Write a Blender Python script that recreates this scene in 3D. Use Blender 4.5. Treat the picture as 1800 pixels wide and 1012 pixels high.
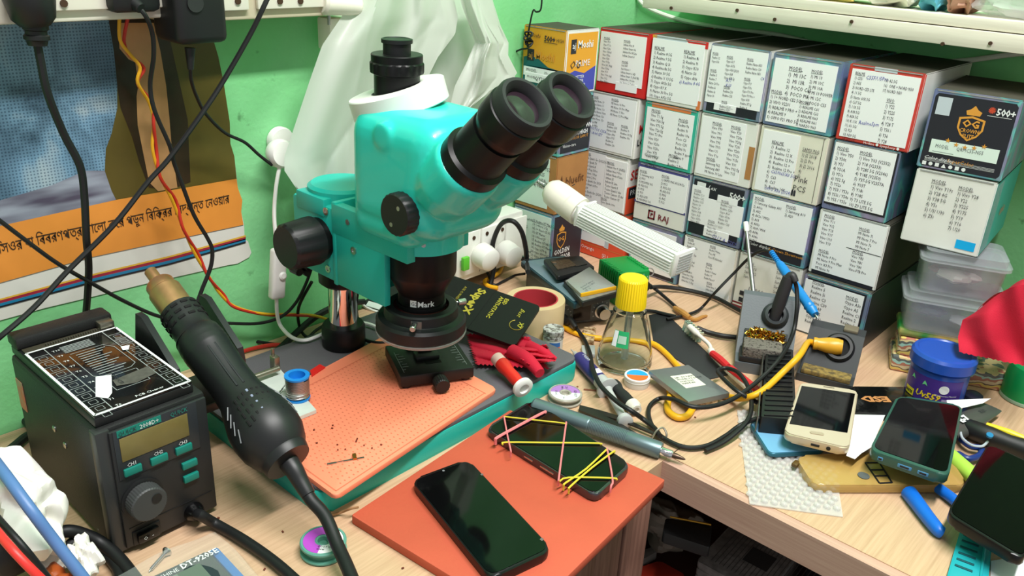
import bpy, bmesh, math, random
from mathutils import Vector, Matrix, Euler
PI = math.pi
sc = bpy.context.scene
for o in list(bpy.data.objects): bpy.data.objects.remove(o)
COL = sc.collection
rnd = random.Random(7)

# ------------------------------------------------------------------ camera
CAMH = 0.5; FPX = 1490.0
_p, _r, _y = math.radians(23.38), math.radians(-3.16), math.radians(41.07)
_right = Vector((math.cos(_y), math.sin(_y), 0)); _fh = Vector((-math.sin(_y), math.cos(_y), 0)); _up = Vector((0, 0, 1))
FWD = math.cos(_p)*_fh - math.sin(_p)*_up
_dn = -(math.sin(_p)*_fh + math.cos(_p)*_up)
RIGHT = math.cos(_r)*_right + math.sin(_r)*_dn
DOWN = -math.sin(_r)*_right + math.cos(_r)*_dn
cam = bpy.data.cameras.new('camera'); camo = bpy.data.objects.new('camera', cam); COL.objects.link(camo)
cam.sensor_width = 36; cam.lens = FPX/1800*36; cam.clip_start = 0.02; cam.clip_end = 20
camo.matrix_world = Matrix(((RIGHT.x, -DOWN.x, -FWD.x, 0), (RIGHT.y, -DOWN.y, -FWD.y, 0), (RIGHT.z, -DOWN.z, -FWD.z, CAMH), (0, 0, 0, 1)))
sc.camera = camo
CAMP = Vector((0, 0, CAMH))
# ------------------------------------------------------------------ world, lamps, exposure
w = bpy.data.worlds.new('world'); sc.world = w; w.use_nodes = True
bgn = w.node_tree.nodes['Background']; bgn.inputs[0].default_value = (0.95, 0.97, 1.0, 1); bgn.inputs[1].default_value = 0.42
def area(name, loc, rot, sx, sy, power, col):
    l = bpy.data.lights.new(name, 'AREA'); l.shape = 'RECTANGLE'; l.size = sx; l.size_y = sy; l.energy = power; l.color = col
    o = bpy.data.objects.new(name, l); COL.objects.link(o); o.location = loc; o.rotation_euler = rot; return o
area('ceiling_tube_lamp', (0.10, 0.45, 1.75), (0, math.radians(16), 0), 0.10, 1.25, 50, (1.0, 0.985, 0.96))
sc.view_settings.view_transform = 'Standard'; sc.view_settings.look = 'None'
sc.view_settings.exposure = 0.0; sc.view_settings.gamma = 1.0; sc.view_settings.use_curve_mapping = False

# ------------------------------------------------------------------ picking points of the place through the calibrated camera
def ray(px, py): return RIGHT*((px-900)/FPX) + DOWN*((py-506)/FPX) + FWD
def W(px, py, z=0.0):
    d = ray(px, py); return CAMP + d*((z-CAMH)/d.z)
def WX(px, py, X):
    d = ray(px, py); return CAMP + d*(X/d.x)
def WY(px, py, Y):
    d = ray(px, py); return CAMP + d*(Y/d.y)
def WD(px, py, dist):
    return CAMP + ray(px, py)*dist

# ------------------------------------------------------------------ materials
def lin(c):
    c = c/255.0
    return c/12.92 if c <= 0.04045 else ((c+0.055)/1.055)**2.4
def rgb(t): return (lin(t[0]), lin(t[1]), lin(t[2]), 1)
MATS = {}
def M(name, col, rough=0.5, metal=0.0, var=0.0, scale=60.0, bump=0.0, bscale=None, spec=0.5, trans=0.0, alpha=1.0, coat=0.0, emit=0.0, ior=1.45, col2=None, stretch=None, detail=4.0, sss=0.0, contrast=None):
    if name in MATS: return MATS[name]
    m = bpy.data.materials.new(name); m.use_nodes = True; nt = m.node_tree; b = nt.nodes['Principled BSDF']
    b.inputs['Base Color'].default_value = rgb(col); b.inputs['Roughness'].default_value = rough; b.inputs['Metallic'].default_value = metal
    b.inputs['Specular IOR Level'].default_value = spec; b.inputs['IOR'].default_value = ior
    b.inputs['Transmission Weight'].default_value = trans; b.inputs['Alpha'].default_value = alpha; b.inputs['Coat Weight'].default_value = coat
    if sss:
        b.inputs['Subsurface Weight'].default_value = sss; b.inputs['Subsurface Radius'].default_value = (0.01, 0.01, 0.01)
    if emit:
        b.inputs['Emission Color'].default_value = rgb(col); b.inputs['Emission Strength'].default_value = emit
    if var or bump or col2:
        tc = nt.nodes.new('ShaderNodeTexCoord'); src = tc.outputs['Object']
        if stretch:
            mp = nt.nodes.new('ShaderNodeMapping'); mp.inputs['Scale'].default_value = stretch; nt.links.new(src, mp.inputs[0]); src = mp.outputs[0]
    if var or col2:
        n = nt.nodes.new('ShaderNodeTexNoise'); n.inputs['Scale'].default_value = scale; n.inputs['Detail'].default_value = detail
        nt.links.new(src, n.inputs['Vector'])
        rp = nt.nodes.new('ShaderNodeValToRGB')
        c0 = rgb(col); c1 = rgb(col2) if col2 else tuple(x*(1-var) for x in c0[:3])+(1,)
        lo, hi = contrast or (0.35, 0.65)
        rp.color_ramp.elements[0].position = lo; rp.color_ramp.elements[1].position = hi
        rp.color_ramp.elements[0].color = c1; rp.color_ramp.elements[1].color = c0
        nt.links.new(n.outputs['Fac'], rp.inputs[0]); nt.links.new(rp.outputs[0], b.inputs['Base Color'])
    if bump:
        n2 = nt.nodes.new('ShaderNodeTexNoise'); n2.inputs['Scale'].default_value = bscale or scale; n2.inputs['Detail'].default_value = 3
        nt.links.new(src, n2.inputs['Vector'])
        bp = nt.nodes.new('ShaderNodeBump'); bp.inputs['Strength'].default_value = bump; bp.inputs['Distance'].default_value = 0.002
        nt.links.new(n2.outputs['Fac'], bp.inputs['Height']); nt.links.new(bp.outputs[0], b.inputs['Normal'])
    MATS[name] = m; return m
def glass(name, col=(240, 248, 245), rough=0.02, ior=1.45):
    if name in MATS: return MATS[name]
    m = M(name, col, rough, trans=1.0, ior=ior); return m
def film(name, col, opac, rough=0.2):
    """thin translucent plastic: part transparent, part diffuse/glossy"""
    if name in MATS: return MATS[name]
    m = bpy.data.materials.new(name); m.use_nodes = True; nt = m.node_tree; b = nt.nodes['Principled BSDF']
    b.inputs['Base Color'].default_value = rgb(col); b.inputs['Roughness'].default_value = rough; b.inputs['Alpha'].default_value = opac
    MATS[name] = m; return m

# ------------------------------------------------------------------ mesh builder
def frame(z, x=None):
    z = Vector(z).normalized()
    a = Vector(x) if x is not None else (Vector((1, 0, 0)) if abs(z.x) < 0.9 else Vector((0, 1, 0)))
    y = z.cross(a).normalized(); xx = y.cross(z).normalized()
    return xx, y, z
def mtx(loc, x, y, z):
    return Matrix(((x[0], y[0], z[0], loc[0]), (x[1], y[1], z[1], loc[1]), (x[2], y[2], z[2], loc[2]), (0, 0, 0, 1)))
def TR(loc=(0, 0, 0), rot=(0, 0, 0)): return Matrix.Translation(loc) @ Euler(rot).to_matrix().to_4x4()
class B:
    def __init__(s): s.v = []; s.f = []; s.mi = []; s.m = None; s.cur = 0
    def add(s, vs, fs, m=None, mi=None):
        o = len(s.v); mm = m if m is not None else s.m
        s.v.extend([tuple(mm @ Vector(p)) if mm is not None else tuple(p) for p in vs])
        for f in fs: s.f.append([i+o for i in f]); s.mi.append(s.cur if mi is None else mi)
        return s
    def bmadd(s, bm, m=None, mi=None):
        bm.verts.index_update(); s.add([v.co[:] for v in bm.verts], [[v.index for v in f.verts] for f in bm.faces], m, mi); bm.free(); return s
    def box(s, c, d, bev=0, seg=2, m=None, mi=None):
        x, y, z = d[0]/2, d[1]/2, d[2]/2
        if not bev:
            vs = [(c[0]+i*x, c[1]+j*y, c[2]+k*z) for k in (-1, 1) for j in (-1, 1) for i in (-1, 1)]
            return s.add(vs, [(0, 2, 3, 1), (4, 5, 7, 6), (0, 1, 5, 4), (2, 6, 7, 3), (0, 4, 6, 2), (1, 3, 7, 5)], m, mi)
        bm = bmesh.new(); bmesh.ops.create_cube(bm, size=1)
        for v in bm.verts: v.co = Vector((c[0]+v.co.x*d[0], c[1]+v.co.y*d[1], c[2]+v.co.z*d[2]))
        bmesh.ops.bevel(bm, geom=bm.edges[:], offset=bev, segments=seg, affect='EDGES', profile=0.5, clamp_overlap=True)
        return s.bmadd(bm, m, mi)
    def bx(s, x0, x1, y0, y1, z0, z1, bev=0, seg=2, m=None, mi=None):
        return s.box(((x0+x1)/2, (y0+y1)/2, (z0+z1)/2), (abs(x1-x0), abs(y1-y0), abs(z1-z0)), bev, seg, m, mi)
    def rings(s, rs, closed=True, capa=True, capb=True, m=None, mi=None):
        n = len(rs[0]); vs = [p for r in rs for p in r]; fs = []
        for k in range(len(rs)-1):
            for i in range(n if closed else n-1):
                j = (i+1) % n; fs.append((k*n+i, k*n+j, (k+1)*n+j, (k+1)*n+i))
        if capa: fs.append(tuple(reversed(range(n))))
        if capb: fs.append(tuple(range((len(rs)-1)*n, len(rs)*n)))
        return s.add(vs, fs, m, mi)
    def lathe(s, prof, n=32, m=None, mi=None, capa=True, capb=True, arc=None):
        rs = [[(r*math.cos(2*PI*i/n), r*math.sin(2*PI*i/n), z) for i in range(n)] for r, z in prof]
        loop = len(prof) > 3 and abs(prof[0][0]-prof[-1][0])+abs(prof[0][1]-prof[-1][1]) < 1e-7
        return s.rings(rs, True, capa and prof[0][0] > 1e-6 and not loop, capb and prof[-1][0] > 1e-6 and not loop, m, mi)
    def cyl(s, a, b, r, r1=None, n=24, mi=None, bev=0):
        a = Vector(a); b = Vector(b); L = (b-a).length; x, y, z = frame(b-a); r1 = r if r1 is None else r1
        pr = [(r, 0), (r1, L)] if not bev else [(r-bev, 0), (r, bev), (r1, L-bev), (r1-bev, L)]
        return s.lathe(pr, n, (s.m or Matrix()) @ mtx(a, x, y, z), mi)
    def axl(s, a, d, prof, n=32, mi=None, x=None):
        """lathe profile (r, t) along direction d from point a"""
        xx, y, z = frame(d, x); return s.lathe(prof, n, (s.m or Matrix()) @ mtx(a, xx, y, z), mi)
    def tube(s, pts, r, n=8, sub=6, mi=None, cap=True):
        P = [Vector(p) for p in pts]
        if sub > 1 and len(P) > 2: P = spline(P, sub)
        T = [(P[min(i+1, len(P)-1)]-P[max(i-1, 0)]).normalized() for i in range(len(P))]
        x, y, _ = frame(T[0]); rs = []
        for i, p in enumerate(P):
            t = T[i]; x = (x - t*x.dot(t))
            x = x.normalized() if x.length > 1e-6 else frame(t)[0]
            y = t.cross(x); rr = r(i/(len(P)-1)) if callable(r) else r
            rs.append([p + (x*math.cos(2*PI*k/n)+y*math.sin(2*PI*k/n))*rr for k in range(n)])
        return s.rings(rs, True, cap, cap, None, mi)
    def prism(s, poly, z0, z1, m=None, mi=None, bev=0, seg=2):
        n = len(poly); vs = [(p[0], p[1], z0) for p in poly]+[(p[0], p[1], z1) for p in poly]
        fs = [tuple(reversed(range(n))), tuple(range(n, 2*n))]+[(i, (i+1) % n, n+(i+1) % n, n+i) for i in range(n)]
        if not bev: return s.add(vs, fs, m, mi)
        bm = bmesh.new(); bv = [bm.verts.new(v) for v in vs]
        for f in fs: bm.faces.new([bv[i] for i in f])
        es = [e for e in bm.edges if abs(e.verts[0].co.z-e.verts[1].co.z) < 1e-9]
        bmesh.ops.bevel(bm, geom=es, offset=bev, segments=seg, affect='EDGES', profile=0.5, clamp_overlap=True)
        return s.bmadd(bm, m, mi)
    def quad(s, pts, m=None, mi=None): return s.add(pts, [tuple(range(len(pts)))], m, mi)
    def grid(s, fn, nu, nv, m=None, mi=None, thick=0.0):
        vs = [fn(i/nu, j/nv) for j in range(nv+1) for i in range(nu+1)]; k = nu+1
        fs = [(j*k+i, j*k+i+1, (j+1)*k+i+1, (j+1)*k+i) for j in range(nv) for i in range(nu)]
        return s.add(vs, fs, m, mi)
    def text(s, body, size, m, mi=None, align='LEFT', line=1.0, shear=0.0, wscale=1.0, bold=0.0):
        cu = bpy.data.curves.new('t', 'FONT'); cu.body = body; cu.size = size; cu.align_x = align; cu.space_line = line; cu.shear = shear
        cu.resolution_u = 1; cu.fill_mode = 'FRONT'; cu.offset = bold
        o = bpy.data.objects.new('t', cu); me = bpy.data.meshes.new_from_object(o)
        s.add([(v.co.x*wscale, v.co.y, v.co.z) for v in me.vertices], [list(p.vertices) for p in me.polygons], m, mi)
        bpy.data.objects.remove(o); bpy.data.curves.remove(cu); bpy.data.meshes.remove(me); return s
def spline(P, sub):
    out = []
    for i in range(len(P)-1):
        a = P[max(i-1, 0)]; b = P[i]; c = P[i+1]; d = P[min(i+2, len(P)-1)]
        for k in range(sub):
            t = k/sub
            out.append(0.5*((2*b)+(c-a)*t+(2*a-5*b+4*c-d)*t*t+(3*b-a-3*c+d)*t**3))
    out.append(P[-1]); return out
def rrect(w, h, r, n=5, cx=0, cy=0):
    out = []
    for (sx, sy, a0) in ((1, 1, 0), (-1, 1, 90), (-1, -1, 180), (1, -1, 270)):
        for k in range(n+1):
            a = math.radians(a0+90*k/n); out.append((cx+sx*(w/2-r)+r*math.cos(a), cy+sy*(h/2-r)+r*math.sin(a)))
    return out
def mesh_of(name, b, mats, smooth=35):
    me = bpy.data.meshes.new(name); me.from_pydata(b.v, [], b.f); me.validate()
    for mm in (mats if isinstance(mats, (list, tuple)) else [mats]): me.materials.append(mm)
    if len(b.mi) == len(me.polygons): me.polygons.foreach_set('material_index', b.mi)
    bm = bmesh.new(); bm.from_mesh(me); bmesh.ops.recalc_face_normals(bm, faces=bm.faces); bm.to_mesh(me); bm.free()
    if smooth:
        me.polygons.foreach_set('use_smooth', [True]*len(me.polygons)); me.set_sharp_from_angle(angle=math.radians(smooth))
    me.update(); return me
def part(name, b, mats, parent=None, smooth=35, world=True, label=None):
    """one mesh object; world=True means the builder's coordinates are the room's"""
    o = bpy.data.objects.new(name, mesh_of(name, b, mats, smooth)); COL.objects.link(o)
    if parent is not None:
        o.parent = parent
        if world: o.matrix_parent_inverse = PW[parent.name].inverted(); PW[o.name] = Matrix()
        else: PW[o.name] = PW[parent.name]
    else: PW[o.name] = Matrix()
    if label: o['label'] = label
    return o
PW = {}
def tag(o, label, cat, group=None):
    o['label'] = label; o['category'] = cat
    if group: o['group'] = group
    return o
def thing(name, label, cat, loc=(0, 0, 0), rot=(0, 0, 0), group=None, m=None):
    o = bpy.data.objects.new(name, None); COL.objects.link(o); o.empty_display_size = 0.02
    if m is None: m = TR(loc, rot)
    o.matrix_basis = m; PW[o.name] = m.copy(); return tag(o, label, cat, group)
def one(name, b, mats, label, cat, group=None, smooth=35):
    """a top-level thing of a single mesh, origin moved to its base centre"""
    xs = [v[0] for v in b.v]; ys = [v[1] for v in b.v]; zs = [v[2] for v in b.v]
    c = Vector(((min(xs)+max(xs))/2, (min(ys)+max(ys))/2, min(zs)))
    b.v = [(v[0]-c.x, v[1]-c.y, v[2]-c.z) for v in b.v]
    o = part(name, b, mats, None, smooth); o.location = c; PW[o.name] = Matrix.Translation(c); return tag(o, label, cat, group)
def struct(name, b, mats, parent=None, smooth=35):
    o = part(name, b, mats, parent, smooth)
    if parent is None: o['kind'] = 'structure'
    return o
def yaw_of(p, q): d = Vector(q)-Vector(p); return math.atan2(d.y, d.x)

# common materials
WHITE = M('white_plastic', (232, 232, 226), 0.4)
BLACK = M('black_plastic', (24, 25, 26), 0.45)
RUBBER = M('black_cable_rubber', (20, 21, 22), 0.5)
STEEL = M('steel', (190, 190, 188), 0.28, 1.0)
CHROME = M('chrome', (235, 235, 235), 0.06, 1.0)
PAPER = M('white_paper', (236, 237, 238), 0.7)
INK = M('black_ink', (40, 42, 48), 0.7)

# ------------------------------------------------------------------ the room
XW, YW = -0.85, 1.257
def wallmat():
    m = M('green_wall_paint', (112, 206, 126), 0.6, bump=0.25, bscale=160, spec=0.3)
    nt = m.node_tree; b = nt.nodes['Principled BSDF']; tc = nt.nodes.new('ShaderNodeTexCoord')
    n = nt.nodes.new('ShaderNodeTexNoise'); n.inputs['Scale'].default_value = 9; n.inputs['Detail'].default_value = 8
    n3 = nt.nodes.new('ShaderNodeTexNoise'); n3.inputs['Scale'].default_value = 45; n3.inputs['Detail'].default_value = 5
    nt.links.new(tc.outputs['Object'], n.inputs['Vector']); nt.links.new(tc.outputs['Object'], n3.inputs['Vector'])
    r = nt.nodes.new('ShaderNodeValToRGB'); r.color_ramp.elements[0].position = 0.3; r.color_ramp.elements[1].position = 0.62
    r.color_ramp.elements[0].color = rgb((118, 196, 128)); r.color_ramp.elements[1].color = rgb((134, 208, 146))
    r2 = nt.nodes.new('ShaderNodeValToRGB'); r2.color_ramp.elements[0].position = 0.22; r2.color_ramp.elements[1].position = 0.3
    r2.color_ramp.elements[0].color = (0.25, 0.25, 0.2, 1); r2.color_ramp.elements[1].color = (1, 1, 1, 1)
    mx = nt.nodes.new('ShaderNodeMix'); mx.data_type = 'RGBA'; mx.blend_type = 'MULTIPLY'; mx.inputs[0].default_value = 0.6
    nt.links.new(n.outputs['Fac'], r.inputs[0]); nt.links.new(n3.outputs['Fac'], r2.inputs[0])
    nt.links.new(r.outputs[0], mx.inputs[6]); nt.links.new(r2.outputs[0], mx.inputs[7]); nt.links.new(mx.outputs[2], b.inputs['Base Color'])
    return m
GW = wallmat()
struct('wall_left', B().bx(XW-0.1, XW, -1.2, YW+0.1, -0.75, 2.2), GW)
struct('wall_back', B().bx(XW, 1.2, YW, YW+0.1, -0.75, 2.2), GW)
struct('floor', B().bx(XW, 1.2, -1.2, YW, -0.8, -0.75), M('cement_floor', (120, 112, 104), 0.8, var=0.2, scale=6))

def woodmat(name, c0, c1, c2, stretch, rough=0.45):
    m = M(name, c0, rough); nt = m.node_tree; b = nt.nodes['Principled BSDF']; tc = nt.nodes.new('ShaderNodeTexCoord')
    mp = nt.nodes.new('ShaderNodeMapping'); mp.inputs['Scale'].default_value = stretch; nt.links.new(tc.outputs['Object'], mp.inputs[0])
    n = nt.nodes.new('ShaderNodeTexNoise'); n.inputs['Scale'].default_value = 1.0; n.inputs['Detail'].default_value = 6; n.inputs['Roughness'].default_value = 0.65
    nt.links.new(mp.outputs[0], n.inputs['Vector'])
    r = nt.nodes.new('ShaderNodeValToRGB'); e = r.color_ramp.elements
    e[0].position = 0.3; e[0].color = rgb(c1); e[1].position = 0.62; e[1].color = rgb(c0)
    nt.links.new(n.outputs['Fac'], r.inputs[0])
    n2 = nt.nodes.new('ShaderNodeTexNoise'); n2.inputs['Scale'].default_value = 7; n2.inputs['Detail'].default_value = 7
    nt.links.new(tc.outputs['Object'], n2.inputs['Vector'])
    r2 = nt.nodes.new('ShaderNodeValToRGB'); r2.color_ramp.elements[0].position = 0.62; r2.color_ramp.elements[1].position = 0.74
    r2.color_ramp.elements[0].color = (0, 0, 0, 1); r2.color_ramp.elements[1].color = (0.55, 0.55, 0.55, 1)
    nt.links.new(n2.outputs['Fac'], r2.inputs[0])
    mx = nt.nodes.new('ShaderNodeMix'); mx.data_type = 'RGBA'; nt.links.new(r2.outputs[0], mx.inputs[0])
    nt.links.new(r.outputs[0], mx.inputs[6]); mx.inputs[7].default_value = rgb(c2); nt.links.new(mx.outputs[2], b.inputs['Base Color'])
    return m
LAM = woodmat('beige_laminate', (207, 173, 140), (186, 151, 119), (148, 112, 82), (330, 9, 9))
EDGE = woodmat('pinkish_edge_wood', (202, 165, 146), (184, 144, 126), (120, 84, 66), (9, 300, 300), 0.6)
DARKW = woodmat('dark_plank_wood', (150, 110, 92), (116, 82, 68), (80, 56, 46), (200, 200, 7), 0.7)
XE, YE = -0.357, 0.672
t = thing('workbench', 'beige laminate corner workbench carrying the tools and the box wall', 'workbench', (-0.6, 0.6, -0.75))
part('tabletop', B().bx(XW+0.001, XE, -0.9, YW-0.001, -0.03, 0).bx(XE, 0.75, YE, YW-0.001, -0.03, 0), LAM, t)
part('front_fascia', B().bx(XE, 0.75, YE-0.012, YE, -0.036, -0.0008), EDGE, t)
part('seam_strip', B().bx(XE-0.0006, XE+0.0006, YE, YE+0.03, 0, 0.0003), M('seam_dark', (80, 60, 45), 0.8), t)
for k, y0 in enumerate((0.42, 0.468, 0.516, 0.564, 0.612)):
    part('side_plank', B().bx(XE-0.016, XE-0.004-0.002*(k % 2), y0, y0+0.046, -0.74, -0.031, 0.002), DARKW, t)
part('side_panel', B().bx(XE-0.018, XE-0.006, -0.9, 0.419, -0.74, -0.031), DARKW, t)
part('lower_shelf', B().bx(XW+0.01, 0.75, 0.58, YW-0.002, -0.24, -0.22), M('shelf_board', (84, 50, 40), 0.8), t)
part('back_board', B().bx(XW+0.01, 0.75, YW-0.06, YW-0.045, -0.219, -0.031), M('back_board', (34, 32, 30), 0.9), t)
# ------------------------------------------------------------------ the wall of boxes
def holo(name):
    """foil print whose colour shifts along the box"""
    if name in MATS: return MATS[name]
    m = M(name, (150, 190, 215), 0.28, 0.35); nt = m.node_tree; b = nt.nodes['Principled BSDF']
    tc = nt.nodes.new('ShaderNodeTexCoord'); n = nt.nodes.new('ShaderNodeTexNoise'); n.inputs['Scale'].default_value = 22; n.inputs['Detail'].default_value = 1
    nt.links.new(tc.outputs['Object'], n.inputs['Vector']); r = nt.nodes.new('ShaderNodeValToRGB'); e = r.color_ramp.elements
    e[0].position = 0.3; e[0].color = rgb((120, 132, 176)); e[1].position = 0.72; e[1].color = rgb((140, 148, 160))
    for p, c in ((0.42, (132, 144, 168)), (0.5, (110, 170, 190)), (0.535, (120, 205, 195)), (0.57, (140, 150, 172)), (0.64, (160, 152, 190))):
        q = e.new(p); q.color = rgb(c)
    nt.links.new(n.outputs['Fac'], r.inputs[0]); nt.links.new(r.outputs[0], b.inputs['Base Color']); return m
HOLO = holo('holographic_foil')
CARD = {'red': M('red_card', (206, 40, 38), 0.5), 'white': M('white_card', (228, 228, 222), 0.55, var=0.06, scale=25), 'teal': M('teal_card', (52, 172, 148), 0.5),
        'navy': M('navy_card', (70, 70, 130), 0.5), 'black': M('black_card', (34, 36, 44), 0.4), 'cream': M('cream_card', (226, 222, 206), 0.6, var=0.07, scale=30),
        'orange': M('orange_card', (224, 84, 52), 0.5), 'yellow': M('amber_card', (222, 158, 42), 0.5), 'kraft': M('kraft_card', (176, 124, 70), 0.7, var=0.1, scale=40),
        'dgreen': M('dark_teal_card', (28, 96, 100), 0.5), 'brick': M('brick_red_card', (196, 62, 52), 0.5), 'grey': M('grey_card', (150, 152, 150), 0.6),
        'blue': M('violet_blue_card', (64, 74, 168), 0.5), 'cyan': M('cyan_card', (0, 170, 232), 0.5), 'sky': M('pale_teal_card', (70, 180, 170), 0.45),
        'gold': M('gold_print', (214, 150, 60), 0.4), 'tan': M('orange_tan_card', (214, 120, 66), 0.5), 'lgrey': M('light_grey_card', (188, 198, 206), 0.5), 'dark': M('dark_olive_card', (66, 63, 52), 0.8, var=0.2, scale=14)}  # 'dark' is a mottled dark olive, the default for every carton top
INKB = M('blue_pen_ink', (88, 92, 170), 0.7); INKG = M('grey_print', (110, 116, 116), 0.7); WINK = M('white_print', (225, 228, 228), 0.6); RINK = M('dark_red_print', (120, 40, 50), 0.6)
class Face:
    """a flat rectangle to print on: origin top left, u to the right, v down, n out"""
    def __init__(s, o, u, n, w, h, up=(0, 0, 1)):
        s.o = Vector(o); s.u = Vector(u).normalized(); s.n = Vector(n).normalized(); s.up = Vector(up); s.w = w; s.h = h
    def at(s, u, v, lift): return s.o + s.u*(u*s.w) - s.up*(v*s.h) + s.n*lift
    def rect(s, b, u0, v0, u1, v1, lift=0.0004, mi=0):
        b.quad([s.at(u0, v1, lift), s.at(u1, v1, lift), s.at(u1, v0, lift), s.at(u0, v0, lift)], mi=mi)
    def poly(s, b, pts, lift=0.0005, mi=0): b.quad([s.at(u, v, lift) for u, v in pts], mi=mi)
    def slab(s, b, u0, v0, u1, v1, lift=0.0008, mi=0):
        p = [s.at(u0, v1, 0), s.at(u1, v1, 0), s.at(u1, v0, 0), s.at(u0, v0, 0)]; q = [x+s.n*lift for x in p]
        b.add(p+q, [(4, 5, 6, 7), (0, 1, 5, 4), (1, 2, 6, 5), (2, 3, 7, 6), (3, 0, 4, 7)], mi=mi)
    tl = 0.001; ns = 0
    def txt(s, b, u, v, size, body, lift=None, mi=0, under=False, line=1.0, tilt=0, align='LEFT', shear=0, wscale=1.0, bold=0.0):
        lift = s.tl if lift is None else lift
        p = s.at(u, v, lift) - s.up*(size*0.72); x, y = s.u, s.up
        if tilt:
            a = math.radians(tilt); x, y = s.u*math.cos(a)+s.up*math.sin(a), s.up*math.cos(a)-s.u*math.sin(a)
        m = mtx(p, x, y, s.n); b.text(body, size, m, mi, align, line, shear, wscale, bold)
        if under:
            w = 0.62*size*len(body.split('\n')[0])*wscale; o = 0 if align == 'LEFT' else -w/2
            b.add([(o, -0.16*size, 0), (o+w, -0.16*size, 0), (o+w, -0.09*size, 0), (o, -0.09*size, 0)], [(0, 1, 2, 3)], m, mi)
    def lst(s, b, u, v, pitch, body, mi=0, wscale=0.78, title=True):
        """a printed list: underlined heading, then lines; u, v, pitch are fractions of the face"""
        lines = body.split('\n'); p = pitch*s.h; size = p*0.88
        if title: s.txt(b, u, v, size, lines[0], mi=mi, under=True, wscale=wscale); lines = lines[1:]; v += pitch
        if lines: s.txt(b, u, v, size, '\n'.join(lines), mi=mi, line=1/0.88, wscale=wscale)
GRP = 'phone part boxes stacked against the wall'
def carton(label, x0, x1, z0, z1, Y, depth, front, side='white', top='dark', yaw=0.0, prints=None, name='phone_part_box', group=GRP):
    """a thin-walled carton with lid lip; prints(Face front, Face right, root) adds labels and lettering"""
    g = 0.0006; x0 += g; x1 -= g; z0 += 0.0002; z1 -= g; cx = (x0+x1)/2; wd = x1-x0; h = z1-z0
    m = Matrix.Translation((cx, Y, z0)) @ Matrix.Rotation(yaw, 4, 'Z')
    t = thing(name, label, 'box', m=m, group=group)
    mats = [front if not isinstance(front, str) else CARD[front], side if not isinstance(side, str) else CARD[side], CARD[top]]
    b = B(); e = 0.0012
    bm = bmesh.new(); bmesh.ops.create_cube(bm, size=1)
    for v in bm.verts: v.co = Vector((v.co.x*wd, (v.co.y+0.5)*depth, (v.co.z+0.5)*h))
    bmesh.ops.bevel(bm, geom=bm.edges[:], offset=e, segments=2, affect='EDGES'); b.bmadd(bm, m)
    for i, f in enumerate(b.f):
        n = (Vector(b.v[f[1]])-Vector(b.v[f[0]])).cross(Vector(b.v[f[2]])-Vector(b.v[f[1]])).normalized(); n = m.to_3x3().inverted() @ n
        b.mi[i] = 0 if abs(n.y) > 0.8 else (2 if abs(n.z) > 0.8 else 1)
    part('carton', b, mats, t)
    # tuck flap line along the top front edge
    b = B(); b.m = m; b.bx(-wd/2+0.004, wd/2-0.004, -0.0007, 0.0004, h-0.0022, h-0.0012); part('lid_edge', b, CARD['grey'], t)
    R3 = m.to_3x3(); u = R3 @ Vector((1, 0, 0)); n = R3 @ Vector((0, -1, 0)); ud = R3 @ Vector((0, 1, 0))
    F = Face(m @ Vector((-wd/2, 0, h)), u, n, wd, h); S = Face(m @ Vector((wd/2, 0, h)), ud, u, depth, h)
    if prints: prints(F, S, t)
    return t
def sticker(F, t, u0, v0, u1, v1, lists, mi_extra=None, name='list_label', col=None, hand=None):
    """white paper sticker and its printed lists"""
    lf = 0.0007+0.0004*F.ns; F.ns += 1; F.tl = lf+0.0004
    b = B(); F.slab(b, u0, v0, u1, v1, lf); lab = part(name, b, col or PAPER, t)
    ws = 0.60 if len(lists) > 4 else (0.66 if max([len(q[3]) for q in lists]+[0]) > 150 and len(lists) > 2 else 0.80)
    for (u, v, p, body) in lists:
        b = B(); F.lst(b, u, v, p, body, wscale=ws); part('printed_list', b, INK, lab, 0)
    if hand:
        for (u, v, sz, body, tl) in hand:
            b = B(); F.txt(b, u, v, sz*F.h, body, tilt=tl, shear=0.2, wscale=0.8); part('handwriting', b, INKB, lab, 0)
    return lab
def prn(t, parent_name='print'): pass
C1, C2, C3, C4, C5 = (-0.786, -0.694), (-0.692, -0.600), (-0.597, -0.5075), (-0.505, -0.4095), (-0.404, -0.312)
R1, R2, R3, R4 = (0.2675, 0.362), (0.1755, 0.2675), (0.0855, 0.1755), (0.0, 0.0855)
YF, DP = 1.07, 0.18

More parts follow.
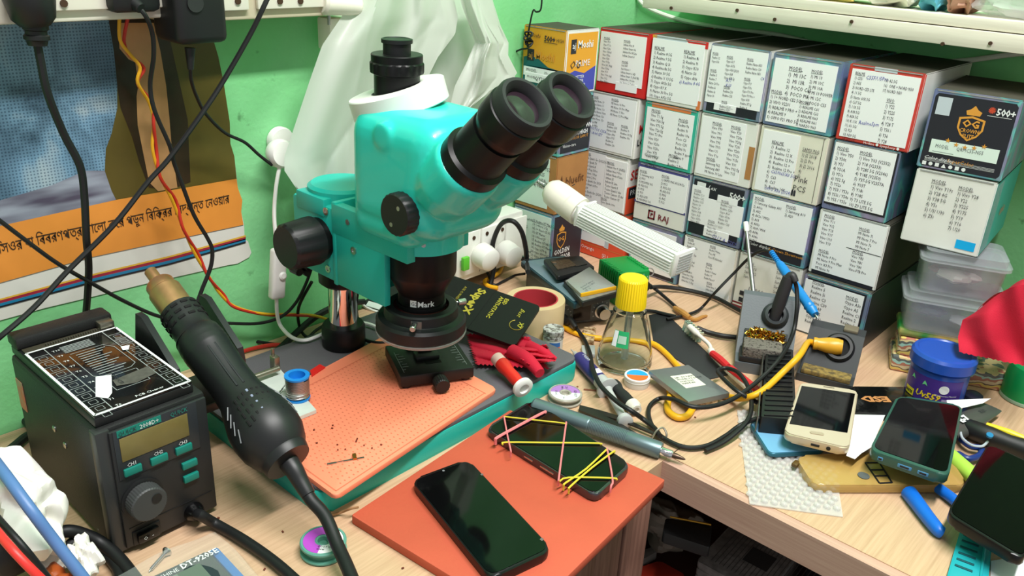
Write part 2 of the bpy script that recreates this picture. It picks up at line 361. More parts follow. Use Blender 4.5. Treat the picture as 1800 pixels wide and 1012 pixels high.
# --- corner stack (stands forward of the rest)
def p_amber(F, S, t):
    b = B(); F.rect(b, 0.03, 0.62, 0.97, 0.97, 0.0003, 0)
    F.poly(b, [(0.03, 0.62), (0.03, 0.5), (0.2, 0.46), (0.4, 0.5), (0.62, 0.6), (0.97, 0.63), (0.97, 0.66)], 0.0003, 0); part('teal_wave', b, CARD['dgreen'], t)
    b = B(); F.txt(b, 0.5, 0.12, 0.011, '500+', mi=0, under=True, wscale=0.9, bold=0.0003); F.txt(b, 0.78, 0.14, 0.007, 'HIGH', mi=0, wscale=0.8); F.txt(b, 0.16, 0.1, 0.008, 'Moshi', mi=0, tilt=-3, shear=0.3)
    F.rect(b, 0.12, 0.36, 0.28, 0.54, 0.0006); part('printed_text', b, INK, t, 0)
    b = B(); F.txt(b, 0.155, 0.4, 0.012, 'aj'); F.txt(b, 0.31, 0.38, 0.015, 'Moshi', bold=0.0003); part('logo', b, CARD['gold'], t, 0)
    sticker(F, t, 0.05, 0.64, 0.86, 0.78, []); lab = sticker(F, t, 0.1, 0.73, 0.92, 0.87, [])
    b = B(); F.txt(b, 0.12, 0.66, 0.006, 'MODEL:', 0.0011); F.txt(b, 0.55, 0.67, 0.005, '3%-', 0.0011); F.txt(b, 0.15, 0.77, 0.005, 'MODEL:', 0.0016); F.txt(b, 0.34, 0.765, 0.008, 'QY20-Y21', 0.0016); part('printed_text', b, INK, lab, 0)
    b = B(); S.rect(b, 0.05, 0.05, 0.95, 0.68, 0.0003); part('amber_panel', b, CARD['yellow'], t)
    b = B(); S.poly(b, [(0.05, 0.68), (0.3, 0.62), (0.6, 0.68), (0.95, 0.58), (0.95, 0.96), (0.05, 0.96)], 0.0004); part('blue_panel', b, CARD['blue'], t)
    b = B(); S.rect(b, 0.14, 0.14, 0.3, 0.36, 0.0006); S.txt(b, 0.12, 0.46, 0.016, 'OG', shear=0.3); part('printed_text', b, INK, t, 0)
    b = B(); S.txt(b, 0.17, 0.18, 0.013, 'aj'); S.txt(b, 0.33, 0.16, 0.015, 'Moshi', bold=0.0003); S.txt(b, 0.3, 0.46, 0.013, 'PRIME'); S.txt(b, 0.33, 0.7, 0.006, 'BETTER\nFASTER\nCOLOUR\nQUALITY'); part('white_lettering', b, WINK, t, 0)
def p_crown(F, S, t, big=True):
    b = B(); F.rect(b, 0.04, 0.05, 0.96, 0.95, 0.0003); S.rect(b, 0.04, 0.05, 0.96, 0.95, 0.0003); part('black_panel', b, CARD['black'], t)
    sticker(F, t, 0.0, 0.1, 0.86, 0.88, [(0.1, 0.16, 0.07, 'MODEL\n1) Vivo Y53s 5G\n2) Y72 5G\n3) Y76s\n4) Y52s')], col=M('mint_paper', (214, 230, 220), 0.7))
    b = B(); S.txt(b, 0.1, 0.5, 0.009, 'GOLDEN CROWN\nSUPERIOR HIGH', bold=0.0002, wscale=0.9); S.txt(b, 0.1, 0.8, 0.007, 'Vision-care'); part('white_lettering', b, WINK, t, 0)
    b = B(); S.txt(b, 0.1, 0.69, 0.0065, 'SUPER COLOR GAMUT', wscale=0.9); crest(b, S, 0.36, 0.08, 0.22, 0.36); part('gold_crest', b, CARD['gold'], t, 0)
def crest(b, F, u, v, du, dv, word='OG'):
    """shield outline with a small crown"""
    w, h = du, dv
    sh = [(0, .3), (.5, .22), (1, .3), (1, .62), (.82, .84), (.5, 1), (.18, .84), (0, .62)]; si = [(0.5+(p-.5)*.84, .61+(q-.61)*.84) for p, q in sh]
    for i in range(8):
        j = (i+1) % 8; F.poly(b, [(u+w*sh[i][0], v+h*sh[i][1]), (u+w*sh[j][0], v+h*sh[j][1]), (u+w*si[j][0], v+h*si[j][1]), (u+w*si[i][0], v+h*si[i][1])], 0.0006)
    F.poly(b, [(u+w*.25, v+h*.2), (u+w*.2, v+h*.08), (u+w*.36, v+h*.02), (u+w*.5, v-h*.1), (u+w*.64, v+h*.02), (u+w*.8, v+h*.08), (u+w*.75, v+h*.2)], 0.0006)
    word and F.txt(b, u+w*.5, v+h*.45, w*F.w*0.42, word, 0.0008, align='CENTER', bold=0.0003)
def p_blue(F, S, t):
    lab = sticker(F, t, 0.0, 0.06, 0.82, 0.93, [(0.46, 0.1, 0.105, 'MODEL\n1) Vivo Y52\n2) Y52S\n3) Y 02A\n4) Y52T'), (0.02, 0.16, 0.1, '\n1) IQOO Z6x 5G\n2) T1 5G\n3) Z6 5G\n4) Y72 5G')], col=M('mint_paper', (214, 230, 220), 0.7))
    b = B(); S.txt(b, 0.28, 0.36, 0.018, 'bluefit'); S.poly(b, [(0.16, 0.32), (0.2, 0.44), (0.18, 0.56), (0.12, 0.58), (0.09, 0.5), (0.12, 0.42)], 0.0005); part('printed_logo', b, M('brown_ink', (96, 60, 34), 0.7), t, 0)
def p_golden(F, S, t):
    b = B(); F.rect(b, 0.0, 0.92, 1, 1, 0.0003); S.rect(b, 0.04, 0.04, 0.97, 0.96, 0.0003); part('black_panel', b, CARD['black'], t)
    sticker(F, t, 0.02, 0.06, 0.95, 0.9, [(0.04, 0.1, 0.072, 'MODEL\n1) OPPO Reno8 4G\n2) Reno5 5G\n3) Reno5K 5G\n4) Reno6 4G\n5) Reno7 4G\n6) Reno5\n7) Realme 8 4G\n8) Realme Q\n10) Realme General\n11) Realme Q Neo'), (0.5, 0.16, 0.07, '12) Realme X7 Max 5G\n13) 1+Nord 2 5g\n14) 1+ Nord CE 5G\n15) GT Master\n16) 1+Nord 2T\n17) Realme GT NEO\n18) Realme GT Master\n19) Oppo A74 4g\n20) Oppo A94 4G/5G\n21) Oppo A95 4G/5G\n22) Oppo A98')], col=M('mint_paper', (214, 230, 220), 0.7))
    b = B(); crest(b, S, 0.14, 0.24, 0.3, 0.4); S.txt(b, 0.08, 0.84, 0.005, 'SUPER COLOR'); part('gold_crest', b, CARD['gold'], t, 0)
    b = B(); S.txt(b, 0.08, 0.64, 0.011, 'GOLDEN\nSUPERIOR', bold=0.0002, wscale=0.85); part('white_lettering', b, WINK, t, 0)
XL = (-0.846, -0.764); DL = 0.076
carton('amber and teal box with a phone-model strip, top of the corner stack', *XL, 0.272, 0.364, 0.965, DL, 'yellow', 'white', prints=p_amber)
carton('black box with a gold crest on its side, second in the corner stack', *XL, 0.182, 0.272, 0.965, DL, HOLO, HOLO, prints=p_crown)
carton('brown kraft box with a drop logo on its side in the corner stack', *XL, 0.092, 0.182, 0.965, DL, 'kraft', 'kraft', prints=p_blue)
carton('bottom box of the corner stack with a black gold-crested side', *XL, 0.0, 0.092, 0.965, DL, HOLO, HOLO, prints=p_golden)
# --- first full column
def p11(F, S, t):
    sticker(F, t, 0.03, 0.06, 0.93, 0.84, [(0.1, 0.14, 0.052, 'MODEL\nVivo Y21\nVivo Y11s\nVivo Y20s\nVivo Y20sd\nVivo Y33e\nVivo Y20i\nVivo Y15g\nVivo 201 (Ng)\nVivo Y33e\nVivo Y10\nVivo Y10s (ng)\nVivo Y12\nVivo Y02s'), (0.5, 0.14, 0.055, 'MODEL\nInfinix Hot 8\nInfinix Smart 4c\nInfinix Hot 8 Lite\nInfinix Smart 4'), (0.5, 0.46, 0.053, 'MODEL\nItel A49\nItel Vision 1\nInfinix Smart 6 HD\nInfinix Smart 5 (X657B)\nInfinix Hot 10 Lite\nItel Vision 2 Turbo')])
    sticker(F, t, 0.42, 0.8, 0.84, 0.93, [])
carton('bright red box with a long white list label, top row beside the corner stack', *C1, *R1, YF, DP, 'red', 'red', prints=p11)
def p21(F, S, t):
    sticker(F, t, 0.03, 0.04, 0.95, 0.95, [(0.06, 0.08, 0.06, 'MODEL\nRedmi Note 10\nRedmi Note 11\nRedmi Note 11s\nRedmi Note 10sm\nRedmi Note 12s\nRedmi Note 12c\nPoco M4\nPoco M5s'), (0.46, 0.06, 0.062, 'MODEL\nMI Note 10 Pro\nMI Note 10 Pro Max\nMI Note 11 Pro\nMI Note 12 Pro Max'), (0.42, 0.46, 0.06, 'MODEL\nRealme C35\nNarzo 50A\nOppo A9x\nOppo F15\nRedmi 2s\nRealme 20i'), (0.7, 0.46, 0.06, 'MODEL\nRealme 9i\nRealme 10 5g\nRealme 10s')], hand=[(0.05, 0.6, 0.07, 'PHOTOS C35A\n411A/64 SET', -3)])
    b = B(); S.txt(b, 0.03, 0.42, 0.018, 'MO', bold=0.0004); part('red_lettering', b, CARD['red'], t, 0)
    b = B(); S.txt(b, 0.02, 0.66, 0.014, 'LCD', bold=0.0003); part('printed_text', b, INK, t, 0)
carton('plain white box under the bright red box, with pencilled notes', -0.794, -0.7, *R2, 1.0685, DP, 'white', 'white', prints=p21)
def p31(F, S, t):
    sticker(F, t, 0.03, 0.03, 0.52, 0.97, [(0.06, 0.06, 0.068, 'MODEL\nTecno Spark Go (2022/2023)\nTecno Spark 7t\nTecno Spark 8\nTecno Pop 5 Pro\nItel Vision 1 Plus\nItel Vision 2 Pro\nTecno Spark Go 2021\nInfinix Smart 6 Pro\nItel A60\nTecno Spark Go (2020)\nItel Vision 2s')])
    sticker(F, t, 0.53, 0.07, 0.97, 0.97, [(0.56, 0.12, 0.068, 'MODEL\nInfinix Hot 9 (X655)\nInfinix Hot 9 Pro\nInfinix Note 8 Lite\nInfinix S5\nInfinix S5 Lite\nTecno Spark 5\nTecno Spark 5 Air\nTecno Camon 15 Air\nTecno Camon 15'), (0.5, 0.79, 0.06, 'MODEL\nTecno Spark 6 Pro')])
    b = B(); S.rect(b, 0.0, 0.5, 1, 1, 0.0003); part('orange_panel', b, CARD['orange'], t)
    b = B(); S.txt(b, 0.03, 0.2, 0.022, 'SERVICE', bold=0.0003); part('red_lettering', b, CARD['red'], t, 0)
    b = B(); S.rect(b, 0.03, 0.52, 0.6, 0.72, 0.0006); part('black_bar', b, CARD['black'], t)
    b = B(); S.txt(b, 0.05, 0.56, 0.012, 'PRIME', 0.0009); part('white_lettering', b, WINK, t, 0)
carton('white box with torn list labels and an orange side, behind the tube lamp', -0.8, -0.706, *R3, 1.0685, DP, 'white', 'white', prints=p31)
def p41(F, S, t):
    sticker(F, t, 0.08, 0.0, 0.62, 0.72, [(0.12, 0.08, 0.1, 'Y20 / Y12s / Y20i /\nY20 5G / Y12A / Y11s 5G /\nY21T / Y01A / Y33s 5G /\nY21S / Y3 5G / Y91 5G /\nY20T/A15')])
    b = B(); F.rect(b, 0.62, 0.2, 0.7, 0.74, 0.0005); part('grey_tab', b, CARD['lgrey'], t)
    b = B(); F.txt(b, 0.08, 0.8, 0.009, '\u25a3 Orange'); F.txt(b, 0.6, 0.87, 0.009, '\u25a3 L'); part('white_lettering', b, WINK, t, 0)
    b = B(); F.rect(b, 0.0, 0.76, 1, 0.775, 0.0004); part('pale_line', b, CARD['tan'], t)
carton('orange box with white list label under the tube lamp', -0.803, -0.698, *R4, 1.0685, DP, 'orange', 'orange', prints=p41)
# --- second column
def p12(F, S, t):
    b = B(); F.rect(b, 0, 0, 0.08, 0.04, 0.0003, 0); F.rect(b, 0.08, 0, 0.62, 0.05, 0.0003, 1); F.poly(b, [(0.6, 0.0), (1, 0.0), (1, 0.1), (0.7, 0.09)], 0.0004, 2); F.rect(b, 0.93, 0.86, 1, 1, 0.0003, 3); part('border_print', b, [CARD['yellow'], CARD['lgrey'], CARD['red'], CARD['tan']], t)
    sticker(F, t, 0.01, 0.05, 0.95, 0.94, [(0.06, 0.16, 0.072, 'REALME\n1) Realme 8 5G\n2) Realme 9 5G\n3) Realme Q 3i\n4) Realme 8s 5G\n5) Narzo 30 5G\n6) Realme V 13 5G\n7) Oppo A93s 5G\n8) Oppo K9 X\n9) Narzo 30 Pro 5G\n10) Oppo A92s 5G'), (0.6, 0.15, 0.074, 'REALME\n1) Realme 8i\n2) Realme 9i\n3) Oppo K10\n4) Narzo 50\n5) Oppo A96')], hand=[(0.58, 0.6, 0.07, '6) Realme 8 4G', 3)])
carton('white box headed REALME with red and yellow corner print, top row', *C2, *R1, YF, DP, 'white', 'white', prints=p12)
def p22(F, S, t):
    b = B(); F.rect(b, 0.13, 0.0, 0.86, 0.07, 0.0003); part('orange_strip', b, CARD['tan'], t)
    sticker(F, t, 0.05, 0.08, 0.93, 0.94, [(0.14, 0.1, 0.075, 'MODEL\nVivo T1 5g\nVivo Y36 5g\nVivo Y73 5g\nVivo T2x 5g\nVivo T1 Pro\nVivo V20\nVivo V20e\nVivo V23e\nVivo Y73\nVivo Y70s\nVivo Y75\nIQ Z7 Pro'), (0.66, 0.16, 0.075, 'MODEL\nRedmi 9a\nRedmi 9i\nRedmi 10a\nPoco C3\nPoco C31\nRedmi 9c\nRedmi 9 sport\nRedmi 9'), (0.56, 0.75, 0.075, 'MODEL\nRealme 2\nRealme 2 Pro')])
    b = B(); F.txt(b, 0.1, 0.82, 0.007, 'Quantity:', 0.0012); part('grey_print', b, INKG, t, 0)
carton('teal-bordered box with an orange top strip, second row', *C2, *R2, YF, DP, 'teal', 'white', prints=p22)
def p32(F, S, t):
    b = B(); F.rect(b, 0.0, 0.0, 1, 0.09, 0.0003); part('navy_band', b, CARD['navy'], t); b = B(); F.rect(b, 0.0, 0.66, 1, 0.7, 0.0003); part('navy_band', b, CARD['navy'], t)
    sticker(F, t, 0.03, 0.07, 0.97, 0.68, [(0.05, 0.12, 0.062, 'MODEL\n1) Samsung A13\n2) M13\n3) M23/M33 5G\n4) M33 5G\n5) M13\n6) F13\n7) A23 LITE\n8) M33/M23 5G\n9) M54/M34 5G'), (0.48, 0.11, 0.064, 'MODEL\n1) SAMSUNG A12/A12s\n2) M12\n3) M32-5G\n4) A32-5G\n5) M02\n6) A02\n7) F12')])
    b = B(); F.txt(b, 0.5, 0.8, 0.013, 'RAJ', bold=0.0002)
    for (u0, v0, u1, v1) in ((.3, .77, .33, .93), (.3, .9, .44, .93), (.41, .77, .44, .93), (.3, .77, .4, .8), (.35, .82, .37, .88), (.35, .82, .4, .85)): F.rect(b, u0, v0, u1, v1, 0.0006)
    part('printed_logo', b, RINK, t, 0)
carton('white box with navy band and the RAJ logo, third row', *C2, *R3, YF, DP, 'white', 'lgrey', prints=p32)
def p42(F, S, t):
    sticker(F, t, 0.05, 0.1, 0.9, 0.9, [(0.1, 0.3, 0.08, '\nOppo A57\nOppo A77\nOppo A57s\nOppo A58'), (0.55, 0.3, 0.08, '\nOppo A17\nOppo A17k')])
    b = B(); F.rect(b, 0.05, 0.88, 0.95, 0.97, 0.0004); part('black_band', b, CARD['black'], t)
carton('foil-edged box at the bottom behind the green power unit', *C2, *R4, YF, DP, HOLO, HOLO, prints=p42)
# --- third column
def p13(F, S, t):
    b = B(); F.rect(b, 0.06, 0.83, 0.93, 0.97, 0.0003); part('black_panel', b, CARD['black'], t)
    sticker(F, t, 0.02, 0.03, 0.97, 0.84, [(0.05, 0.12, 0.055, 'MODEL\nRealme C2\nOppo A1k'), (0.05, 0.36, 0.06, 'MODEL\nRealme 5\nRealme 7\nNarzo 20 Pro\nRealme 6i\nRealme 6s\nNarzo 30'), (0.3, 0.14, 0.058, 'MODEL\nOppo A17\nOppo A17k\nOppo A58 (2020)\nOppo A38\nOppo A78 5g'), (0.32, 0.56, 0.06, 'MODEL\nRealme-C30\nRealme-C33'), (0.32, 0.78, 0.055, 'MODEL'), (0.64, 0.13, 0.058, 'MODEL\nRealme Narzo N53\nRealme Narzo C30\nRealme Narzo N51'), (0.64, 0.4, 0.058, 'MODEL\nOppo F19\nOppo F19s\nOppo F19 Pro\nOppo F19 Pro +\nOppo A74\nRealme X7 5g\nRealme 8\nRealme 8 Pro')], hand=[(0.34, 0.46, 0.07, 'A77\nK10', 6), (0.9, 0.36, 0.06, 'C4', 4)])
    sticker(F, t, 0.2, 0.83, 0.58, 0.93, [(0.3, 0.845, 0.045, 'Realme-C21Y\nRealme-C25Y')])
carton('white box with three list columns and a black lower band, top row', *C3, *R1, YF, DP, HOLO, 'white', prints=p13)
def p23(F, S, t):
    sticker(F, t, 0.03, 0.05, 0.8, 0.95, [(0.22, 0.1, 0.07, 'MODEL\nVivo Y90\nVivo Y91\nVivo Y93\nVivo Y95\nVivo Y91i\nVivo U1\nVivo Y1s'), (0.55, 0.1, 0.07, 'MODEL\nVivo Y20\nVivo Y20a\nVivo Y20g\nVivo Y20i\nVivo Y20s\nVivo Y12s\nVivo Y15s\nVivo Y01\nVivo Y02 5g\nVivo Y15'), (0.2, 0.66, 0.068, 'MODEL\nSamsung F62\nSamsung A81\nMI Note 10 Lite')])
    b = B(); F.rect(b, 0.9, 0.36, 1.0, 0.86, 0.0004); part('brown_patch', b, CARD['kraft'], t)
carton('worn white box with a brown torn patch on its right edge, second row', *C3, *R2, YF, DP, 'white', 'cream', prints=p23)
def p33(F, S, t):
    b = B(); F.rect(b, 0.04, 0.04, 0.95, 0.95, 0.0003); part('black_panel', b, CARD['black'], t)
    b = B(); F.txt(b, 0.7, 0.11, 0.012, '500+', bold=0.0003); F.rect(b, 0.1, 0.07, 0.26, 0.15, 0.0005); F.txt(b, 0.3, 0.08, 0.009, 'Lex', shear=0.4); part('white_lettering', b, WINK, t, 0)
    b = B(); F.slab(b, 0.02, 0.14, 0.34, 0.76, 0.0007); F.slab(b, 0.34, 0.3, 0.98, 0.8, 0.0009); F.slab(b, 0.5, 0.2, 0.86, 0.31, 0.0011); F.slab(b, 0.34, 0.79, 0.8, 0.93, 0.0013); F.tl = 0.0018; lab = part('list_label', b, PAPER, t)
    b = B(); F.lst(b, 0.07, 0.2, 0.058, 'MODEL\nRealme C11\nRealme C12\nRealme C15\nNarzo 10\nNarzo 20\nNarzo 30A\nOppo A15\nOppo A15s\nOppo A35'); F.lst(b, 0.58, 0.26, 0.06, 'MODEL\nRealme C25\nRealme C25s\nOppo A16\nOppo A16s\nNarzo 50i\nRealme C35'); F.lst(b, 0.4, 0.64, 0.055, 'MODEL\nRealme C11 2021\nNarzo 50i\nRealme C21\nRealme C20'); part('printed_text', b, INK, lab, 0)
    b = B(); F.txt(b, 0.5, 0.86, 0.007, 'C21Y & C25Y', tilt=-4, shear=0.2); part('handwriting', b, INKB, lab, 0)
carton('black panelled box marked 500+ with overlapping paper labels, third row', *C3, *R3, YF, DP, HOLO, HOLO, prints=p33)
def p43(F, S, t):
    sticker(F, t, 0.02, 0.03, 0.97, 0.97, [(0.08, 0.04, 0.066, 'MODEL\nRedmi A1\nRedmi A1 Plus\nRedmi A2\nRedmi A2 Plus\n\nRedmi 6 Dual\nRedmi 5a Pro\nRedmi 6\nRedmi 6a'), (0.06, 0.58, 0.062, 'MODEL\nInfinix Hot 10i\nInfinix Hot 9 Play\nInfinix Hot 10 Play\nInfinix Hot 11 Play'), (0.5, 0.05, 0.066, 'MODEL\nRedmi 9 Prime\nPoco M2\nPoco M2 Reloaded'), (0.48, 0.38, 0.066, 'MODEL\nPoco M3\nRedmi 9 Power\nRedmi 9 T\nRedmi Note 9'), (0.54, 0.72, 0.062, 'MODEL\nInfinix Note 7\nInfinix Note 11\nInfinix S 5')])
carton('plain white list box on the bench between the tube lamp end and the rod', *C3, *R4, YF, DP, 'cream', 'white', prints=p43)
# --- fourth column
def p14(F, S, t):
    sticker(F, t, 0.04, 0.07, 0.93, 0.95, [(0.26, 0.15, 0.085, 'MODEL\n1)  MI 13C\n2)  MI 13R\n3)  POCO C65\n4)  POCO M6'), (0.06, 0.5, 0.072, 'MODEL\n1) 1+ NORD CE2 5G\n2) VIVO V2201\n3) REALME 9 PRO +\n4) REALME 9\n5) OPPO F21 PRO 5G'), (0.58, 0.15, 0.07, 'MODEL\n1) MI 10\n2) MI 10C\n3) MI 10A\n4) MI 10 POWER\n5) MI 12C\n6) POCO C55'), (0.5, 0.58, 0.062, 'MODEL\n1) REALME C61\n2) REALME C63\n3) REALME N63\n4) REALME N61\n5) NARZO N63')])
carton('foil-edged box with MI and POCO lists, top row next to the dark red box', *C4, *R1, YF, DP, HOLO, HOLO, prints=p14)
def p24(F, S, t):
    b = B(); F.rect(b, 0.93, 0.03, 0.937, 0.97, 0.0004); part('crease_line', b, CARD['dark'], t)
    sticker(F, t, 0.05, 0.06, 0.6, 0.97, [(0.2, 0.19, 0.074, 'REALME\n1)  Realme 12\n2)  Realme 12 X\n3)  Realme 12 Pro\n4)  Realme 12 +\n5)  Realme 12 Pro +\n6)\n7)  C63\n8)  C67\n9)  Realme 14X')], hand=[(0.26, 0.62, 0.07, 'C65/N65/A3 5G', 0), (0.2, 0.89, 0.07, 'OPPO A3x (2024)', 2)])
    b = B(); F.lst(b, 0.66, 0.2, 0.08, 'SAMSUNG\n1) J2 2018\n2) J2 Pro\n3) J2 2016\n4)\n5)'); F.txt(b, 0.62, 0.62, 0.011, 'Pink\nPCS', line=1.15)
    for k in (0.61, 0.645): F.poly(b, [(k, 0.93), (k, 0.86), (k+0.015, 0.83), (k+0.03, 0.86), (k+0.03, 0.93)], 0.0005)
    part('printed_text', b, INK, t, 0)
carton('cream box marked Pink PCS with a REALME list, second row', *C4, *R2, YF, DP, 'cream', 'cream', prints=p24)
def p34(F, S, t):
    b = B(); F.rect(b, 0.04, 0.72, 0.95, 0.97, 0.0003); part('black_panel', b, CARD['black'], t)
    sticker(F, t, 0.06, 0.04, 0.97, 0.78, [(0.09, 0.07, 0.068, 'MODEL\n1) Samsung Galaxy A01\n2) A01s\n3) A02\n4) A02s / M02s\n5) A03\n6) A03s\n7) A04 / M04\n8) A04s\n9) A04e\n10) F04'), (0.58, 0.07, 0.07, 'MODEL\n1) Samsung A10\n2) A20')])
    b = B(); F.txt(b, 0.1, 0.8, 0.006, 'Color display', shear=0.3); part('white_lettering', b, WINK, t, 0)
    b = B(); F.txt(b, 0.42, 0.8, 0.006, 'G-Crown Showroom'); part('gold_lettering', b, CARD['gold'], t, 0)
carton('foil-edged box listing Samsung Galaxy models, third row behind the blue probe', *C4, *R3, YF, DP, HOLO, HOLO, prints=p34)
def p44(F, S, t):
    b = B(); F.rect(b, 0.0, 0.9, 1, 0.93, 0.0003); F.rect(b, 0, 0.96, 1, 1, 0.0003); part('red_band', b, RINK, t)
    b = B(); F.lst(b, 0.12, 0.12, 0.085, 'Model\nSam A13\nSam M12\nSam F12'); F.lst(b, 0.62, 0.05, 0.085, 'MODEL\nSam A\nSam M\nSam A\nSam A\nSam J'); F.txt(b, 0.22, 0.56, 0.009, '10,000'); F.txt(b, 0.3, 0.55, 0.007, 'mAh', wscale=0.01)
    for k in (0.68, 0.8): F.rect(b, 0.1, k, 0.2, k+0.08, 0.0005)
    part('printed_text', b, INK, t, 0)
carton('white box marked 10,000 with dark red base stripes, behind the grey iron stand', *C4, *R4, YF, DP, 'white', 'white', prints=p44)
# --- fifth column
def p15(F, S, t):
    sticker(F, t, 0.05, 0.06, 0.95, 0.95, [(0.1, 0.09, 0.062, 'REALME\n1) C55/\n2) N55\n3) NORD-CE3 LTE\n4) 11 5G\n5) Narzo 60X 5G\n6) C67 5G\n7) 11X 5G\n8) A98 5G/\n9) A58 5G\n10) K 11X\n11) A1 5G/\n12) F23\n13) N30 5G\n14) A79 5G'), (0.5, 0.06, 0.064, '\n15) A2 5G\n16)  ONE + NORD N30\n17) NORD N30'), (0.58, 0.36, 0.075, 'VIVO\n1) Y22\n2) Y22S\n3) Y17S\n4) Y28 T\n5) Y36 i\n6) Y36\n7) Y28')], hand=[(0.25, 0.12, 0.07, 'C55F/U5Pro', 3), (0.28, 0.7, 0.07, 'Realme5pm', 3)])
    b = B(); F.txt(b, 0.4, 0.955, 0.0045, 'Hotline \u25cf Symphony \u25cf'); part('white_lettering', b, WINK, t, 0)
    b = B(); F.rect(b, 0.34, 0.0, 0.64, 0.05, 0.0005); part('paper_tab', b, CARD['lgrey'], t)
carton('dark red box with handwriting on its list label, top row right end', *C5, *R1, YF, DP, 'brick', 'white', prints=p15)
def p25(F, S, t):
    b = B(); F.rect(b, 0.03, 0.02, 0.98, 0.92, 0.0003); part('black_panel', b, CARD['black'], t)
    sticker(F, t, 0.03, 0.03, 0.95, 0.89, [(0.07, 0.08, 0.073, 'MODEL\n1) Vivo Y50\n2) Y50t\n3) Y51\n4) Y51A\n5) Y51s\n6) Y52 5g\n7) Y52s\n7) Y53 / Y53s\n8) Y53i / Y54s\n9) Y55 / Y55s\n10) Y66 / Y69'), (0.42, 0.08, 0.074, 'MODEL\n1) Vivo Y03 (V2332)\n2) Y18 (V2333)\n3) Y28S 5G (V2346)\n4) Y18E (V2350)\n5) Y37-5G V2357A\n6) Y03T\n7) Y18i\n8) Y18S\n9) T3 LITE 5G\n10) Z9 LITE 5G')])
carton('foil box framed in black with Vivo Y50 list, second row right end', -0.404, -0.3195, *R2, YF, DP, HOLO, HOLO, prints=p25)
def p35(F, S, t):
    b = B(); F.rect(b, 0.05, 0.93, 0.96, 1, 0.0003); part('black_panel', b, CARD['black'], t)
    sticker(F, t, 0.04, 0.03, 0.97, 0.94, [(0.08, 0.06, 0.068, 'MODEL\nVivo Y11\nVivo Y12\nVivo Y15\nVivo Y17\nVivo U10\nVivo Y13'), (0.1, 0.6, 0.068, 'MODEL\nMI Note 9 Pro\nMI Note 9 Pro Max\nPoco X3 Pro\nMI Note 9s'), (0.6, 0.12, 0.068, 'MODEL\nMI Note 7i\nMI Note 7 Pro\nMI Note 7s\nMI Note 7'), (0.58, 0.48, 0.068, 'MODEL\nVivo Y83\nVivo Y81\nVivo Y80\nVivo-F7B Pro')])
    b = B(); F.rect(b, 0.48, 0.465, 0.98, 0.475, 0.001); part('ruled_line', b, INK, t)
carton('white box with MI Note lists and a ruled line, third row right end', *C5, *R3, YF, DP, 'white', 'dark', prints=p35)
def p45(F, S, t):
    b = B(); F.rect(b, 0.06, 0.05, 0.94, 0.98, 0.0003); part('black_panel', b, CARD['black'], t)
    sticker(F, t, 0.03, 0.08, 0.91, 0.97, [(0.14, 0.06, 0.085, 'MODEL\nRealme 5\nRealme 5i\nRealme C3\nRealme C30\nOppo A9\nOppo A5\nOppo A31\nRealme 3'), (0.66, 0.14, 0.085, 'MODEL\nOppo A3s\nOppo A5\nRealme C1\nRealme 2\nRealme 1\nRealme F5'), (0.66, 0.72, 0.085, 'MODEL\nOppo F9')])
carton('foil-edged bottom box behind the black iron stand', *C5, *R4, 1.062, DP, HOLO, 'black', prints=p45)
# --- right end pair, turned towards the room, standing on clear tubs
def p16(F, S, t):
    b = B(); F.poly(b, [(0.03, 0.09), (0.06, 0.05), (0.94, 0.05), (0.97, 0.09), (0.97, 0.93), (0.94, 0.97), (0.06, 0.97), (0.03, 0.93)], 0.0003); part('black_panel', b, CARD['black'], t)
    b = B(); crest(b, F, 0.36, 0.18, 0.3, 0.40, ''); F.txt(b, 0.51, 0.315, 0.0115, 'OG', align='CENTER', bold=0.0004); F.txt(b, 0.51, 0.425, 0.0062, 'CROWN\nELITE', align='CENTER', bold=0.0001, wscale=0.85)
    for k in range(5): F.txt(b, 0.3+0.105*k, 0.58+0.05*math.sin(k*PI/4), 0.007, '\u2605', align='CENTER')
    F.txt(b, 0.35, 0.83, 0.006, 'SuperColor'); part('gold_crest', b, CARD['gold'], t, 0)
    b = B(); F.txt(b, 0.75, 0.13, 0.0105, '500+', bold=0.0003, wscale=0.9); F.rect(b, 0.66, 0.23, 0.93, 0.235, 0.0006); F.txt(b, 0.07, 0.83, 0.006, 'Color display', shear=0.3)
    for k in range(4): F.rect(b, 0.08, 0.86+0.012*k, 0.9, 0.863+0.012*k, 0.0006)
    F.txt(b, 0.06, 0.91, 0.006, '\u25a0 \u25cf \u25a0 \u25b2 \u25cf \u25a0 \u25cf'); part('white_lettering', b, WINK, t, 0)
    b = B(); c = F.at(0.7, 0.165, 0); 
    for k in range(12):
        a = 2*PI*k/12; a2 = a+0.35; r0, r1 = 0.03, 0.045
        F.poly(b, [(0.7, 0.165), (0.7+r0*math.cos(a), 0.165+r0*math.sin(a)), (0.7+r1*math.cos(a+.17), 0.165+r1*math.sin(a+.17)), (0.7+r0*math.cos(a2), 0.165+r0*math.sin(a2))], 0.0006)
    part('sun_mark', b, CARD['orange'], t, 0)
    lab = sticker(F, t, 0.11, 0.62, 0.9, 0.79, [], col=M('mint_paper', (214, 230, 220), 0.7)); b = B(); F.txt(b, 0.17, 0.67, 0.006, 'MODEL', wscale=0.75); F.txt(b, 0.42, 0.665, 0.006, 'QRMC55-N55', wscale=0.8); F.rect(b, 0.15, 0.765, 0.4, 0.77, 0.0009); part('printed_text', b, INKG, lab, 0)
    b = B(); F.rect(b, 0.07, 0.09, 0.24, 0.31, 0.0006); part('pale_square', b, CARD['lgrey'], t)
TLc, TRc = W(1571, 422, 0.163), W(1712, 447, 0.163)
ty = math.radians(4); tw = (TRc-TLc).length; tc_ = (TLc+TRc)/2 + Vector((0.005, 0, 0))
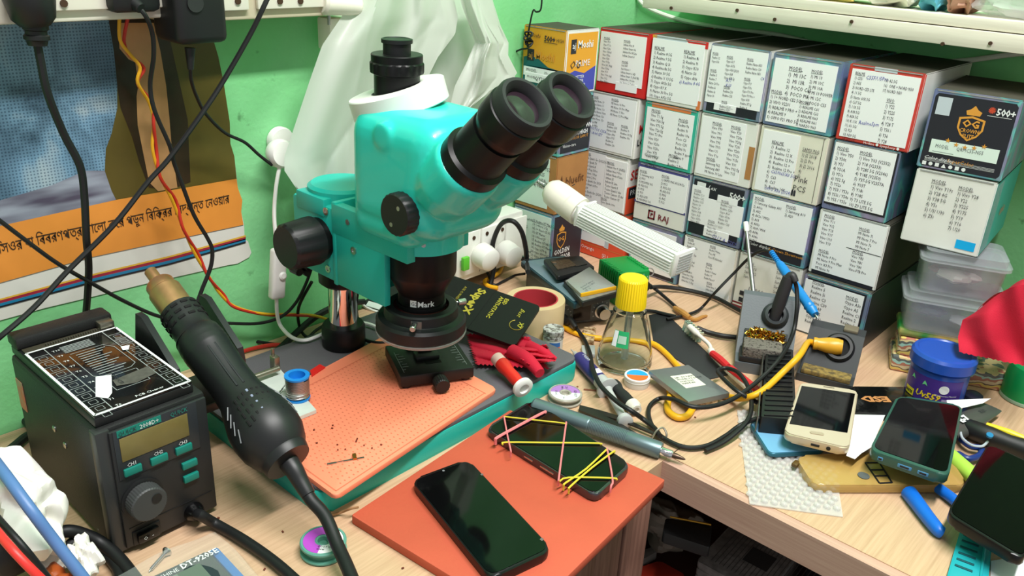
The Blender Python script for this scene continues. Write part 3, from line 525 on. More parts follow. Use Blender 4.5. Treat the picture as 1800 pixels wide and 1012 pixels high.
def p26(F, S, t):
    b = B(); F.lst(b, 0.22, 0.1, 0.078, 'MODEL\n1) Vivo Y19s\n2) Y28 4G\n3) Y38 5G\n4) Y5s\n5) U3/ U30\n6) Z5i'); F.lst(b, 0.56, 0.12, 0.078, 'MODEL\n1) Vivo Y28\n2) Y22\n3) Y22S\n4) Y17S\n5) Y19\n6) Y16\n7) U20'); part('printed_text', b, INK, t, 0)
    b = B(); F.rect(b, 0.7, 0.82, 0.94, 0.94, 0.0004); part('cyan_patch', b, CARD['cyan'], t)
    b = B()
    for k in range(22): S.rect(b, 0.02+0.012*k, 0.04, 0.024+0.012*k, 0.96, 0.0004)
    part('pale_stripes', b, CARD['lgrey'], t)
    b = B(); S.txt(b, 0.45, 0.45, 0.02, 'vivo', shear=0.3); part('tan_print', b, CARD['tan'], t, 0)
carton('white box with Vivo Y28 list and teal side, on the clear tubs', tc_.x-tw/2, tc_.x+tw/2, 0.163, 0.2545, tc_.y, 0.155, 'white', 'sky', yaw=ty, prints=p26)
CLc, CRc = W(1599, 294, 0.2545), W(1752, 315, 0.2545)
cw = (CRc-CLc).length; cc = (CLc+CRc)/2 + Vector((0.005, 0, 0))
carton('black box with a gold crown shield and 500+, standing on the teal-sided box', cc.x-cw/2, cc.x+cw/2, 0.2547, 0.348, cc.y, 0.155, HOLO, HOLO, yaw=math.radians(4), prints=p16)
# ------------------------------------------------------------------ shelf over the boxes and what lies on it
SHW = woodmat('white_painted_board', (226, 218, 204), (214, 204, 190), (170, 150, 132), (10, 260, 260), 0.6)
t = thing('wall_shelf', 'white painted two-board wall shelf above the box wall', 'shelf', (-0.2, 1.18, 0.393))
part('lower_board', B().bx(-0.735, 0.75, 1.10, YW-0.001, 0.393, 0.4125, 0.0006), SHW, t)
part('upper_board', B().bx(-0.735, 0.75, 1.104, YW-0.001, 0.4138, 0.426, 0.0006), SHW, t)
NAIL = M('rusty_nail', (84, 62, 48), 0.6, 0.6)
for (x, y) in ((1296, 18), (1362, 34), (1497, 38), (1741, 76), (1657, 77), (1180, 14)):
    p = WY(x, y, 1.0995); part('nail', B().cyl(p+Vector((0, 0.004, 0)), p-Vector((0, 0.0015, 0)), 0.0022, n=10), NAIL, t)
def packet(name, label, c, sx, sy, sz, mats, seed, group=None, film_mat=None):
    """a crumpled packet: a lumpy closed bag"""
    r = random.Random(seed); ph = [r.uniform(0, 6.3) for _ in range(8)]
    def fn(u, v):
        a = 2*PI*u; b = PI*(v-0.5); q = 0.35
        sg = lambda x, e: math.copysign(abs(x)**e, x)
        k = 1+0.10*math.sin(3*a+ph[0])*math.cos(2*b+ph[1])+0.07*math.sin(7*a+ph[2]+3*b)+0.05*math.sin(11*b+5*a+ph[3])
        return (c[0]+sx*k*sg(math.cos(b), q)*sg(math.cos(a), q), c[1]+sy*k*sg(math.cos(b), q)*sg(math.sin(a), q), c[2]+sz*(0.5+0.5*sg(math.sin(b), 0.5)*(0.85+0.15*math.sin(4*a+ph[4]))))
    return B().grid(fn, 36, 14)
pk = [('shelf_packet', 'small yellow card packet lying on the shelf', (-0.49, 1.15, 0.4255), (0.06, 0.035, 0.05), (222, 200, 110), 'packet'),
      ('shelf_packet', 'printed white paper packet on the shelf', (-0.395, 1.15, 0.4255), (0.03, 0.03, 0.05), (222, 222, 205), 'packet'),
      ('shelf_packet', 'bright blue packet on the shelf beside printed paper', (-0.345, 1.15, 0.4255), (0.013, 0.03, 0.05), (96, 180, 200), 'packet'),
      ('shelf_packet', 'reddish brown packet on the shelf', (-0.312, 1.15, 0.4255), (0.014, 0.03, 0.05), (176, 128, 104), 'packet')]
for i, (n, l, c, d, co, ct) in enumerate(pk):
    one(n, packet(n, l, c, d[0], d[1], d[2], None, i), M('packet_%d' % i, co, 0.5, var=0.2, scale=60), l, ct)
CLBAG = film('clear_bag_film', (205, 205, 200), 0.55, 0.25)
t = thing('plastic_parts_bag', 'crumpled clear plastic bag with purple contents on the shelf', 'bag', (-0.24, 1.17, 0.4255))
part('bag_film', packet('', '', (-0.235, 1.16, 0.4258), 0.06, 0.04, 0.06, None, 21), CLBAG, t)
part('contents', packet('', '', (-0.215, 1.165, 0.4262), 0.03, 0.022, 0.045, None, 22), M('purple_contents', (104, 88, 150), 0.5, var=0.4, scale=70, col2=(190, 120, 110)), t)
one('plastic_parts_bag', packet('', '', (-0.14, 1.16, 0.4255), 0.03, 0.04, 0.06, None, 23), M('pale_blue_bag', (190, 205, 208), 0.35, var=0.12, scale=40), 'pale blue plastic bag at the right end of the shelf', 'bag')
# cords by the shelf
def cable(name, label, pts, r, mat, sub=6, n=8, group=None, cat='cable'):
    return one(name, B().tube(pts, r, n, sub), mat, label, cat, group)
WCB = M('white_cable', (222, 222, 212), 0.5)
cable('white_cable', 'grey-white cable sagging along the back wall under the shelf', [WY(x, y, 1.25) for x, y in ((1118, -8), (1140, 14), (1200, 36), (1290, 52), (1360, 60), (1447, 80), (1560, 100), (1640, 108), (1700, 106), (1781, 95), (1830, 92))], 0.0035, WCB)
t = thing('black_string', 'knotted black string hanging before the amber box', 'string', WY(926, 80, 0.955))
part('string', B().tube([WY(x, y, 0.956) for x, y in ((953, -20), (951, 15), (943, 21), (937, 19), (930, 50), (927, 72), (928, 84), (915, 87), (897, 96), (880, 108))], 0.0013, 6, 6), RUBBER, t)
kb = B()
for k in range(4):
    c = WY(929, 62+k*5, 0.954); kb.tube([c+Vector((0.006*math.cos(a+k), 0.003*math.sin(2*a), 0.005*math.sin(a+k))) for a in [i*PI/4 for i in range(9)]], 0.0013, 5, 3)
part('knot', kb, RUBBER, t)
# ------------------------------------------------------------------ switchboards and plugs at the top of the left wall
IV = M('ivory_plastic', (232, 230, 214), 0.4); IVD = M('aged_cream_board', (214, 204, 176), 0.6, var=0.1, scale=20)
def board(name, label, y0, y1, xf, z0, mat, screws, mods):
    t = thing(name, label, 'switchboard', (XW, (y0+y1)/2, z0))
    part('backbox', B().bx(XW+0.0005, xf, y0, y1, z0, 0.50, 0.003), mat, t)
    for (a, b_) in mods: part('module_plate', B().bx(xf, xf+0.005, a, b_, z0+0.010, 0.495, 0.0015), IV, t)
    for (x, y) in screws:
        p = WX(x, y, xf+0.0055); part('screw', B().cyl(p-Vector((0.002, 0, 0)), p+Vector((0.0012, 0, 0)), 0.0032, n=12), NAIL, t)
board('switchboard', 'white switchboard with black plugs, top left of the green wall', 0.12, 0.405, -0.800, 0.3995, IV, ((112, 6),), ((0.13, 0.225), (0.30, 0.352), (0.356, 0.40)))
board('switchboard', 'cream switchboard behind the hanging plastic bag', 0.4055, 0.62, -0.805, 0.3935, IVD, ((388, 13), (418, 2), (492, 2), (528, 2)), ((0.41, 0.49), (0.50, 0.61)))
def plugthing(label, bodyfn, name='black_plug'):
    t = thing(name, label, 'plug', (-0.8, 0.3, 0.40)); bodyfn(t); return t
XP = -0.79
def pl1(t):
    a, b_ = WX(45, -30, -0.785), WX(62, 45, -0.785)
    part('plug_body', B().axl(a, b_-a, [(0.018, 0), (0.020, 0.012), (0.017, 0.028), (0.012, (b_-a).length)], 20), BLACK, t)
    c = WX(66, 80, -0.785)
    part('strain_relief', B().axl(b_, c-b_, [(0.010, -0.003), (0.010, 0.003), (0.0085, 0.004), (0.0085, 0.007), (0.010, 0.008), (0.010, 0.011), (0.0085, 0.012), (0.0075, (c-b_).length)], 16), BLACK, t)
plugthing('large black plug hanging at the left edge of the switchboard', pl1)
def pl2(t):
    p = WX(226, -5, -0.80); part('plug_body', B().box(p+Vector((0, 0, 0.004)), (0.034, 0.046, 0.032), 0.006), BLACK, t)
    q = WX(236, 8, -0.783); part('cord_outlet', B().cyl(q+Vector((-0.01, 0, 0.003)), q+Vector((0.004, 0.004, -0.003)), 0.007, 0.005, bev=0.001), BLACK, t)
plugthing('square black plug in the middle of the switchboard', pl2)
def pl3(t):
    p = WX(332, 15, -0.795); part('adapter_body', B().box(p+Vector((0, 0, 0.006)), (0.05, 0.052, 0.072), 0.007, 3), BLACK, t)
    q = WX(343, 6, -0.7695); part('round_mark', B().cyl(q, q+Vector((0.0012, 0, 0)), 0.008, n=20), M('dark_grey_plastic', (44, 46, 46), 0.4), t)
    a, b_ = WX(334, 84, -0.785), WX(335, 122, -0.785); part('strain_relief', B().cyl(a, b_, 0.005, 0.0028, n=12), BLACK, t)
plugthing('big rounded black power adapter under the switchboard', pl3, 'power_adapter')
XC = -0.80
def wc(name, label, pts, r, mat=RUBBER, X=XC, ztail=None):
    P = []
    for p in pts:
        if len(p) == 2: P.append(WX(p[0], p[1], X))
        elif p[2] == 'z': P.append(W(p[0], p[1], p[3]))
        else: P.append(WX(p[0], p[1], p[2]))
    return cable(name, label, P, r, mat)
wc('power_cable', 'thick black cable falling from the large plug to the rework station', [(66, 78, -.785), (72, 110, -.785), (84, 165, -.785), (112, 235, -.79), (140, 290, -.79), (148, 340, -.79), (152, 420, -.79), (156, 470, -.80), (153, 530, -.81), (148, 575, -.825), (140, 610, -.835)], 0.0036)
wc('power_cable', 'black cable wavering down from the square plug behind the heat gun', [(238, 8, -.785), (256, 28, -.78), (268, 60, -.785), (270, 100, -.79), (264, 150, -.80), (272, 195), (298, 255), (306, 286), (320, 324), (341, 378), (365, 419), (373, 440), (370, 470), (353, 514), (345, 545), (350, 590, -.815), (380, 625, -.83)], 0.0022)
wc('power_cable', 'thin black cable from the rounded adapter to the white round plug', [(335, 118, -.785), (336, 140, -.79), (345, 168, -.80), (362, 200, -.81), (395, 233, -.82), (430, 250, -.82), (455, 272, -.825), (478, 290, -.826)], 0.0018)
wc('power_cable', 'black cable running diagonally down across the poster', [(478, -20, -.78), (462, 15, -.78), (440, 60, -.785), (400, 130, -.79), (365, 185, -.79), (300, 275, -.79), (260, 320, -.79), (200, 395, -.785), (120, 475, -.78), (60, 540, -.77), (0, 592, -.76), (-40, 624, -.77), (-110, 678, -.775), (-200, 735, -.78)], 0.0026)
wc('power_cable', 'thin black cable crossing the poster bottom towards the microscope', [(-260, 150, -.82), (-120, 285, -.81), (-30, 365, -.80), (0, 388, -.80), (45, 422, -.80), (100, 462, -.80), (160, 497, -.80), (220, 530, -.81), (280, 556, -.815), (340, 566, -.82), (400, 568, -.82), (455, 568, -.82), (495, 556, -.815), (520, 532, -.81), (537, 500, -.80), (548, 470, -.79)], 0.0020)
YL = M('yellow_wire', (226, 168, 30), 0.45); RD = M('red_wire', (196, 50, 34), 0.45)
tw1 = [(210, 30, -.82), (211, 70, -.82), (228, 95, -.82), (246, 118, -.82), (242, 145, -.82), (262, 180, -.825), (270, 215, -.825), (268, 262, -.825), (282, 310, -.825), (302, 350, -.825), (322, 400, -.825), (342, 445, -.825), (366, 484, -.825), (386, 515, -.825), (412, 538, -.825), (460, 551, -.825), (520, 552, -.825), (560, 556, -.82), (600, 572, -.80)]
wc('yellow_wire', 'yellow wire twisted with a red wire down the poster', tw1, 0.0017, YL)
tw2 = [(x+(4 if i % 2 else -3)+3, y+2, -.826 if i % 2 else -.821) for i, (x, y, _) in enumerate(tw1)]; tw2[0] = (225, 30, -.82)
wc('red_wire', 'red wire twisted with a yellow wire down the poster', tw2, 0.0017, RD)
# ------------------------------------------------------------------ poster
XPO = XW+0.0012
def pp(b, pts, lift, mi=0, sub=1):
    b.quad([WX(x, y, XPO+lift) for x, y in pts], mi=mi)
def jeans():
    m = M('blue_dotted_print', (84, 120, 150), 0.4); nt = m.node_tree; b = nt.nodes['Principled BSDF']; tc = nt.nodes.new('ShaderNodeTexCoord')
    n = nt.nodes.new('ShaderNodeTexNoise'); n.inputs['Scale'].default_value = 9; n.inputs['Detail'].default_value = 3; n.inputs['Distortion'].default_value = 1.2; nt.links.new(tc.outputs['Object'], n.inputs[0])
    r = nt.nodes.new('ShaderNodeValToRGB'); e = r.color_ramp.elements; e[0].position = 0.3; e[0].color = rgb((40, 66, 84)); e[1].position = 0.72; e[1].color = rgb((196, 206, 204)); q = e.new(0.5); q.color = rgb((112, 150, 176))
    v = nt.nodes.new('ShaderNodeTexVoronoi'); v.inputs['Scale'].default_value = 330; v.inputs['Randomness'].default_value = 0.1; nt.links.new(tc.outputs['Object'], v.inputs['Vector'])
    r2 = nt.nodes.new('ShaderNodeValToRGB'); r2.color_ramp.elements[0].position = 0.22; r2.color_ramp.elements[1].position = 0.34; r2.color_ramp.elements[0].color = (.42, .46, .5, 1)
    nt.links.new(v.outputs['Distance'], r2.inputs[0]); nt.links.new(n.outputs['Fac'], r.inputs[0])
    mx = nt.nodes.new('ShaderNodeMix'); mx.data_type = 'RGBA'; mx.blend_type = 'MULTIPLY'; mx.inputs[0].default_value = 1; nt.links.new(r.outputs[0], mx.inputs[6]); nt.links.new(r2.outputs[0], mx.inputs[7]); nt.links.new(mx.outputs[2], b.inputs['Base Color']); return m
t = thing('wall_poster', 'torn glossy poster with orange Bengali text band on the green wall', 'poster', WX(200, 500, XPO))
edge = [(-70, 582), (0, 563), (80, 541), (160, 522), (250, 500), (330, 482), (400, 466), (418, 463), (438, 452), (442, 444), (436, 424), (430, 420), (429, 395), (424, 372), (426, 352), (418, 330), (416, 312), (412, 275), (405, 252), (404, 215), (394, 150), (384, 100), (372, 60), (372, 20), (-70, 30)]
front = [WX(x, y, XPO) for x, y in edge]; bk = [p-Vector((0.0006, 0, 0)) for p in front]; n = len(edge)
b = B().add(front+bk, [tuple(range(n)), tuple(range(2*n-1, n-1, -1))]+[(i, (i+1) % n, n+(i+1) % n, n+i) for i in range(n)]); part('sheet', b, M('poster_white', (214, 214, 206), 0.35), t)
b = B(); pp(b, [(-70, 30), (372, 20), (372, 60), (384, 100), (394, 150), (404, 215), (405, 252), (412, 275), (416, 314), (205, 351), (-70, 414)], 0.0003); part('olive_print', b, M('olive_print', (98, 86, 36), 0.35, var=0.35, scale=12), t)
b = B(); pp(b, [(-70, 30), (190, 30), (200, 90), (206, 150), (206, 190), (196, 235), (186, 262), (184, 300), (196, 335), (204, 351), (-70, 414)], 0.0006); part('blue_print', b, jeans(), t)
b = B(); pp(b, [(-70, 372), (0, 352), (90, 326), (150, 300), (184, 300), (196, 335), (204, 351), (-70, 414)], 0.0007); part('fold_print', b, M('lilac_fold_print', (150, 158, 172), 0.4, col2=(78, 74, 92), scale=26, stretch=(1, 0.5, 2.6), detail=2), t)
b = B(); pp(b, [(190, 30), (300, 30), (300, 75), (330, 210), (335, 320), (300, 333), (262, 330), (245, 285), (232, 240), (212, 190), (206, 150), (200, 90)], 0.0005); part('brown_print', b, M('brown_print', (56, 42, 26), 0.35, var=0.4, scale=20), t)
b = B(); pp(b, [(208, 40), (270, 40), (282, 90), (292, 150), (298, 210), (302, 260), (312, 330), (278, 336), (262, 320), (252, 270), (242, 220), (240, 170), (243, 150), (238, 110), (226, 104), (210, 85)], 0.0008); part('skin_print', b, M('skin_print', (196, 148, 98), 0.35, var=0.3, scale=18), t)
b = B(); pp(b, [(-70, 414), (0, 397), (205, 351), (416, 314), (418, 330), (426, 352), (424, 372), (428, 395), (160, 452), (0, 497), (-70, 516)], 0.0009); part('orange_band', b, M('orange_print', (226, 146, 62), 0.35, var=0.12, scale=16), t)
for nm, o0, o1, c in (('yellow_stripe', 0, 3, (214, 170, 60)), ('red_stripe', 3, 8, (150, 40, 60)), ('blue_stripe', 8, 13, (34, 120, 160)), ('black_stripe', 13, 16, (30, 34, 40))):
    b = B(); top = [(-70, 545), (0, 525), (160, 482), (300, 449), (432, 413 if o1 < 9 else 411)]
    pp(b, [(x, y+o0) for x, y in top]+[(x, y+o1) for x, y in reversed(top)], 0.0006); part(nm, b, M(nm+'_print', c, 0.4), t)
b = B(); o0 = WX(-6, 447, XPO+0.0014); o1 = WX(404, 356, XPO+0.0014); dx = (o1-o0).normalized(); L = (o1-o0).length
txt = '\u09be\u09bf\u09b8\u0993\u09b0 \u09ac\u09be \u09ac\u09bf\u09ac\u09b0\u09a3\u09aa\u09a4\u09cd\u09b0 \u09ad\u09be\u09b2\u09cb \u0995\u09b0\u09c7 \u09aa\u09dc\u09c1\u09a8 \u09ac\u09bf\u0995\u09cd\u09b0\u09bf\u09b0 \u09b8\u09bf\u09a6\u09cd\u09a7\u09be\u09a8\u09cd\u09a4 \u09a8\u09c7\u0993\u09df\u09be\u09b0'
def bn_visual(s):
    """put left-standing vowel signs before their consonant cluster, as they are seen"""
    out = []; 
    for ch in s:
        if ch in '\u09bf\u09c7' or ch == '\u09cb':
            k = len(out)-1
            while k >= 2 and out[k-1] == '\u09cd': k -= 2
            if ch == '\u09cb': out.insert(max(k, 0), '\u09c7'); out.append('\u09be')
            else: out.insert(max(k, 0), ch)
        else: out.append(ch)
    return ''.join(out)
tb = B().text(bn_visual(txt), 0.014, Matrix()); ww = max(v[0] for v in tb.v); k = L/ww
mm = mtx(o0, dx, Vector((1, 0, 0)).cross(dx), Vector((1, 0, 0)))
b.add([(v[0]*k, v[1]*1.05, 0) for v in tb.v], tb.f, mm); part('printed_text', b, M('poster_ink', (50, 40, 30), 0.5), t, 0)
# ------------------------------------------------------------------ white cord with in-line switch and round plug
t = thing('round_plug', 'white round two-pin plug on the wall left of the plastic bag', 'plug', WX(488, 290, -0.84))
c = WX(494, 255, -0.842); part('wall_socket', B().axl(c+Vector((-0.007, 0.002, 0.004)), (1, 0, 0), [(0.0165, 0), (0.0165, 0.006), (0.015, 0.009)], 28), WHITE, t)
c = WX(489, 270, -0.832); part('plug_body', B().axl(c+Vector((-0.002, 0, 0)), (1, 0, 0.15), [(0.0155, 0), (0.0165, 0.003), (0.0165, 0.010), (0.014, 0.014)], 28), WHITE, t)
t = thing('lamp_cord', 'white cord with an in-line rocker switch hanging down to the microscope base', 'cord', WX(487, 480, -0.82))
part('cord', B().tube([WX(492, 290, -.825), WX(485, 330, -.82), WX(482, 380, -.815), WX(487, 440, -.81)], 0.0023, 8, 6), WHITE, t)
a, b_ = WX(490, 436, -.81), WX(486, 524, -.81); x, y, z = frame(b_-a, (0, 1, 0)); m = mtx((a+b_)/2, x, y, z); L = (b_-a).length
bb = B(); bb.box((0, 0, 0), (0.0185, 0.012, L), 0.0035, 3, m); part('switch_body', bb, WHITE, t)
q = WX(498, 486, -.803); part('switch_button', B().axl(q+Vector((-0.004, 0, 0)), (1, 0, 0.2), [(0.005, 0), (0.005, 0.004), (0.003, 0.0055)], 18), WHITE, t)
part('cord', B().tube([WX(486, 520, -.81), WX(487, 550, -.81), WX(493, 572, -.808), W(512, 592, .034), W(535, 598, .033), W(560, 590, .033), W(585, 577, .033), W(612, 567, .033), W(650, 570, .033), W(690, 590, .033), W(722, 596, .05)], 0.0023, 8, 6), WHITE, t)
# ------------------------------------------------------------------ white plug and translucent bag
t = thing('white_plug', 'white plug and adapter in the cream switchboard beside the bag', 'plug', WX(590, 30, -0.82))
a, b_ = WX(565, 4, -0.805), WX(632, 10, -0.80); part('plug_body', B().cyl(a, b_, 0.0135, 0.011, bev=0.003), IV, t)
a = WX(590, 58, -0.825); part('adapter_block', B().box(a, (0.025, 0.034, 0.036), 0.003), IV, t)
a = WX(578, 24, -0.815); part('pin', B().cyl(a+Vector((0, 0, 0.006)), a-Vector((0, 0, 0.012)), 0.002, n=8), STEEL, t)
def bagmat():
    m = bpy.data.materials.new('milky_bag'); m.use_nodes = True; nt = m.node_tree; nt.nodes.clear()
    out = nt.nodes.new('ShaderNodeOutputMaterial'); d = nt.nodes.new('ShaderNodeBsdfPrincipled'); d.inputs['Base Color'].default_value = rgb((218, 221, 213)); d.inputs['Roughness'].default_value = 0.4
    tl = nt.nodes.new('ShaderNodeBsdfTranslucent'); tl.inputs[0].default_value = rgb((228, 230, 222)); tr = nt.nodes.new('ShaderNodeBsdfTransparent')
    m1 = nt.nodes.new('ShaderNodeMixShader'); m1.inputs[0].default_value = 0.32; m2 = nt.nodes.new('ShaderNodeMixShader'); m2.inputs[0].default_value = 0.05
    nt.links.new(d.outputs[0], m1.inputs[1]); nt.links.new(tl.outputs[0], m1.inputs[2]); nt.links.new(m1.outputs[0], m2.inputs[1]); nt.links.new(tr.outputs[0], m2.inputs[2]); nt.links.new(m2.outputs[0], out.inputs[0]); return m
MILK = bagmat()
def poly_at(pl, v):
    n = len(pl)-1; k = min(int(v*n), n-1); f = v*n-k
    return tuple(pl[k][i]*(1-f)+pl[k+1][i]*f for i in range(len(pl[0])))
def sheet(Lf, Rt, X0, amp, seed, nu=60, nv=60, folds=3):
    """hanging film: a few broad creases that run down and fade, and small crumples"""
    r = random.Random(seed); cr = [(r.uniform(0, 1), r.uniform(-0.5, 0.5), r.uniform(0.05, 0.16), r.choice((-1, 1, 1))) for _ in range(folds*2)]; ph = [r.uniform(0, 6.3) for _ in range(4)]
    def fn(u, v):
        a = poly_at(Lf, v); c = poly_at(Rt, v); x = a[0]*(1-u)+c[0]*u; y = a[1]*(1-u)+c[1]*u; d = 0
        for (u0, sl, wd, sg) in cr:
            q = abs(u-u0-sl*(v-0.4))/(wd*1.6)
            if q < 1: d += sg*amp*0.7*(0.5+0.5*math.cos(PI*q))*(0.3+0.7*math.sin(2.2*v+ph[2])**2)
        d += amp*0.5*abs(math.sin(3.2*u+2.4*v+ph[0]))**0.6-amp*0.4*abs(math.sin(5.1*u-2.7*v+ph[2]))**0.5+amp*0.12*math.sin(13*u-9*v+ph[1])*math.sin(5*v+ph[3])
        return WX(x, y, X0+d)
    return B().grid(fn, nu, nv)
t = thing('plastic_bag', 'milky translucent plastic bag hanging behind the microscope', 'bag', WX(700, 100, -0.78))
b = sheet([(640, -40), (600, 30), (566, 80), (545, 140), (520, 215), (500, 275), (500, 300), (520, 330), (535, 350), (536, 400)], [(790, -40), (805, 30), (800, 60), (770, 100), (745, 150), (720, 200), (700, 250), (670, 300), (635, 330), (560, 392)], -0.798, 0.011, 3)
part('front_layer', b, MILK, t)
b = sheet([(680, -40), (660, 20), (650, 80), (640, 130), (620, 180), (600, 230), (590, 290), (600, 330)], [(862, -40), (866, 0), (880, 45), (894, 75), (893, 110), (900, 130), (911, 140), (890, 180), (860, 240), (760, 330)], -0.822, 0.009, 5)
part('back_layer', b, MILK, t)
b = sheet([(800, -40), (812, 10), (825, 45), (835, 75), (820, 110), (800, 150), (790, 190), (780, 230)], [(858, -40), (866, 5), (876, 45), (893, 75), (892, 95), (909, 128), (902, 138), (860, 160)], -0.785, 0.008, 9)
part('crumpled_top', b, MILK, t)
# ------------------------------------------------------------------ stereo microscope
TEAL = M('turquoise_enamel', (44, 206, 190), 0.32, coat=0.25, bump=0.04, bscale=900); TEALD = M('turquoise_cast', (34, 184, 168), 0.4, bump=0.08, bscale=900)
MBLK = M('satin_black_metal', (16, 16, 17), 0.38, spec=0.3); MAT_GREY = M('dark_grey_pad', (92, 90, 95), 0.7, bump=0.2, bscale=700)
AX, AY = -0.607, 0.552; CX, CY = -0.737, 0.547
t = thing('stereo_microscope', 'turquoise trinocular stereo microscope on a wide turquoise base', 'microscope', (-0.65, 0.545, 0))
bx0, bx1, by0, by1 = -0.782, -0.524, 0.358, 0.732
b = B(); b.prism(rrect(bx1-bx0, by1-by0, 0.012, 5, (bx0+bx1)/2, (by0+by1)/2), 0.0, 0.0235, bev=0.003); part('base', b, TEALD, t)
b = B(); b.prism(rrect(bx1-bx0-0.002, by1-by0-0.002, 0.012, 5, (bx0+bx1)/2, (by0+by1)/2), 0.0237, 0.028, bev=0.0015); pad = part('base_pad', b, MAT_GREY, t)
part('column', B().axl((CX, CY, 0.028), (0, 0, 1), [(0.0165, 0), (0.0165, 0.12)], 40), CHROME, t)
part('column_collar', B().axl((CX, CY, 0.028), (0, 0, 1), [(0.024, 0), (0.0255, 0.002), (0.0255, 0.024), (0.023, 0.028), (0.0175, 0.028)], 40), MBLK, t)
part('lower_sleeve', B().axl((CX, CY, 0.107), (0, 0, 1), [(0.022, 0), (0.0265, 0.004), (0.0265, 0.026)], 40), MBLK, t)
b = B(); b.bx(-0.775, -0.7015, 0.511, 0.590, 0.129, 0.213, 0.004); b.bx(-0.765, -0.715, 0.5095, 0.53, 0.2, 0.220, 0.002); fb = part('focus_block', b, TEALD, t)
b = B(); b.axl((CX, 0.5515, 0.196), (0, 0, 1), [(0.038, 0), (0.038, 0.028), (0.034, 0.031)], 40); part('clamp_head', b, TEALD, t)
for (x, z) in ((-0.712, 0.208), (-0.712, 0.142)): part('hex_screw', B().axl((x, 0.5108, z), (0, -1, 0), [(0.0042, 0), (0.0042, 0.0012), (0.0022, 0.0012), (0.0022, 0.0004)], 16), STEEL, fb)
b = B(); b.bx(-0.701, -0.694, 0.509, 0.592, 0.128, 0.222, 0.0015); b.bx(-0.694, -0.615, 0.509, 0.517, 0.130, 0.220, 0.001); b.bx(-0.694, -0.615, 0.584, 0.592, 0.130, 0.220, 0.001)
b.bx(-0.694, -0.650, 0.517, 0.584, 0.130, 0.186, 0.001); b.bx(-0.70, -0.58, 0.5085, 0.5195, 0.188, 0.2205, 0.001); b.bx(-0.70, -0.58, 0.583, 0.593, 0.188, 0.2205, 0.001); arm = part('arm', b, TEALD, t)
part('hex_screw', B().axl((-0.664, 0.509, 0.178), (0, -1, 0), [(0.0042, 0), (0.0042, 0.0012), (0.0022, 0.0012), (0.0022, 0.0004)], 16), STEEL, arm)
part('hex_screw', B().axl((-0.672, 0.5083, 0.207), (0, -1, 0), [(0.003, 0), (0.003, 0.0008)], 16), STEEL, arm)
# focus knob with ribbed grip
def ribbed(a, d, r, L, nr=30, depth=0.0012, bev=0.003, taper=1.0):
    rs = []; xx, yy, zz = frame(d); N = nr*4; m = mtx(a, xx, yy, zz); out = B()
    for (k, rr) in ((0, r*0.985*taper**0), (bev, r), (L-bev, r*taper), (L, r*taper-bev)):
        rs.append([((rr-(depth if (i//2) % 2 and 0 < k < L else 0))*math.cos(2*PI*i/N), (rr-(depth if (i//2) % 2 and 0 < k < L else 0))*math.sin(2*PI*i/N), k) for i in range(N)])
    return out.rings(rs, m=m)
fk = Vector((-0.726, 0.511, 0.173))
part('focus_knob', ribbed(fk+Vector((0, -0.008, 0)), (0, -1, 0), 0.027, 0.036, 12, 0.0012, 0.003, 0.93), BLACK, t)
part('focus_knob_shank', B().cyl(fk+Vector((0, 0.002, 0)), fk+Vector((0, -0.009, 0)), 0.024), MBLK, t)
part('focus_knob', ribbed((-0.726, 0.596, 0.173), (0, 1, 0), 0.027, 0.036, 12, 0.0012), BLACK, t)
b = B(); kc = Vector((-0.772, 0.525, 0.122))
for i in range(5):
    a = 2*PI*i/5; b.cyl(kc+Vector((-0.004, 0, 0)), kc+Vector((-0.018, 0, 0)), 0.006, n=12); b.cyl(kc+Vector((-0.004, 0.010*math.cos(a), 0.010*math.sin(a))), kc+Vector((-0.018, 0.010*math.cos(a), 0.010*math.sin(a))), 0.005, n=10)
b.cyl(kc+Vector((0.004, 0, 0)), kc+Vector((-0.006, 0, 0)), 0.004, n=10); part('clamp_knob', b, BLACK, t)
# head holder ring, barrel
A0 = Vector((AX, AY, 0))
part('head_ring', B().axl(A0+Vector((0, 0, 0.193)), (0, 0, 1), [(0.0415, 0), (0.0435, 0.001), (0.0435, 0.0225), (0.0425, 0.0235), (0.036, 0.0235)], 56), TEAL, t)
for a in (-115, -40): part('ring_screw', B().axl(A0+Vector((0.0433*math.cos(math.radians(a)), 0.0433*math.sin(math.radians(a)), 0.206)), (math.cos(math.radians(a)), math.sin(math.radians(a)), 0), [(0.0022, 0), (0.0022, 0.0004), (0.001, 0.0004)], 12), STEEL, t)
part('barrel', B().axl(A0+Vector((0, 0, 0.1275)), (0, 0, 1), [(0.022, 0), (0.0245, 0.0015), (0.0245, 0.012), (0.0252, 0.013), (0.0255, 0.0135), (0.030, 0.023), (0.0352, 0.033), (0.0362, 0.036), (0.0362, 0.066)], 56), MBLK, t)
part('objective_ring', B().axl(A0+Vector((0, 0, 0.123)), (0, 0, 1), [(0.0225, 0), (0.0262, 0.001), (0.0262, 0.0055), (0.0225, 0.006)], 48), MBLK, t)
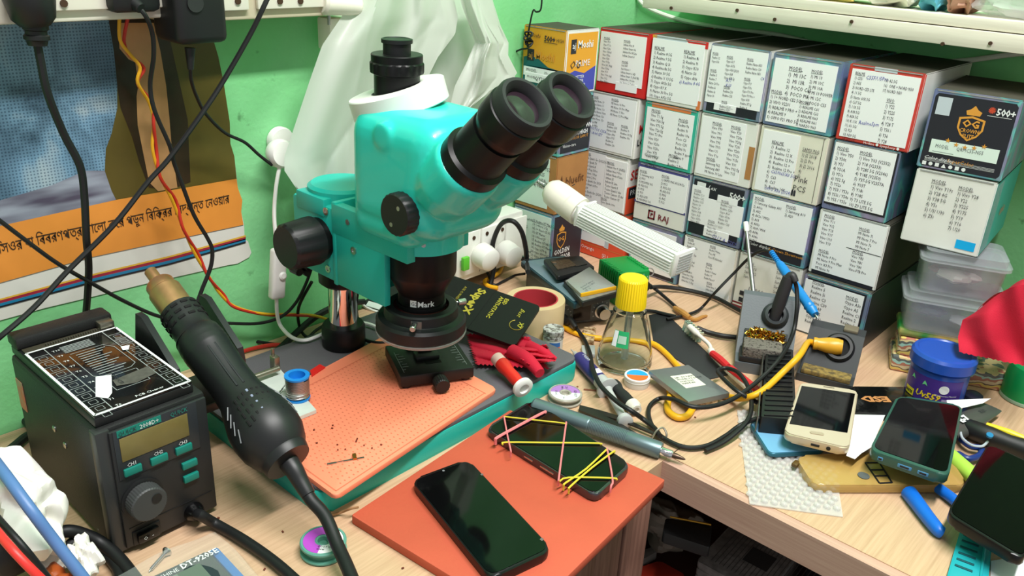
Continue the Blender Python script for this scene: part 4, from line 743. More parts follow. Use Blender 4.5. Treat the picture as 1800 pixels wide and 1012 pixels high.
# lettering wrapped on the objective: "G2Mark"
b = B(); b.text('Mark', 0.0085, Matrix(), bold=0.0002); vdir = math.atan2(-AY, -AX)
def wrapz(pts, r, zc, a0): return [(AX+r*math.cos(a0+p[0]/r), AY+r*math.sin(a0+p[0]/r), zc+p[1]) for p in pts]
bw = B(); a0 = vdir-0.16; bw.add(wrapz(b.v, 0.0248, 0.131, a0), b.f)
bq = B(); w0 = -0.0078
for (x0, y0, x1, y1) in ((w0, -0.0006, w0+0.0068, 0.0068),): bq.grid(lambda u, v: wrapz([(x0+(x1-x0)*u, y0+(y1-y0)*v)], 0.0248, 0.131, a0)[0], 4, 1)
part('white_lettering', bw, WINK, t, 0); part('white_logo_tile', bq, WINK, t, 0)
b = B(); b.text('G2', 0.006, Matrix()); part('logo_letters', B().add(wrapz([(v[0]+w0+0.0006, v[1]+0.001) for v in b.v], 0.02495, 0.131, a0), b.f), INK, t, 0)
# head: rounded union, smoothed
b = B()
b.box((AX+0.010, AY, 0.274), (0.126, 0.112, 0.118), 0.026, 5)
b.box((AX-0.006, AY, 0.249), (0.092, 0.106, 0.094), 0.018, 4)
b.axl(A0+Vector((0.0, 0, 0.214)), (0, 0, 1), [(0.034, 0), (0.040, 0.004), (0.050, 0.025), (0.05, 0.05)], 40)
b.box((AX+0.03, AY, 0.258), (0.07, 0.104, 0.06), 0.026, 4)
ed = Vector((math.cos(math.radians(46)), 0, math.sin(math.radians(46))))
E0 = {s: Vector((-0.512, AY+s*0.029, 0.302)) for s in (-1, 1)}
for s in (-1, 1): b.axl(E0[s]-ed*0.055, ed, [(0.028, 0), (0.033, 0.02), (0.0335, 0.05), (0.0315, 0.055)], 32)
b.axl(Vector((AX+0.036, AY-0.053, 0.246)), (0, 1, 0), [(0.019, 0), (0.021, 0.004), (0.025, 0.03), (0.025, 0.076), (0.021, 0.102), (0.019, 0.106)], 28)
b.axl(WY(674, 240, AY-0.0545), (0, -1, 0), [(0.0140, -0.010), (0.0138, 0.000), (0.0115, 0.0030), (0.0, 0.0034)], 28)
head = part('head', b, TEAL, t, None)
md = head.modifiers.new('rm', 'REMESH'); md.mode = 'VOXEL'; md.voxel_size = 0.0022; md.use_smooth_shade = True
ms = head.modifiers.new('sm', 'SMOOTH'); ms.factor = 0.6; ms.iterations = 6
for s in (-1, 1):
    kb = Vector((AX+0.036, AY+s*0.053, 0.246)); part('zoom_knob', ribbed(kb, (0, s, 0), 0.0205, 0.0145, 20, 0.0005, 0.0015), BLACK, t)
for q in ((0.006, 0.008), (-0.004, -0.010)): part('knob_pin', B().axl(Vector((AX+0.036+q[0], AY-0.0676, 0.246+q[1])), (0, -1, 0), [(0.0022, 0), (0.0022, 0.0003)], 12), STEEL, t)
LENS = M('eyepiece_lens', (40, 28, 36), 0.06, spec=0.5, coat=0.2)
for s in (-1, 1):
    e = E0[s]
    ep = part('eyepiece', B().axl(e, ed, [(0.0295, -0.006), (0.0305, 0.0), (0.0305, 0.012), (0.0265, 0.014), (0.0262, 0.016), (0.0255, 0.046), (0.0205, 0.0462)], 44), MBLK, t)
    ft = part('eyepiece_focus_ring', B().axl(e+ed*0.045, ed, [(0.021, 0), (0.0235, 0.001), (0.027, 0.010), (0.0275, 0.012), (0.0275, 0.030), (0.026, 0.031), (0.022, 0.031)], 44), MBLK, ep)
    part('eyecup', B().axl(e+ed*0.076, ed, [(0.022, 0), (0.0262, 0.0005), (0.0262, 0.010), (0.0245, 0.0135), (0.0215, 0.0135), (0.0175, 0.009), (0.0165, 0.005)], 44), M('matte_eyecup_rubber', (30, 30, 32), 0.6), ep)
    part('lens', B().axl(e+ed*0.079, ed, [(0.0172, 0), (0.0165, 0.0022), (0.010, 0.0042), (0.0, 0.0050)], 32), LENS, ep)
# camera port and the loose white ring round it
TX, TY = -0.645, AY
part('camera_tube', B().axl((TX, TY, 0.314), (0, 0, 1), [(0.0225, 0), (0.0225, 0.043), (0.0238, 0.044), (0.0238, 0.0465)], 44), MBLK, t)
part('camera_tube_grip', ribbed((TX, TY, 0.359), (0, 0, 1), 0.0265, 0.0105, 18, 0.0008, 0.0015), MBLK, t)
part('camera_tube_flange', B().axl((TX, TY, 0.3695), (0, 0, 1), [(0.0252, 0), (0.0252, 0.0065), (0.0245, 0.0072), (0.0145, 0.0072)], 44), MBLK, t)
part('tube_cap', B().axl((TX, TY, 0.3765), (0, 0, 1), [(0.0135, 0), (0.0135, 0.010), (0.0152, 0.0105), (0.0152, 0.014), (0.0135, 0.0145), (0.0128, 0.0138), (0.0, 0.0138)], 40), BLACK, t)
# white ring: leans across the head
rn = Vector((0, 0, 1)); tl = math.radians(17); axis = FWD.copy(); axis.z = 0; axis.normalize()
rn = Matrix.Rotation(-tl, 3, axis) @ rn
rc = Vector((TX+0.003, TY, 0.3335))
part('white_ring', B().axl(rc-rn*0.010, rn, [(0.0475, 0), (0.0485, 0.001), (0.0485, 0.020), (0.0475, 0.021), (0.025, 0.021), (0.025, 0.018), (0.044, 0.018), (0.044, 0), (0.0475, 0)], 56), WHITE, t)
# ------------------------------------------------------------------ ring light under the objective
t = thing('ring_light', 'black ring light clamped round the microscope objective by thumbscrews', 'ring light', (AX, AY, 0.0925))
b = B().axl(A0+Vector((0, 0, 0.0955)), (0, 0, 1), [(0.0285, 0), (0.0465, 0), (0.048, 0.002), (0.048, 0.013), (0.0455, 0.016), (0.0405, 0.0172), (0.0395, 0.018), (0.0385, 0.0275), (0.0365, 0.029), (0.0295, 0.029), (0.0285, 0.027), (0.0285, 0)], 56); part('housing', b, BLACK, t)
part('clear_guard', B().axl(A0+Vector((0, 0, 0.0925)), (0, 0, 1), [(0.0285, 0), (0.0475, 0), (0.0485, 0.0015), (0.0485, 0.0032), (0.0285, 0.0032), (0.0285, 0)], 56), film('clear_guard', (200, 200, 195), 0.45, 0.1), t)
for a in (-168, -52, 70):
    r_ = math.radians(a); d = Vector((math.cos(r_), math.sin(r_), 0)); c = A0+Vector((0, 0, 0.1185))
    s_ = part('thumbscrew', B().cyl(c+d*0.028, c+d*0.043, 0.0016, n=10), STEEL, t); part('thumbscrew_head', ribbed(c+d*0.043, d, 0.0033, 0.009, 12, 0.0003, 0.0008), STEEL, s_)
r_ = vdir-0.12; d = Vector((math.cos(r_), math.sin(r_), 0)); c = A0+d*0.0402+Vector((0, 0, 0.1175))
part('silver_sticker', B().box((0, 0, 0), (0.0012, 0.011, 0.009), 0, m=mtx(c, d, Vector((0, 0, 1)).cross(d), Vector((0, 0, 1)))), M('grey_sticker', (110, 112, 112), 0.3, 0.6), t)
# ------------------------------------------------------------------ salmon silicone mat on the base
SALM = M('salmon_silicone', (252, 142, 108), 0.55, sss=0.0, bump=0.06, bscale=300, var=0.06, scale=10)
mc = [W(x, y, 0.031) for x, y in ((872, 684), (600, 868), (400, 722), (652, 592))]
def rpoly(P, r=0.006, n=4):
    out = []
    for i, p in enumerate(P):
        a = (P[i-1]-p).normalized(); c = (P[(i+1) % len(P)]-p).normalized()
        for k in range(n+1):
            f = k/n; out.append(p + a*r*(1-f)**2 + c*r*f**2)
    return out
t = thing('silicone_mat', 'salmon orange silicone work mat lying on the microscope base', 'mat', W(620, 740, 0.028))
top = rpoly([Vector((v.x, v.y, 0)) for v in (W(874, 683, .033), W(590, 872, .033), W(403, 735, .033), W(690, 582, .033))])
part('mat_body', B().prism([(p.x, p.y) for p in top], 0.0282, 0.0330, bev=0.0012), SALM, t)
o_, u_, v_ = W(590, 872, .033), None, None
u_ = (W(874, 683, .033)-o_); v_ = (W(403, 735, .033)-o_)
DOT = M('mat_dot', (216, 112, 82), 0.6); b = B()
for i in range(38):
    for j in range(24):
        f, g = 0.06+0.85*i/37, 0.06+0.86*j/23; p = o_+u_*f+v_*g
        if j % 2: p = p+u_*(0.45*0.85/37)
        b.add([(p.x+0.0012*math.cos(a), p.y+0.0008*math.sin(a), 0.0331) for a in [k*PI/3 for k in range(6)]], [tuple(range(6))])
d_ = part('dimples', b, DOT, t, 0); d_['kind'] = 'stuff'
lines = B()
for (f0, g0, f1, g1) in ((.02, .93, .93, .93), (.93, .02, .93, .93), (.02, .03, .93, .03), (.02, .03, .02, .93)):
    a, c = o_+u_*f0+v_*g0, o_+u_*f1+v_*g1; dd = (c-a).normalized(); pd = Vector((-dd.y, dd.x, 0))*0.0006
    lines.quad([a-pd+Vector((0, 0, .0002)), c-pd+Vector((0, 0, .0002)), c+pd+Vector((0, 0, .0002)), a+pd+Vector((0, 0, .0002))])
part('rim_line', lines, DOT, t, 0)
# loose bits on the mat
bits = [(585, 748), (584, 753), (552, 756), (593, 782), (594, 791), (607, 790), (654, 788), (627, 774), (640, 783), (670, 782), (557, 779), (700, 650)]
BITM = M('brown_flux_bit', (104, 48, 30), 0.6)
CRL = ['brown flux crumb, upper of the close pair above the metal strip', 'brown flux crumb, lower of the close pair above the metal strip', 'thin brown crumb left of the close pair, nearest the heat gun', 'brown crumb at the top of the trio over the metal strip', 'brown crumb at the left of the trio over the metal strip', 'brown crumb at the right of the trio over the metal strip', 'brown crumb just right of the metal strip tip', 'longest brown flux sliver on the salmon mat', 'small crumb beside the longest flux sliver', 'rightmost brown crumb beyond the metal strip', 'small crumb at the left between heat gun and metal strip', 'lone crumb on the salmon mat beside the black jig']
for i, (x, y) in enumerate(bits):
    p = W(x, y, 0.0333); L = 0.0065 if i == 7 else rnd.uniform(0.0012, 0.0026)
    one('flux_crumb', B().box((0, 0, 0), (L, 0.0014, 0.0011), 0.0003, m=TR(p+Vector((0, 0, 0.0006)), (0, 0, -0.9 if i == 7 else rnd.uniform(0, 3)))), BITM, CRL[i], 'crumb', 'flux crumbs on the salmon mat')
t = thing('metal_clip', 'small bent metal contact strip with a gold tip on the salmon mat', 'metal strip', W(605, 810, 0.0331))
a, c = W(575, 815, .034), W(640, 803, .034); m = mtx((a+c)/2, *frame((0, 0, 1), c-a)); L = (c-a).length
b = B(); b.m = m; b.bx(-L/2, -L*.25, -.0012, .0012, -.0008, 0); b.bx(-L*.25, -L*.06, -.0004, .0006, -.0008, .0002); b.bx(-L*.06, L/2, -.0010, .0010, -.0008, 0); part('strip', b, STEEL, t)
b = B(); b.m = m; b.bx(L*.2, L*.3, -.001, .005, -.0006, .0012); b.bx(L*.22, L*.32, .004, .0075, -.0006, .001); part('gold_tip', b, M('brass_tip', (190, 130, 60), 0.35, 0.9), t)
# ------------------------------------------------------------------ hot air rework station
CASE = M('black_powder_coat', (26, 27, 27), 0.5, bump=0.15, bscale=900); PANEL = M('charcoal_panel', (34, 36, 37), 0.45); BTN = M('teal_button', (16, 122, 108), 0.45)
x0, x1, y0, y1, zt = -0.772, -0.598, 0.207, 0.299, 0.122
t = thing('rework_station', 'black hot air rework station with teal buttons, grey dial and display', 'rework station', (-0.68, 0.25, 0))
part('case', B().bx(x0, x1, y0, y1, 0.003, zt, 0.004), CASE, t)
part('foot', B().bx(x0+0.01, x0+0.025, y0+0.01, y0+0.025, 0, 0.004), BLACK, t); part('foot', B().bx(x1-0.025, x1-0.01, y0+0.01, y0+0.025, 0, 0.004), BLACK, t); part('foot', B().bx(x1-0.025, x1-0.01, y1-0.025, y1-0.01, 0, 0.004), BLACK, t); part('foot', B().bx(x0+0.01, x0+0.025, y1-0.025, y1-0.01, 0, 0.004), BLACK, t)
part('front_panel', B().bx(x1, x1+0.004, y0+0.008, y1-0.002, 0.006, zt-0.003, 0.0015), PANEL, t)
XF = x1+0.004
part('side_trim', B().bx(x1-0.010, x1+0.0015, y0-0.0015, y0+0.010, 0.004, zt-0.001, 0.001), M('grey_trim', (58, 60, 60), 0.35, 0.3), t)
def onf(px, py, lift=0): return WX(px, py, XF+lift)
def fbox(c, w, h, d, mat, name, par, bev=0.0008):
    return part(name, B().box((c.x+d/2-0.0005, c.y, c.z), (d, w, h), bev), mat, par)
c = onf(272, 785); sb = fbox(Vector((c.x, 0.2525, 0.0965)), 0.070, 0.046, 0.0014, M('display_bezel', (44, 48, 52), 0.3), 'display_bezel', t)
lcd = part('display', B().bx(XF+0.0008, XF+0.0016, 0.2215, 0.2785, 0.0900, 0.1115, 0.0004), M('lcd_olive', (120, 108, 62), 0.25, var=0.2, scale=30), sb)
part('logo_strip', B().bx(XF+0.0008, XF+0.0013, 0.2205, 0.2565, 0.1130, 0.1190), BTN, sb)
FX = Vector((0, 1, 0)); FZ = Vector((0, 0, 1)); FN = Vector((1, 0, 0))
def ft(body, y, z, size, mat, name='printed_text', par=t, align='LEFT', bold=0.0): 
    return part(name, B().text(body, size, mtx((XF+0.0018, y, z), FX, FZ, FN), align=align, wscale=0.85, bold=bold), mat, par, 0)
ft('QUICK', 0.2212, 0.1140, 0.0056, INK, par=sb); ft('2008D+', 0.2385, 0.1140, 0.0056, WINK, par=sb); ft('QUICK', 0.264, 0.1140, 0.0056, BTN, par=sb)
for nm, y in (('CH1', 0.2285), ('CH2', 0.2505), ('CH3', 0.2720)):
    fbox(Vector((XF, y, 0.0795)), 0.0145, 0.0070, 0.0035, BTN, 'button', t); ft(nm, y, 0.0842, 0.0048, WINK, align='CENTER')
for z in (0.0625, 0.0490): fbox(Vector((XF, 0.2755, z)), 0.0135, 0.0066, 0.0035, BTN, 'button', t)
dc = Vector((XF, 0.2330, 0.0495)); dl = part('dial', ribbed(dc, (1, 0, 0), 0.0152, 0.0140, 40, 0.0003, 0.0012), M('grey_dial', (62, 64, 64), 0.5), t)
part('dial_ring', B().axl(dc+Vector((-0.0005, 0, 0)), (1, 0, 0), [(0.0178, 0), (0.0178, 0.0022), (0.0158, 0.0028)], 40), BLACK, t)
part('dial_dimple', B().axl(dc+Vector((0.0144, 0.006, 0.004)), (1, 0, 0), [(0.0042, 0), (0.0042, 0.0003), (0.0, 0.0002)], 20), BLACK, dl)
sw = fbox(Vector((XF, 0.2325, 0.0135)), 0.024, 0.014, 0.0016, BLACK, 'switch_frame', t); part('rocker', B().box((XF+0.003, 0.2325, 0.0135), (0.004, 0.018, 0.0095), 0.001, m=None), M('gloss_black', (10, 10, 11), 0.2), sw)
ft('O', 0.2275, 0.0112, 0.0050, WINK, par=sw).location.x += 0.0035; ft('-', 0.2345, 0.0112, 0.0060, WINK, par=sw).location.x += 0.0035
gc = onf(340, 898); part('cord_outlet', B().axl(gc+Vector((-0.001, 0, 0)), (1, 0, 0), [(0.0090, 0), (0.0085, 0.004), (0.0055, 0.0095), (0.0045, 0.0095)], 28), M('gloss_black', (10, 10, 11), 0.2), t)
part('panel_line', B().bx(XF, XF+0.0004, y0+0.012, y1-0.006, 0.0245, 0.0252), BLACK, t)
for (px, py) in ((96, 753), (115, 782)):
    p = WY(px, py, y0); part('side_screw', B().axl(p+Vector((0, 0.0005, 0)), (0, -1, 0), [(0.0030, 0), (0.0030, 0.0012), (0.0018, 0.0018)], 16), STEEL, t)
p = WY(11, 660, y0); part('side_sticker', B().box((x0+0.012, y0-0.0004, 0.085), (0.014, 0.0006, 0.03)), M('faded_label', (170, 160, 130), 0.6, col2=(214, 120, 90), scale=120), t)
# gun cradle on the right side
b = B(); hy = 0.336
b.bx(-0.745, -0.655, y1, y1+0.004, 0.045, 0.118, 0.001); b.bx(-0.72, -0.66, y1+0.003, hy+0.03, 0.058, 0.068, 0.002)
for sgn, yy in ((-1, hy-0.030), (1, hy+0.0275)):
    b.add([(-0.735, yy, 0.105), (-0.718, yy, 0.152), (-0.706, yy, 0.152), (-0.655, yy, 0.118), (-0.652, yy, 0.104), (-0.665, yy, 0.062), (-0.72, yy, 0.062)]+[(-0.735, yy+sgn*0.004, 0.105), (-0.718, yy+sgn*0.006, 0.152), (-0.706, yy+sgn*0.006, 0.152), (-0.655, yy+sgn*0.006, 0.118), (-0.652, yy+sgn*0.006, 0.104), (-0.665, yy+sgn*0.004, 0.062), (-0.72, yy+sgn*0.004, 0.062)],
          [(0, 1, 2, 3, 4, 5, 6), (13, 12, 11, 10, 9, 8, 7)]+[(i, (i+1) % 7, 7+(i+1) % 7, 7+i) for i in range(7)])
part('gun_cradle', b, M('black_cradle', (34, 37, 38), 0.42), t)
# ------------------------------------------------------------------ chip board lying on the station
t = thing('test_board', 'black printed circuit test board with white outline on the rework station', 'circuit board', (-0.69, 0.25, 0.122))
part('tray', B().bx(-0.772, -0.603, 0.2095, 0.2915, 0.1222, 0.1305, 0.0012), BLACK, t)
part('hinge_bar', B().bx(-0.776, -0.754, 0.2085, 0.2935, 0.1305, 0.142, 0.003), CASE, t)
part('top_plate', B().bx(-0.742, -0.6035, 0.2100, 0.2910, 0.1306, 0.1326, 0.0004), M('glossy_black_board', (20, 20, 20), 0.12, coat=0.5), t)
def strip(b, xa, ya, xb, yb, w=0.0006, z=0.1329):
    a = Vector((xa, ya, z)); c = Vector((xb, yb, z)); d = (c-a).normalized(); n = Vector((-d.y, d.x, 0))*w; b.quad([a-n, c-n, c+n, a+n])
b = B()
for (w, e) in ((0.0011, 0.0012),):
    for s in ((-0.741, 0.2112, -0.6045, 0.2112), (-0.741, 0.2898, -0.6045, 0.2898), (-0.741, 0.2112, -0.741, 0.2898), (-0.6045, 0.2112, -0.6045, 0.2898)): strip(b, *s, w=w)
part('white_outline', b, WINK, t, 0)
b = B()
strip(b, -0.74, 0.2255, -0.605, 0.2255, 0.0004); strip(b, -0.74, 0.2765, -0.605, 0.2765, 0.0004)
for k in range(11): x = -0.728+k*0.0122; strip(b, x, 0.2115, x, 0.2255, 0.0003); strip(b, x, 0.2765, x, 0.2895, 0.0003)
for k in range(11):
    x = -0.722+k*0.0122
    for ya in (0.2185, 0.283):
        for dx, dy in ((1, 0), (-1, 0)): strip(b, x+dx*0.003, ya-0.003, x+dx*0.003, ya+0.003, 0.0002)
        for dy in (1, -1): strip(b, x-0.003, ya+dy*0.003, x+0.003, ya+dy*0.003, 0.0002)
for (xa, ya, xb, yb) in ((-.715, .238, -.715, .266), (-.715, .266, -.705, .272), (-.705, .272, -.665, .272), (-.665, .272, -.66, .266), (-.66, .266, -.66, .240), (-.66, .240, -.665, .236), (-.665, .236, -.712, .236), (-.655, .24, -.63, .24), (-.63, .24, -.63, .268), (-.655, .268, -.63, .268), (-.655, .24, -.655, .268)): strip(b, xa, ya, xb, yb, 0.0003)
for k in range(11): x = -0.71+k*0.0045; strip(b, x, 0.241, x, 0.266-0.004*(k % 3), 0.0006)
for k in range(6): x = -0.733+k*0.0025; strip(b, x, 0.236, x, 0.262, 0.0006)
part('white_traces', b, M('grey_trace', (150, 156, 156), 0.5), t, 0)
b = B()
for k in range(11): b.text('T%d' % k, 0.0042, mtx((-0.606-0.0122*k, 0.2285, 0.1330), (0, 1, 0), (-1, 0, 0), (0, 0, 1)))
b.text('PCB Cleaner', 0.0045, mtx((-0.609, 0.246, 0.1330), (0, 1, 0), (-1, 0, 0), (0, 0, 1))); part('white_lettering', b, WINK, t, 0)
part('usb_socket', B().bx(-0.755, -0.744, 0.2775, 0.2905, 0.1305, 0.1385, 0.0008), M('worn_nickel', (150, 146, 130), 0.35, 0.9), t)
b = B()
for k in range(22): b.bx(-0.7485, -0.746, 0.230+k*0.0022, 0.2312+k*0.0022, 0.1306, 0.1335)
part('pin_row', b, M('worn_nickel', (150, 146, 130), 0.35, 0.9), t, 0)['kind'] = 'stuff'
part('edge_strip', B().bx(-0.7535, -0.7425, 0.212, 0.277, 0.1306, 0.1318), M('brown_board', (60, 56, 44), 0.5), t)
a = [W(x, y, 0.1333) for x, y in ((168, 662), (196, 658), (197, 690), (190, 700), (168, 697))]
st = part('torn_sticker', B().quad(a), PAPER, t, 0)
part('sticker_text', B().text('STRUCTI', 0.0048, mtx(W(194, 660, 0.1336), (1, 0, 0), (0, 1, 0), (0, 0, 1))), INK, st, 0)
a = [W(x, y, 0.1332) for x, y in ((198, 668), (260, 643), (275, 655), (240, 672), (205, 678))]; part('dust_smear', B().quad(a), M('dust_grey', (84, 82, 76), 0.8, var=0.3, scale=200), t, 0)
a = [W(x, y, 0.1333) for x, y in ((212, 609), (228, 606), (226, 614), (216, 615))]; part('torn_sticker', B().quad(a), PAPER, t, 0)
# ------------------------------------------------------------------ hot air gun
GA, GB = Vector((-0.757, hy, 0.172)), Vector((-0.541, hy, 0.066)); gd = (GB-GA).normalized(); GL = (GB-GA).length
BR = M('worn_brass', (206, 156, 112), 0.38, 0.85, var=0.25, scale=60)
t = thing('hot_air_gun', 'black hot air gun with a brass nozzle resting in the station cradle', 'heat gun', GB-Vector((0, 0, 0.03)))
part('nozzle_tip', B().axl(GA, gd, [(0.0045, 0.0), (0.0058, 0.0), (0.0058, 0.020)], 24), BR, t)
part('nozzle', B().axl(GA+gd*0.017, gd, [(0.006, 0), (0.0125, 0.0005), (0.0135, 0.002), (0.0135, 0.010), (0.0155, 0.012), (0.0155, 0.042)], 36), BR, t)
vx, vy, vz = frame(gd, (0, 1, 0)); GM = mtx(GA, vx, vy, vz)
part('vent_collar', B().axl(GA+gd*0.055, gd, [(0.0165, 0), (0.0185, 0.001), (0.0185, 0.022), (0.0185, 0.030), (0.021, 0.036)], 40), M('gun_black', (30, 31, 32), 0.42), t)
for k in range(3):
    for j in range(12):
        a = 2*PI*j/12; r = 0.0187; z = 0.060+k*0.0075
        bb = B(); bb.box((0, 0, 0), (0.0012, 0.0066, 0.0028), 0.0004, 1, GM @ Matrix.Rotation(a, 4, 'Z') @ Matrix.Translation((r, 0, z))); part('vent_slot', bb, M('slot_black', (6, 6, 6), 0.8), t, 0)
GUN = M('gun_black', (30, 31, 32), 0.42)
prof = [(0.0195, 0.088), (0.0225, 0.092), (0.0235, 0.1), (0.0232, 0.104), (0.0237, 0.106), (0.0232, 0.108), (0.0237, 0.110), (0.0232, 0.112), (0.0225, 0.125), (0.0215, 0.150), (0.0225, 0.168), (0.027, 0.182), (0.0315, 0.196), (0.033, 0.208), (0.0315, 0.222), (0.0265, 0.234), (0.0235, 0.238), (0.0235, 0.240), (0.0220, 0.246), (0.0, 0.2462)]
b = B(); rs = []
for (r, z) in prof: rs.append([(max(r, 1e-4)*math.cos(2*PI*i/44)*(0.92), max(r, 1e-4)*math.sin(2*PI*i/44), z) for i in range(44)])
b.rings(rs, True, True, False, GM); part('gun_body', b, GUN, t)
topd = None
for a0 in (None,):
    # the grip rib and slots sit on the side facing up
    up = Vector((0, 0, 1)); up = (up-gd*up.dot(gd)).normalized(); cd = (CAMP-GA); cd = (cd-gd*cd.dot(gd)).normalized(); tn = (up*0.55+cd*0.45).normalized(); sd = gd.cross(tn)
    def gp(s_, l, r): return GA+gd*l+(tn*math.cos(s_)+sd*math.sin(s_))*r
    part('grip_rib', B().tube([gp(0.14, 0.118, 0.0222), gp(0.14, 0.140, 0.0215), gp(0.14, 0.168, 0.0222)], 0.0011, 6, 4), M('gun_rib', (44, 46, 48), 0.5), t); part('grip_rib', B().tube([gp(-0.14, 0.118, 0.0222), gp(-0.14, 0.140, 0.0215), gp(-0.14, 0.168, 0.0222)], 0.0011, 6, 4), M('gun_rib', (44, 46, 48), 0.5), t)
    def rad(l):
        for (r0, z0), (r1, z1) in zip(prof, prof[1:]):
            if z0 <= l <= z1: return r0+(r1-r0)*(l-z0)/(z1-z0)
        return 0.02
    for j in range(-3, 4):
        for k in range(4):
            l = 0.180+k*0.0085+abs(j)*0.001; s_ = j*0.17; r = rad(l)*(0.97)
            m = mtx(gp(s_, l, r), gd, (-sd*math.cos(s_)+tn*math.sin(s_)), (tn*math.cos(s_)+sd*math.sin(s_)))
            part('vent_slot', B().box((0, 0, 0), (0.0062, 0.0022, 0.0012), 0.0004, 1, m), M('slot_black', (6, 6, 6), 0.8) if (j, k) not in ((0, 1), (0, 2), (0, 3), (0, 0)) else M('slot_grey', (126, 136, 160), 0.4), t, 0)
    for sg in (-1, 1):
        for k in range(4):
            l = 0.184+k*0.0085; r = rad(l)*0.97; s1, s2 = sg*0.85, sg*1.05
            part('grip_mark', B().tube([gp(s1, l-0.004, rad(l-0.004)*0.97), gp(s2, l+0.006, rad(l+0.006)*0.97)], 0.0006, 5, 1), M('gun_mark', (120, 124, 126), 0.5), t)
sr = GA+gd*0.246; part('strain_relief', B().tube([sr-gd*0.004, sr+gd*0.008, sr+gd*0.018+Vector((0.0, 0.0, -0.003)), sr+gd*0.030+Vector((0.0, 0.0, -0.006))], lambda f: 0.0092-0.003*f, 14, 5), GUN, t)
part('hose', B().tube([sr+gd*0.024+Vector((0.0, 0.0, -0.0045)), sr+gd*0.034+Vector((0.0, 0.0, -0.0075)), W(572, 908, 0.033), W(594, 960, 0.022), W(612, 1000, 0.018), W(632, 1050, 0.015)], 0.0056, 12, 6), RUBBER, t)
cable('station_cable', 'black cable curving from the station front across the bench', [gc+Vector((0.006, 0, 0)), W(352, 905, 0.02), W(380, 921, 0.006), W(430, 950, 0.006), W(480, 985, 0.006), W(520, 1020, 0.006), W(560, 1060, 0.006)], 0.0047, RUBBER, 6, 12)
# ------------------------------------------------------------------ solder wick spool, front left
def wick(name, label, px, py, R, body, la, lb, yaw, h=0.011, lines=()):
    c = W(px, py, h); c.z = 0; t = thing(name, label, 'wick spool', c, (0, 0, yaw))
    b = B(); b.lathe([(R*0.93, 0), (R, 0.0012), (R, 0.0026), (R*0.80, 0.0032), (R*0.80, h-0.0032), (R, h-0.0026), (R, h-0.001), (R*0.95, h), (R*0.88, h), (R*0.88, h-0.0006), (R*0.34, h-0.0006), (R*0.30, h+0.0002), (R*0.24, h-0.0005), (R*0.20, h-0.004), (0, h-0.004)], 44); part('spool', b, body, t, world=False)
    n = 40
    def seg(a0, a1, mat, nm):
        b = B(); vs = []; k = 20
        for i in range(k+1):
            a = a0+(a1-a0)*i/k; vs.append((R*0.36*math.cos(a), R*0.36*math.sin(a), h-0.0003)); vs.append((R*0.86*math.cos(a), R*0.86*math.sin(a), h-0.0003))
        b.add(vs, [(2*i, 2*i+1, 2*i+3, 2*i+2) for i in range(k)]); part(nm, b, mat, t, 0, world=False)
    seg(-PI/2, PI/2, la, 'label_half'); seg(PI/2, 3*PI/2, lb, 'label_half')
    b = B()
    for (s_, x, y, tx) in lines: b.text(tx, s_, Matrix.Translation((x*R, y*R, h+0.0001)), wscale=0.8, align='CENTER')
    if b.v: part('label_text', b, INK, t, 0, world=False)
    return t
PUR = M('purple_label', (176, 74, 190), 0.45); TGR = M('translucent_green_plastic', (104, 168, 150), 0.35, trans=0.15)
wick('solder_wick', 'pale green solder wick spool with a purple and white label beside the station', 568, 948, 0.0195, TGR, PAPER, PUR, math.radians(38), 0.0125, ((0.0042, 0.15, 0.55, 'CP-2015'), (0.0038, 0.62, 0.2, '15'), (0.0038, 0.05, -0.66, 'www'), (0.0034, 0.3, -0.5, 'GOOT WICK')))
# ------------------------------------------------------------------ pcb clamp plate and solder reel beside the gun
ZP = 0.0335
t = thing('board_clamp', 'small pale clamp plate with metal jaws and spring beside the heat gun', 'clamp', W(500, 695, ZP))
q = [W(x, y, ZP+0.004) for x, y in ((432, 662), (492, 648), (556, 720), (516, 736), (450, 730))]
b = B(); b.prism([(p.x, p.y) for p in q], ZP, ZP+0.004); part('plate', b, M('pale_mint_plate', (206, 216, 206), 0.5, var=0.1, scale=50), t)
WN = M('worn_nickel', (150, 146, 130), 0.35, 0.9)
part('jaw_bar', B().cyl(W(432, 668, 0.045), W(490, 647, 0.045), 0.0032, n=14), WN, t)
p = W(484, 648, ZP+0.004); part('jaw', B().box(p+Vector((0, 0, 0.008)), (0.010, 0.007, 0.016), 0.001), WN, t); part('jaw_pin', B().box(p+Vector((-0.003, 0.0, 0.019)), (0.003, 0.003, 0.01), 0.0005), WN, t)
a, c = W(443, 672, 0.043), W(478, 706, 0.041); d = (c-a); xx, yy, zz = frame(d); N = 15*8
part('spring', B().tube([a+d*(i/N)+(xx*math.cos(2*PI*i/8)+yy*math.sin(2*PI*i/8))*0.0028 for i in range(N+1)], 0.0006, 5, 1), STEEL, t)
part('spring_rod', B().cyl(a-d*0.15, c+d*0.12, 0.0012, n=8), WN, t); part('jaw', B().box(W(483, 712, 0.041), (0.011, 0.008, 0.011), 0.0015), WN, t)
t = thing('solder_reel', 'bright blue reel of solder wire standing on the clamp plate', 'solder reel', W(523, 703, ZP+0.004))
c = W(524, 698, ZP+0.0045); BLU = M('reel_blue', (28, 134, 214), 0.4); c.z = ZP+0.0042
part('reel', B().axl(c, (0, 0, 1), [(0.0125, 0), (0.0125, 0.0018), (0.0088, 0.0022), (0.0088, 0.0245), (0.0128, 0.0248), (0.0128, 0.0268), (0.0085, 0.0268), (0.008, 0.018), (0, 0.018)], 36), BLU, t)
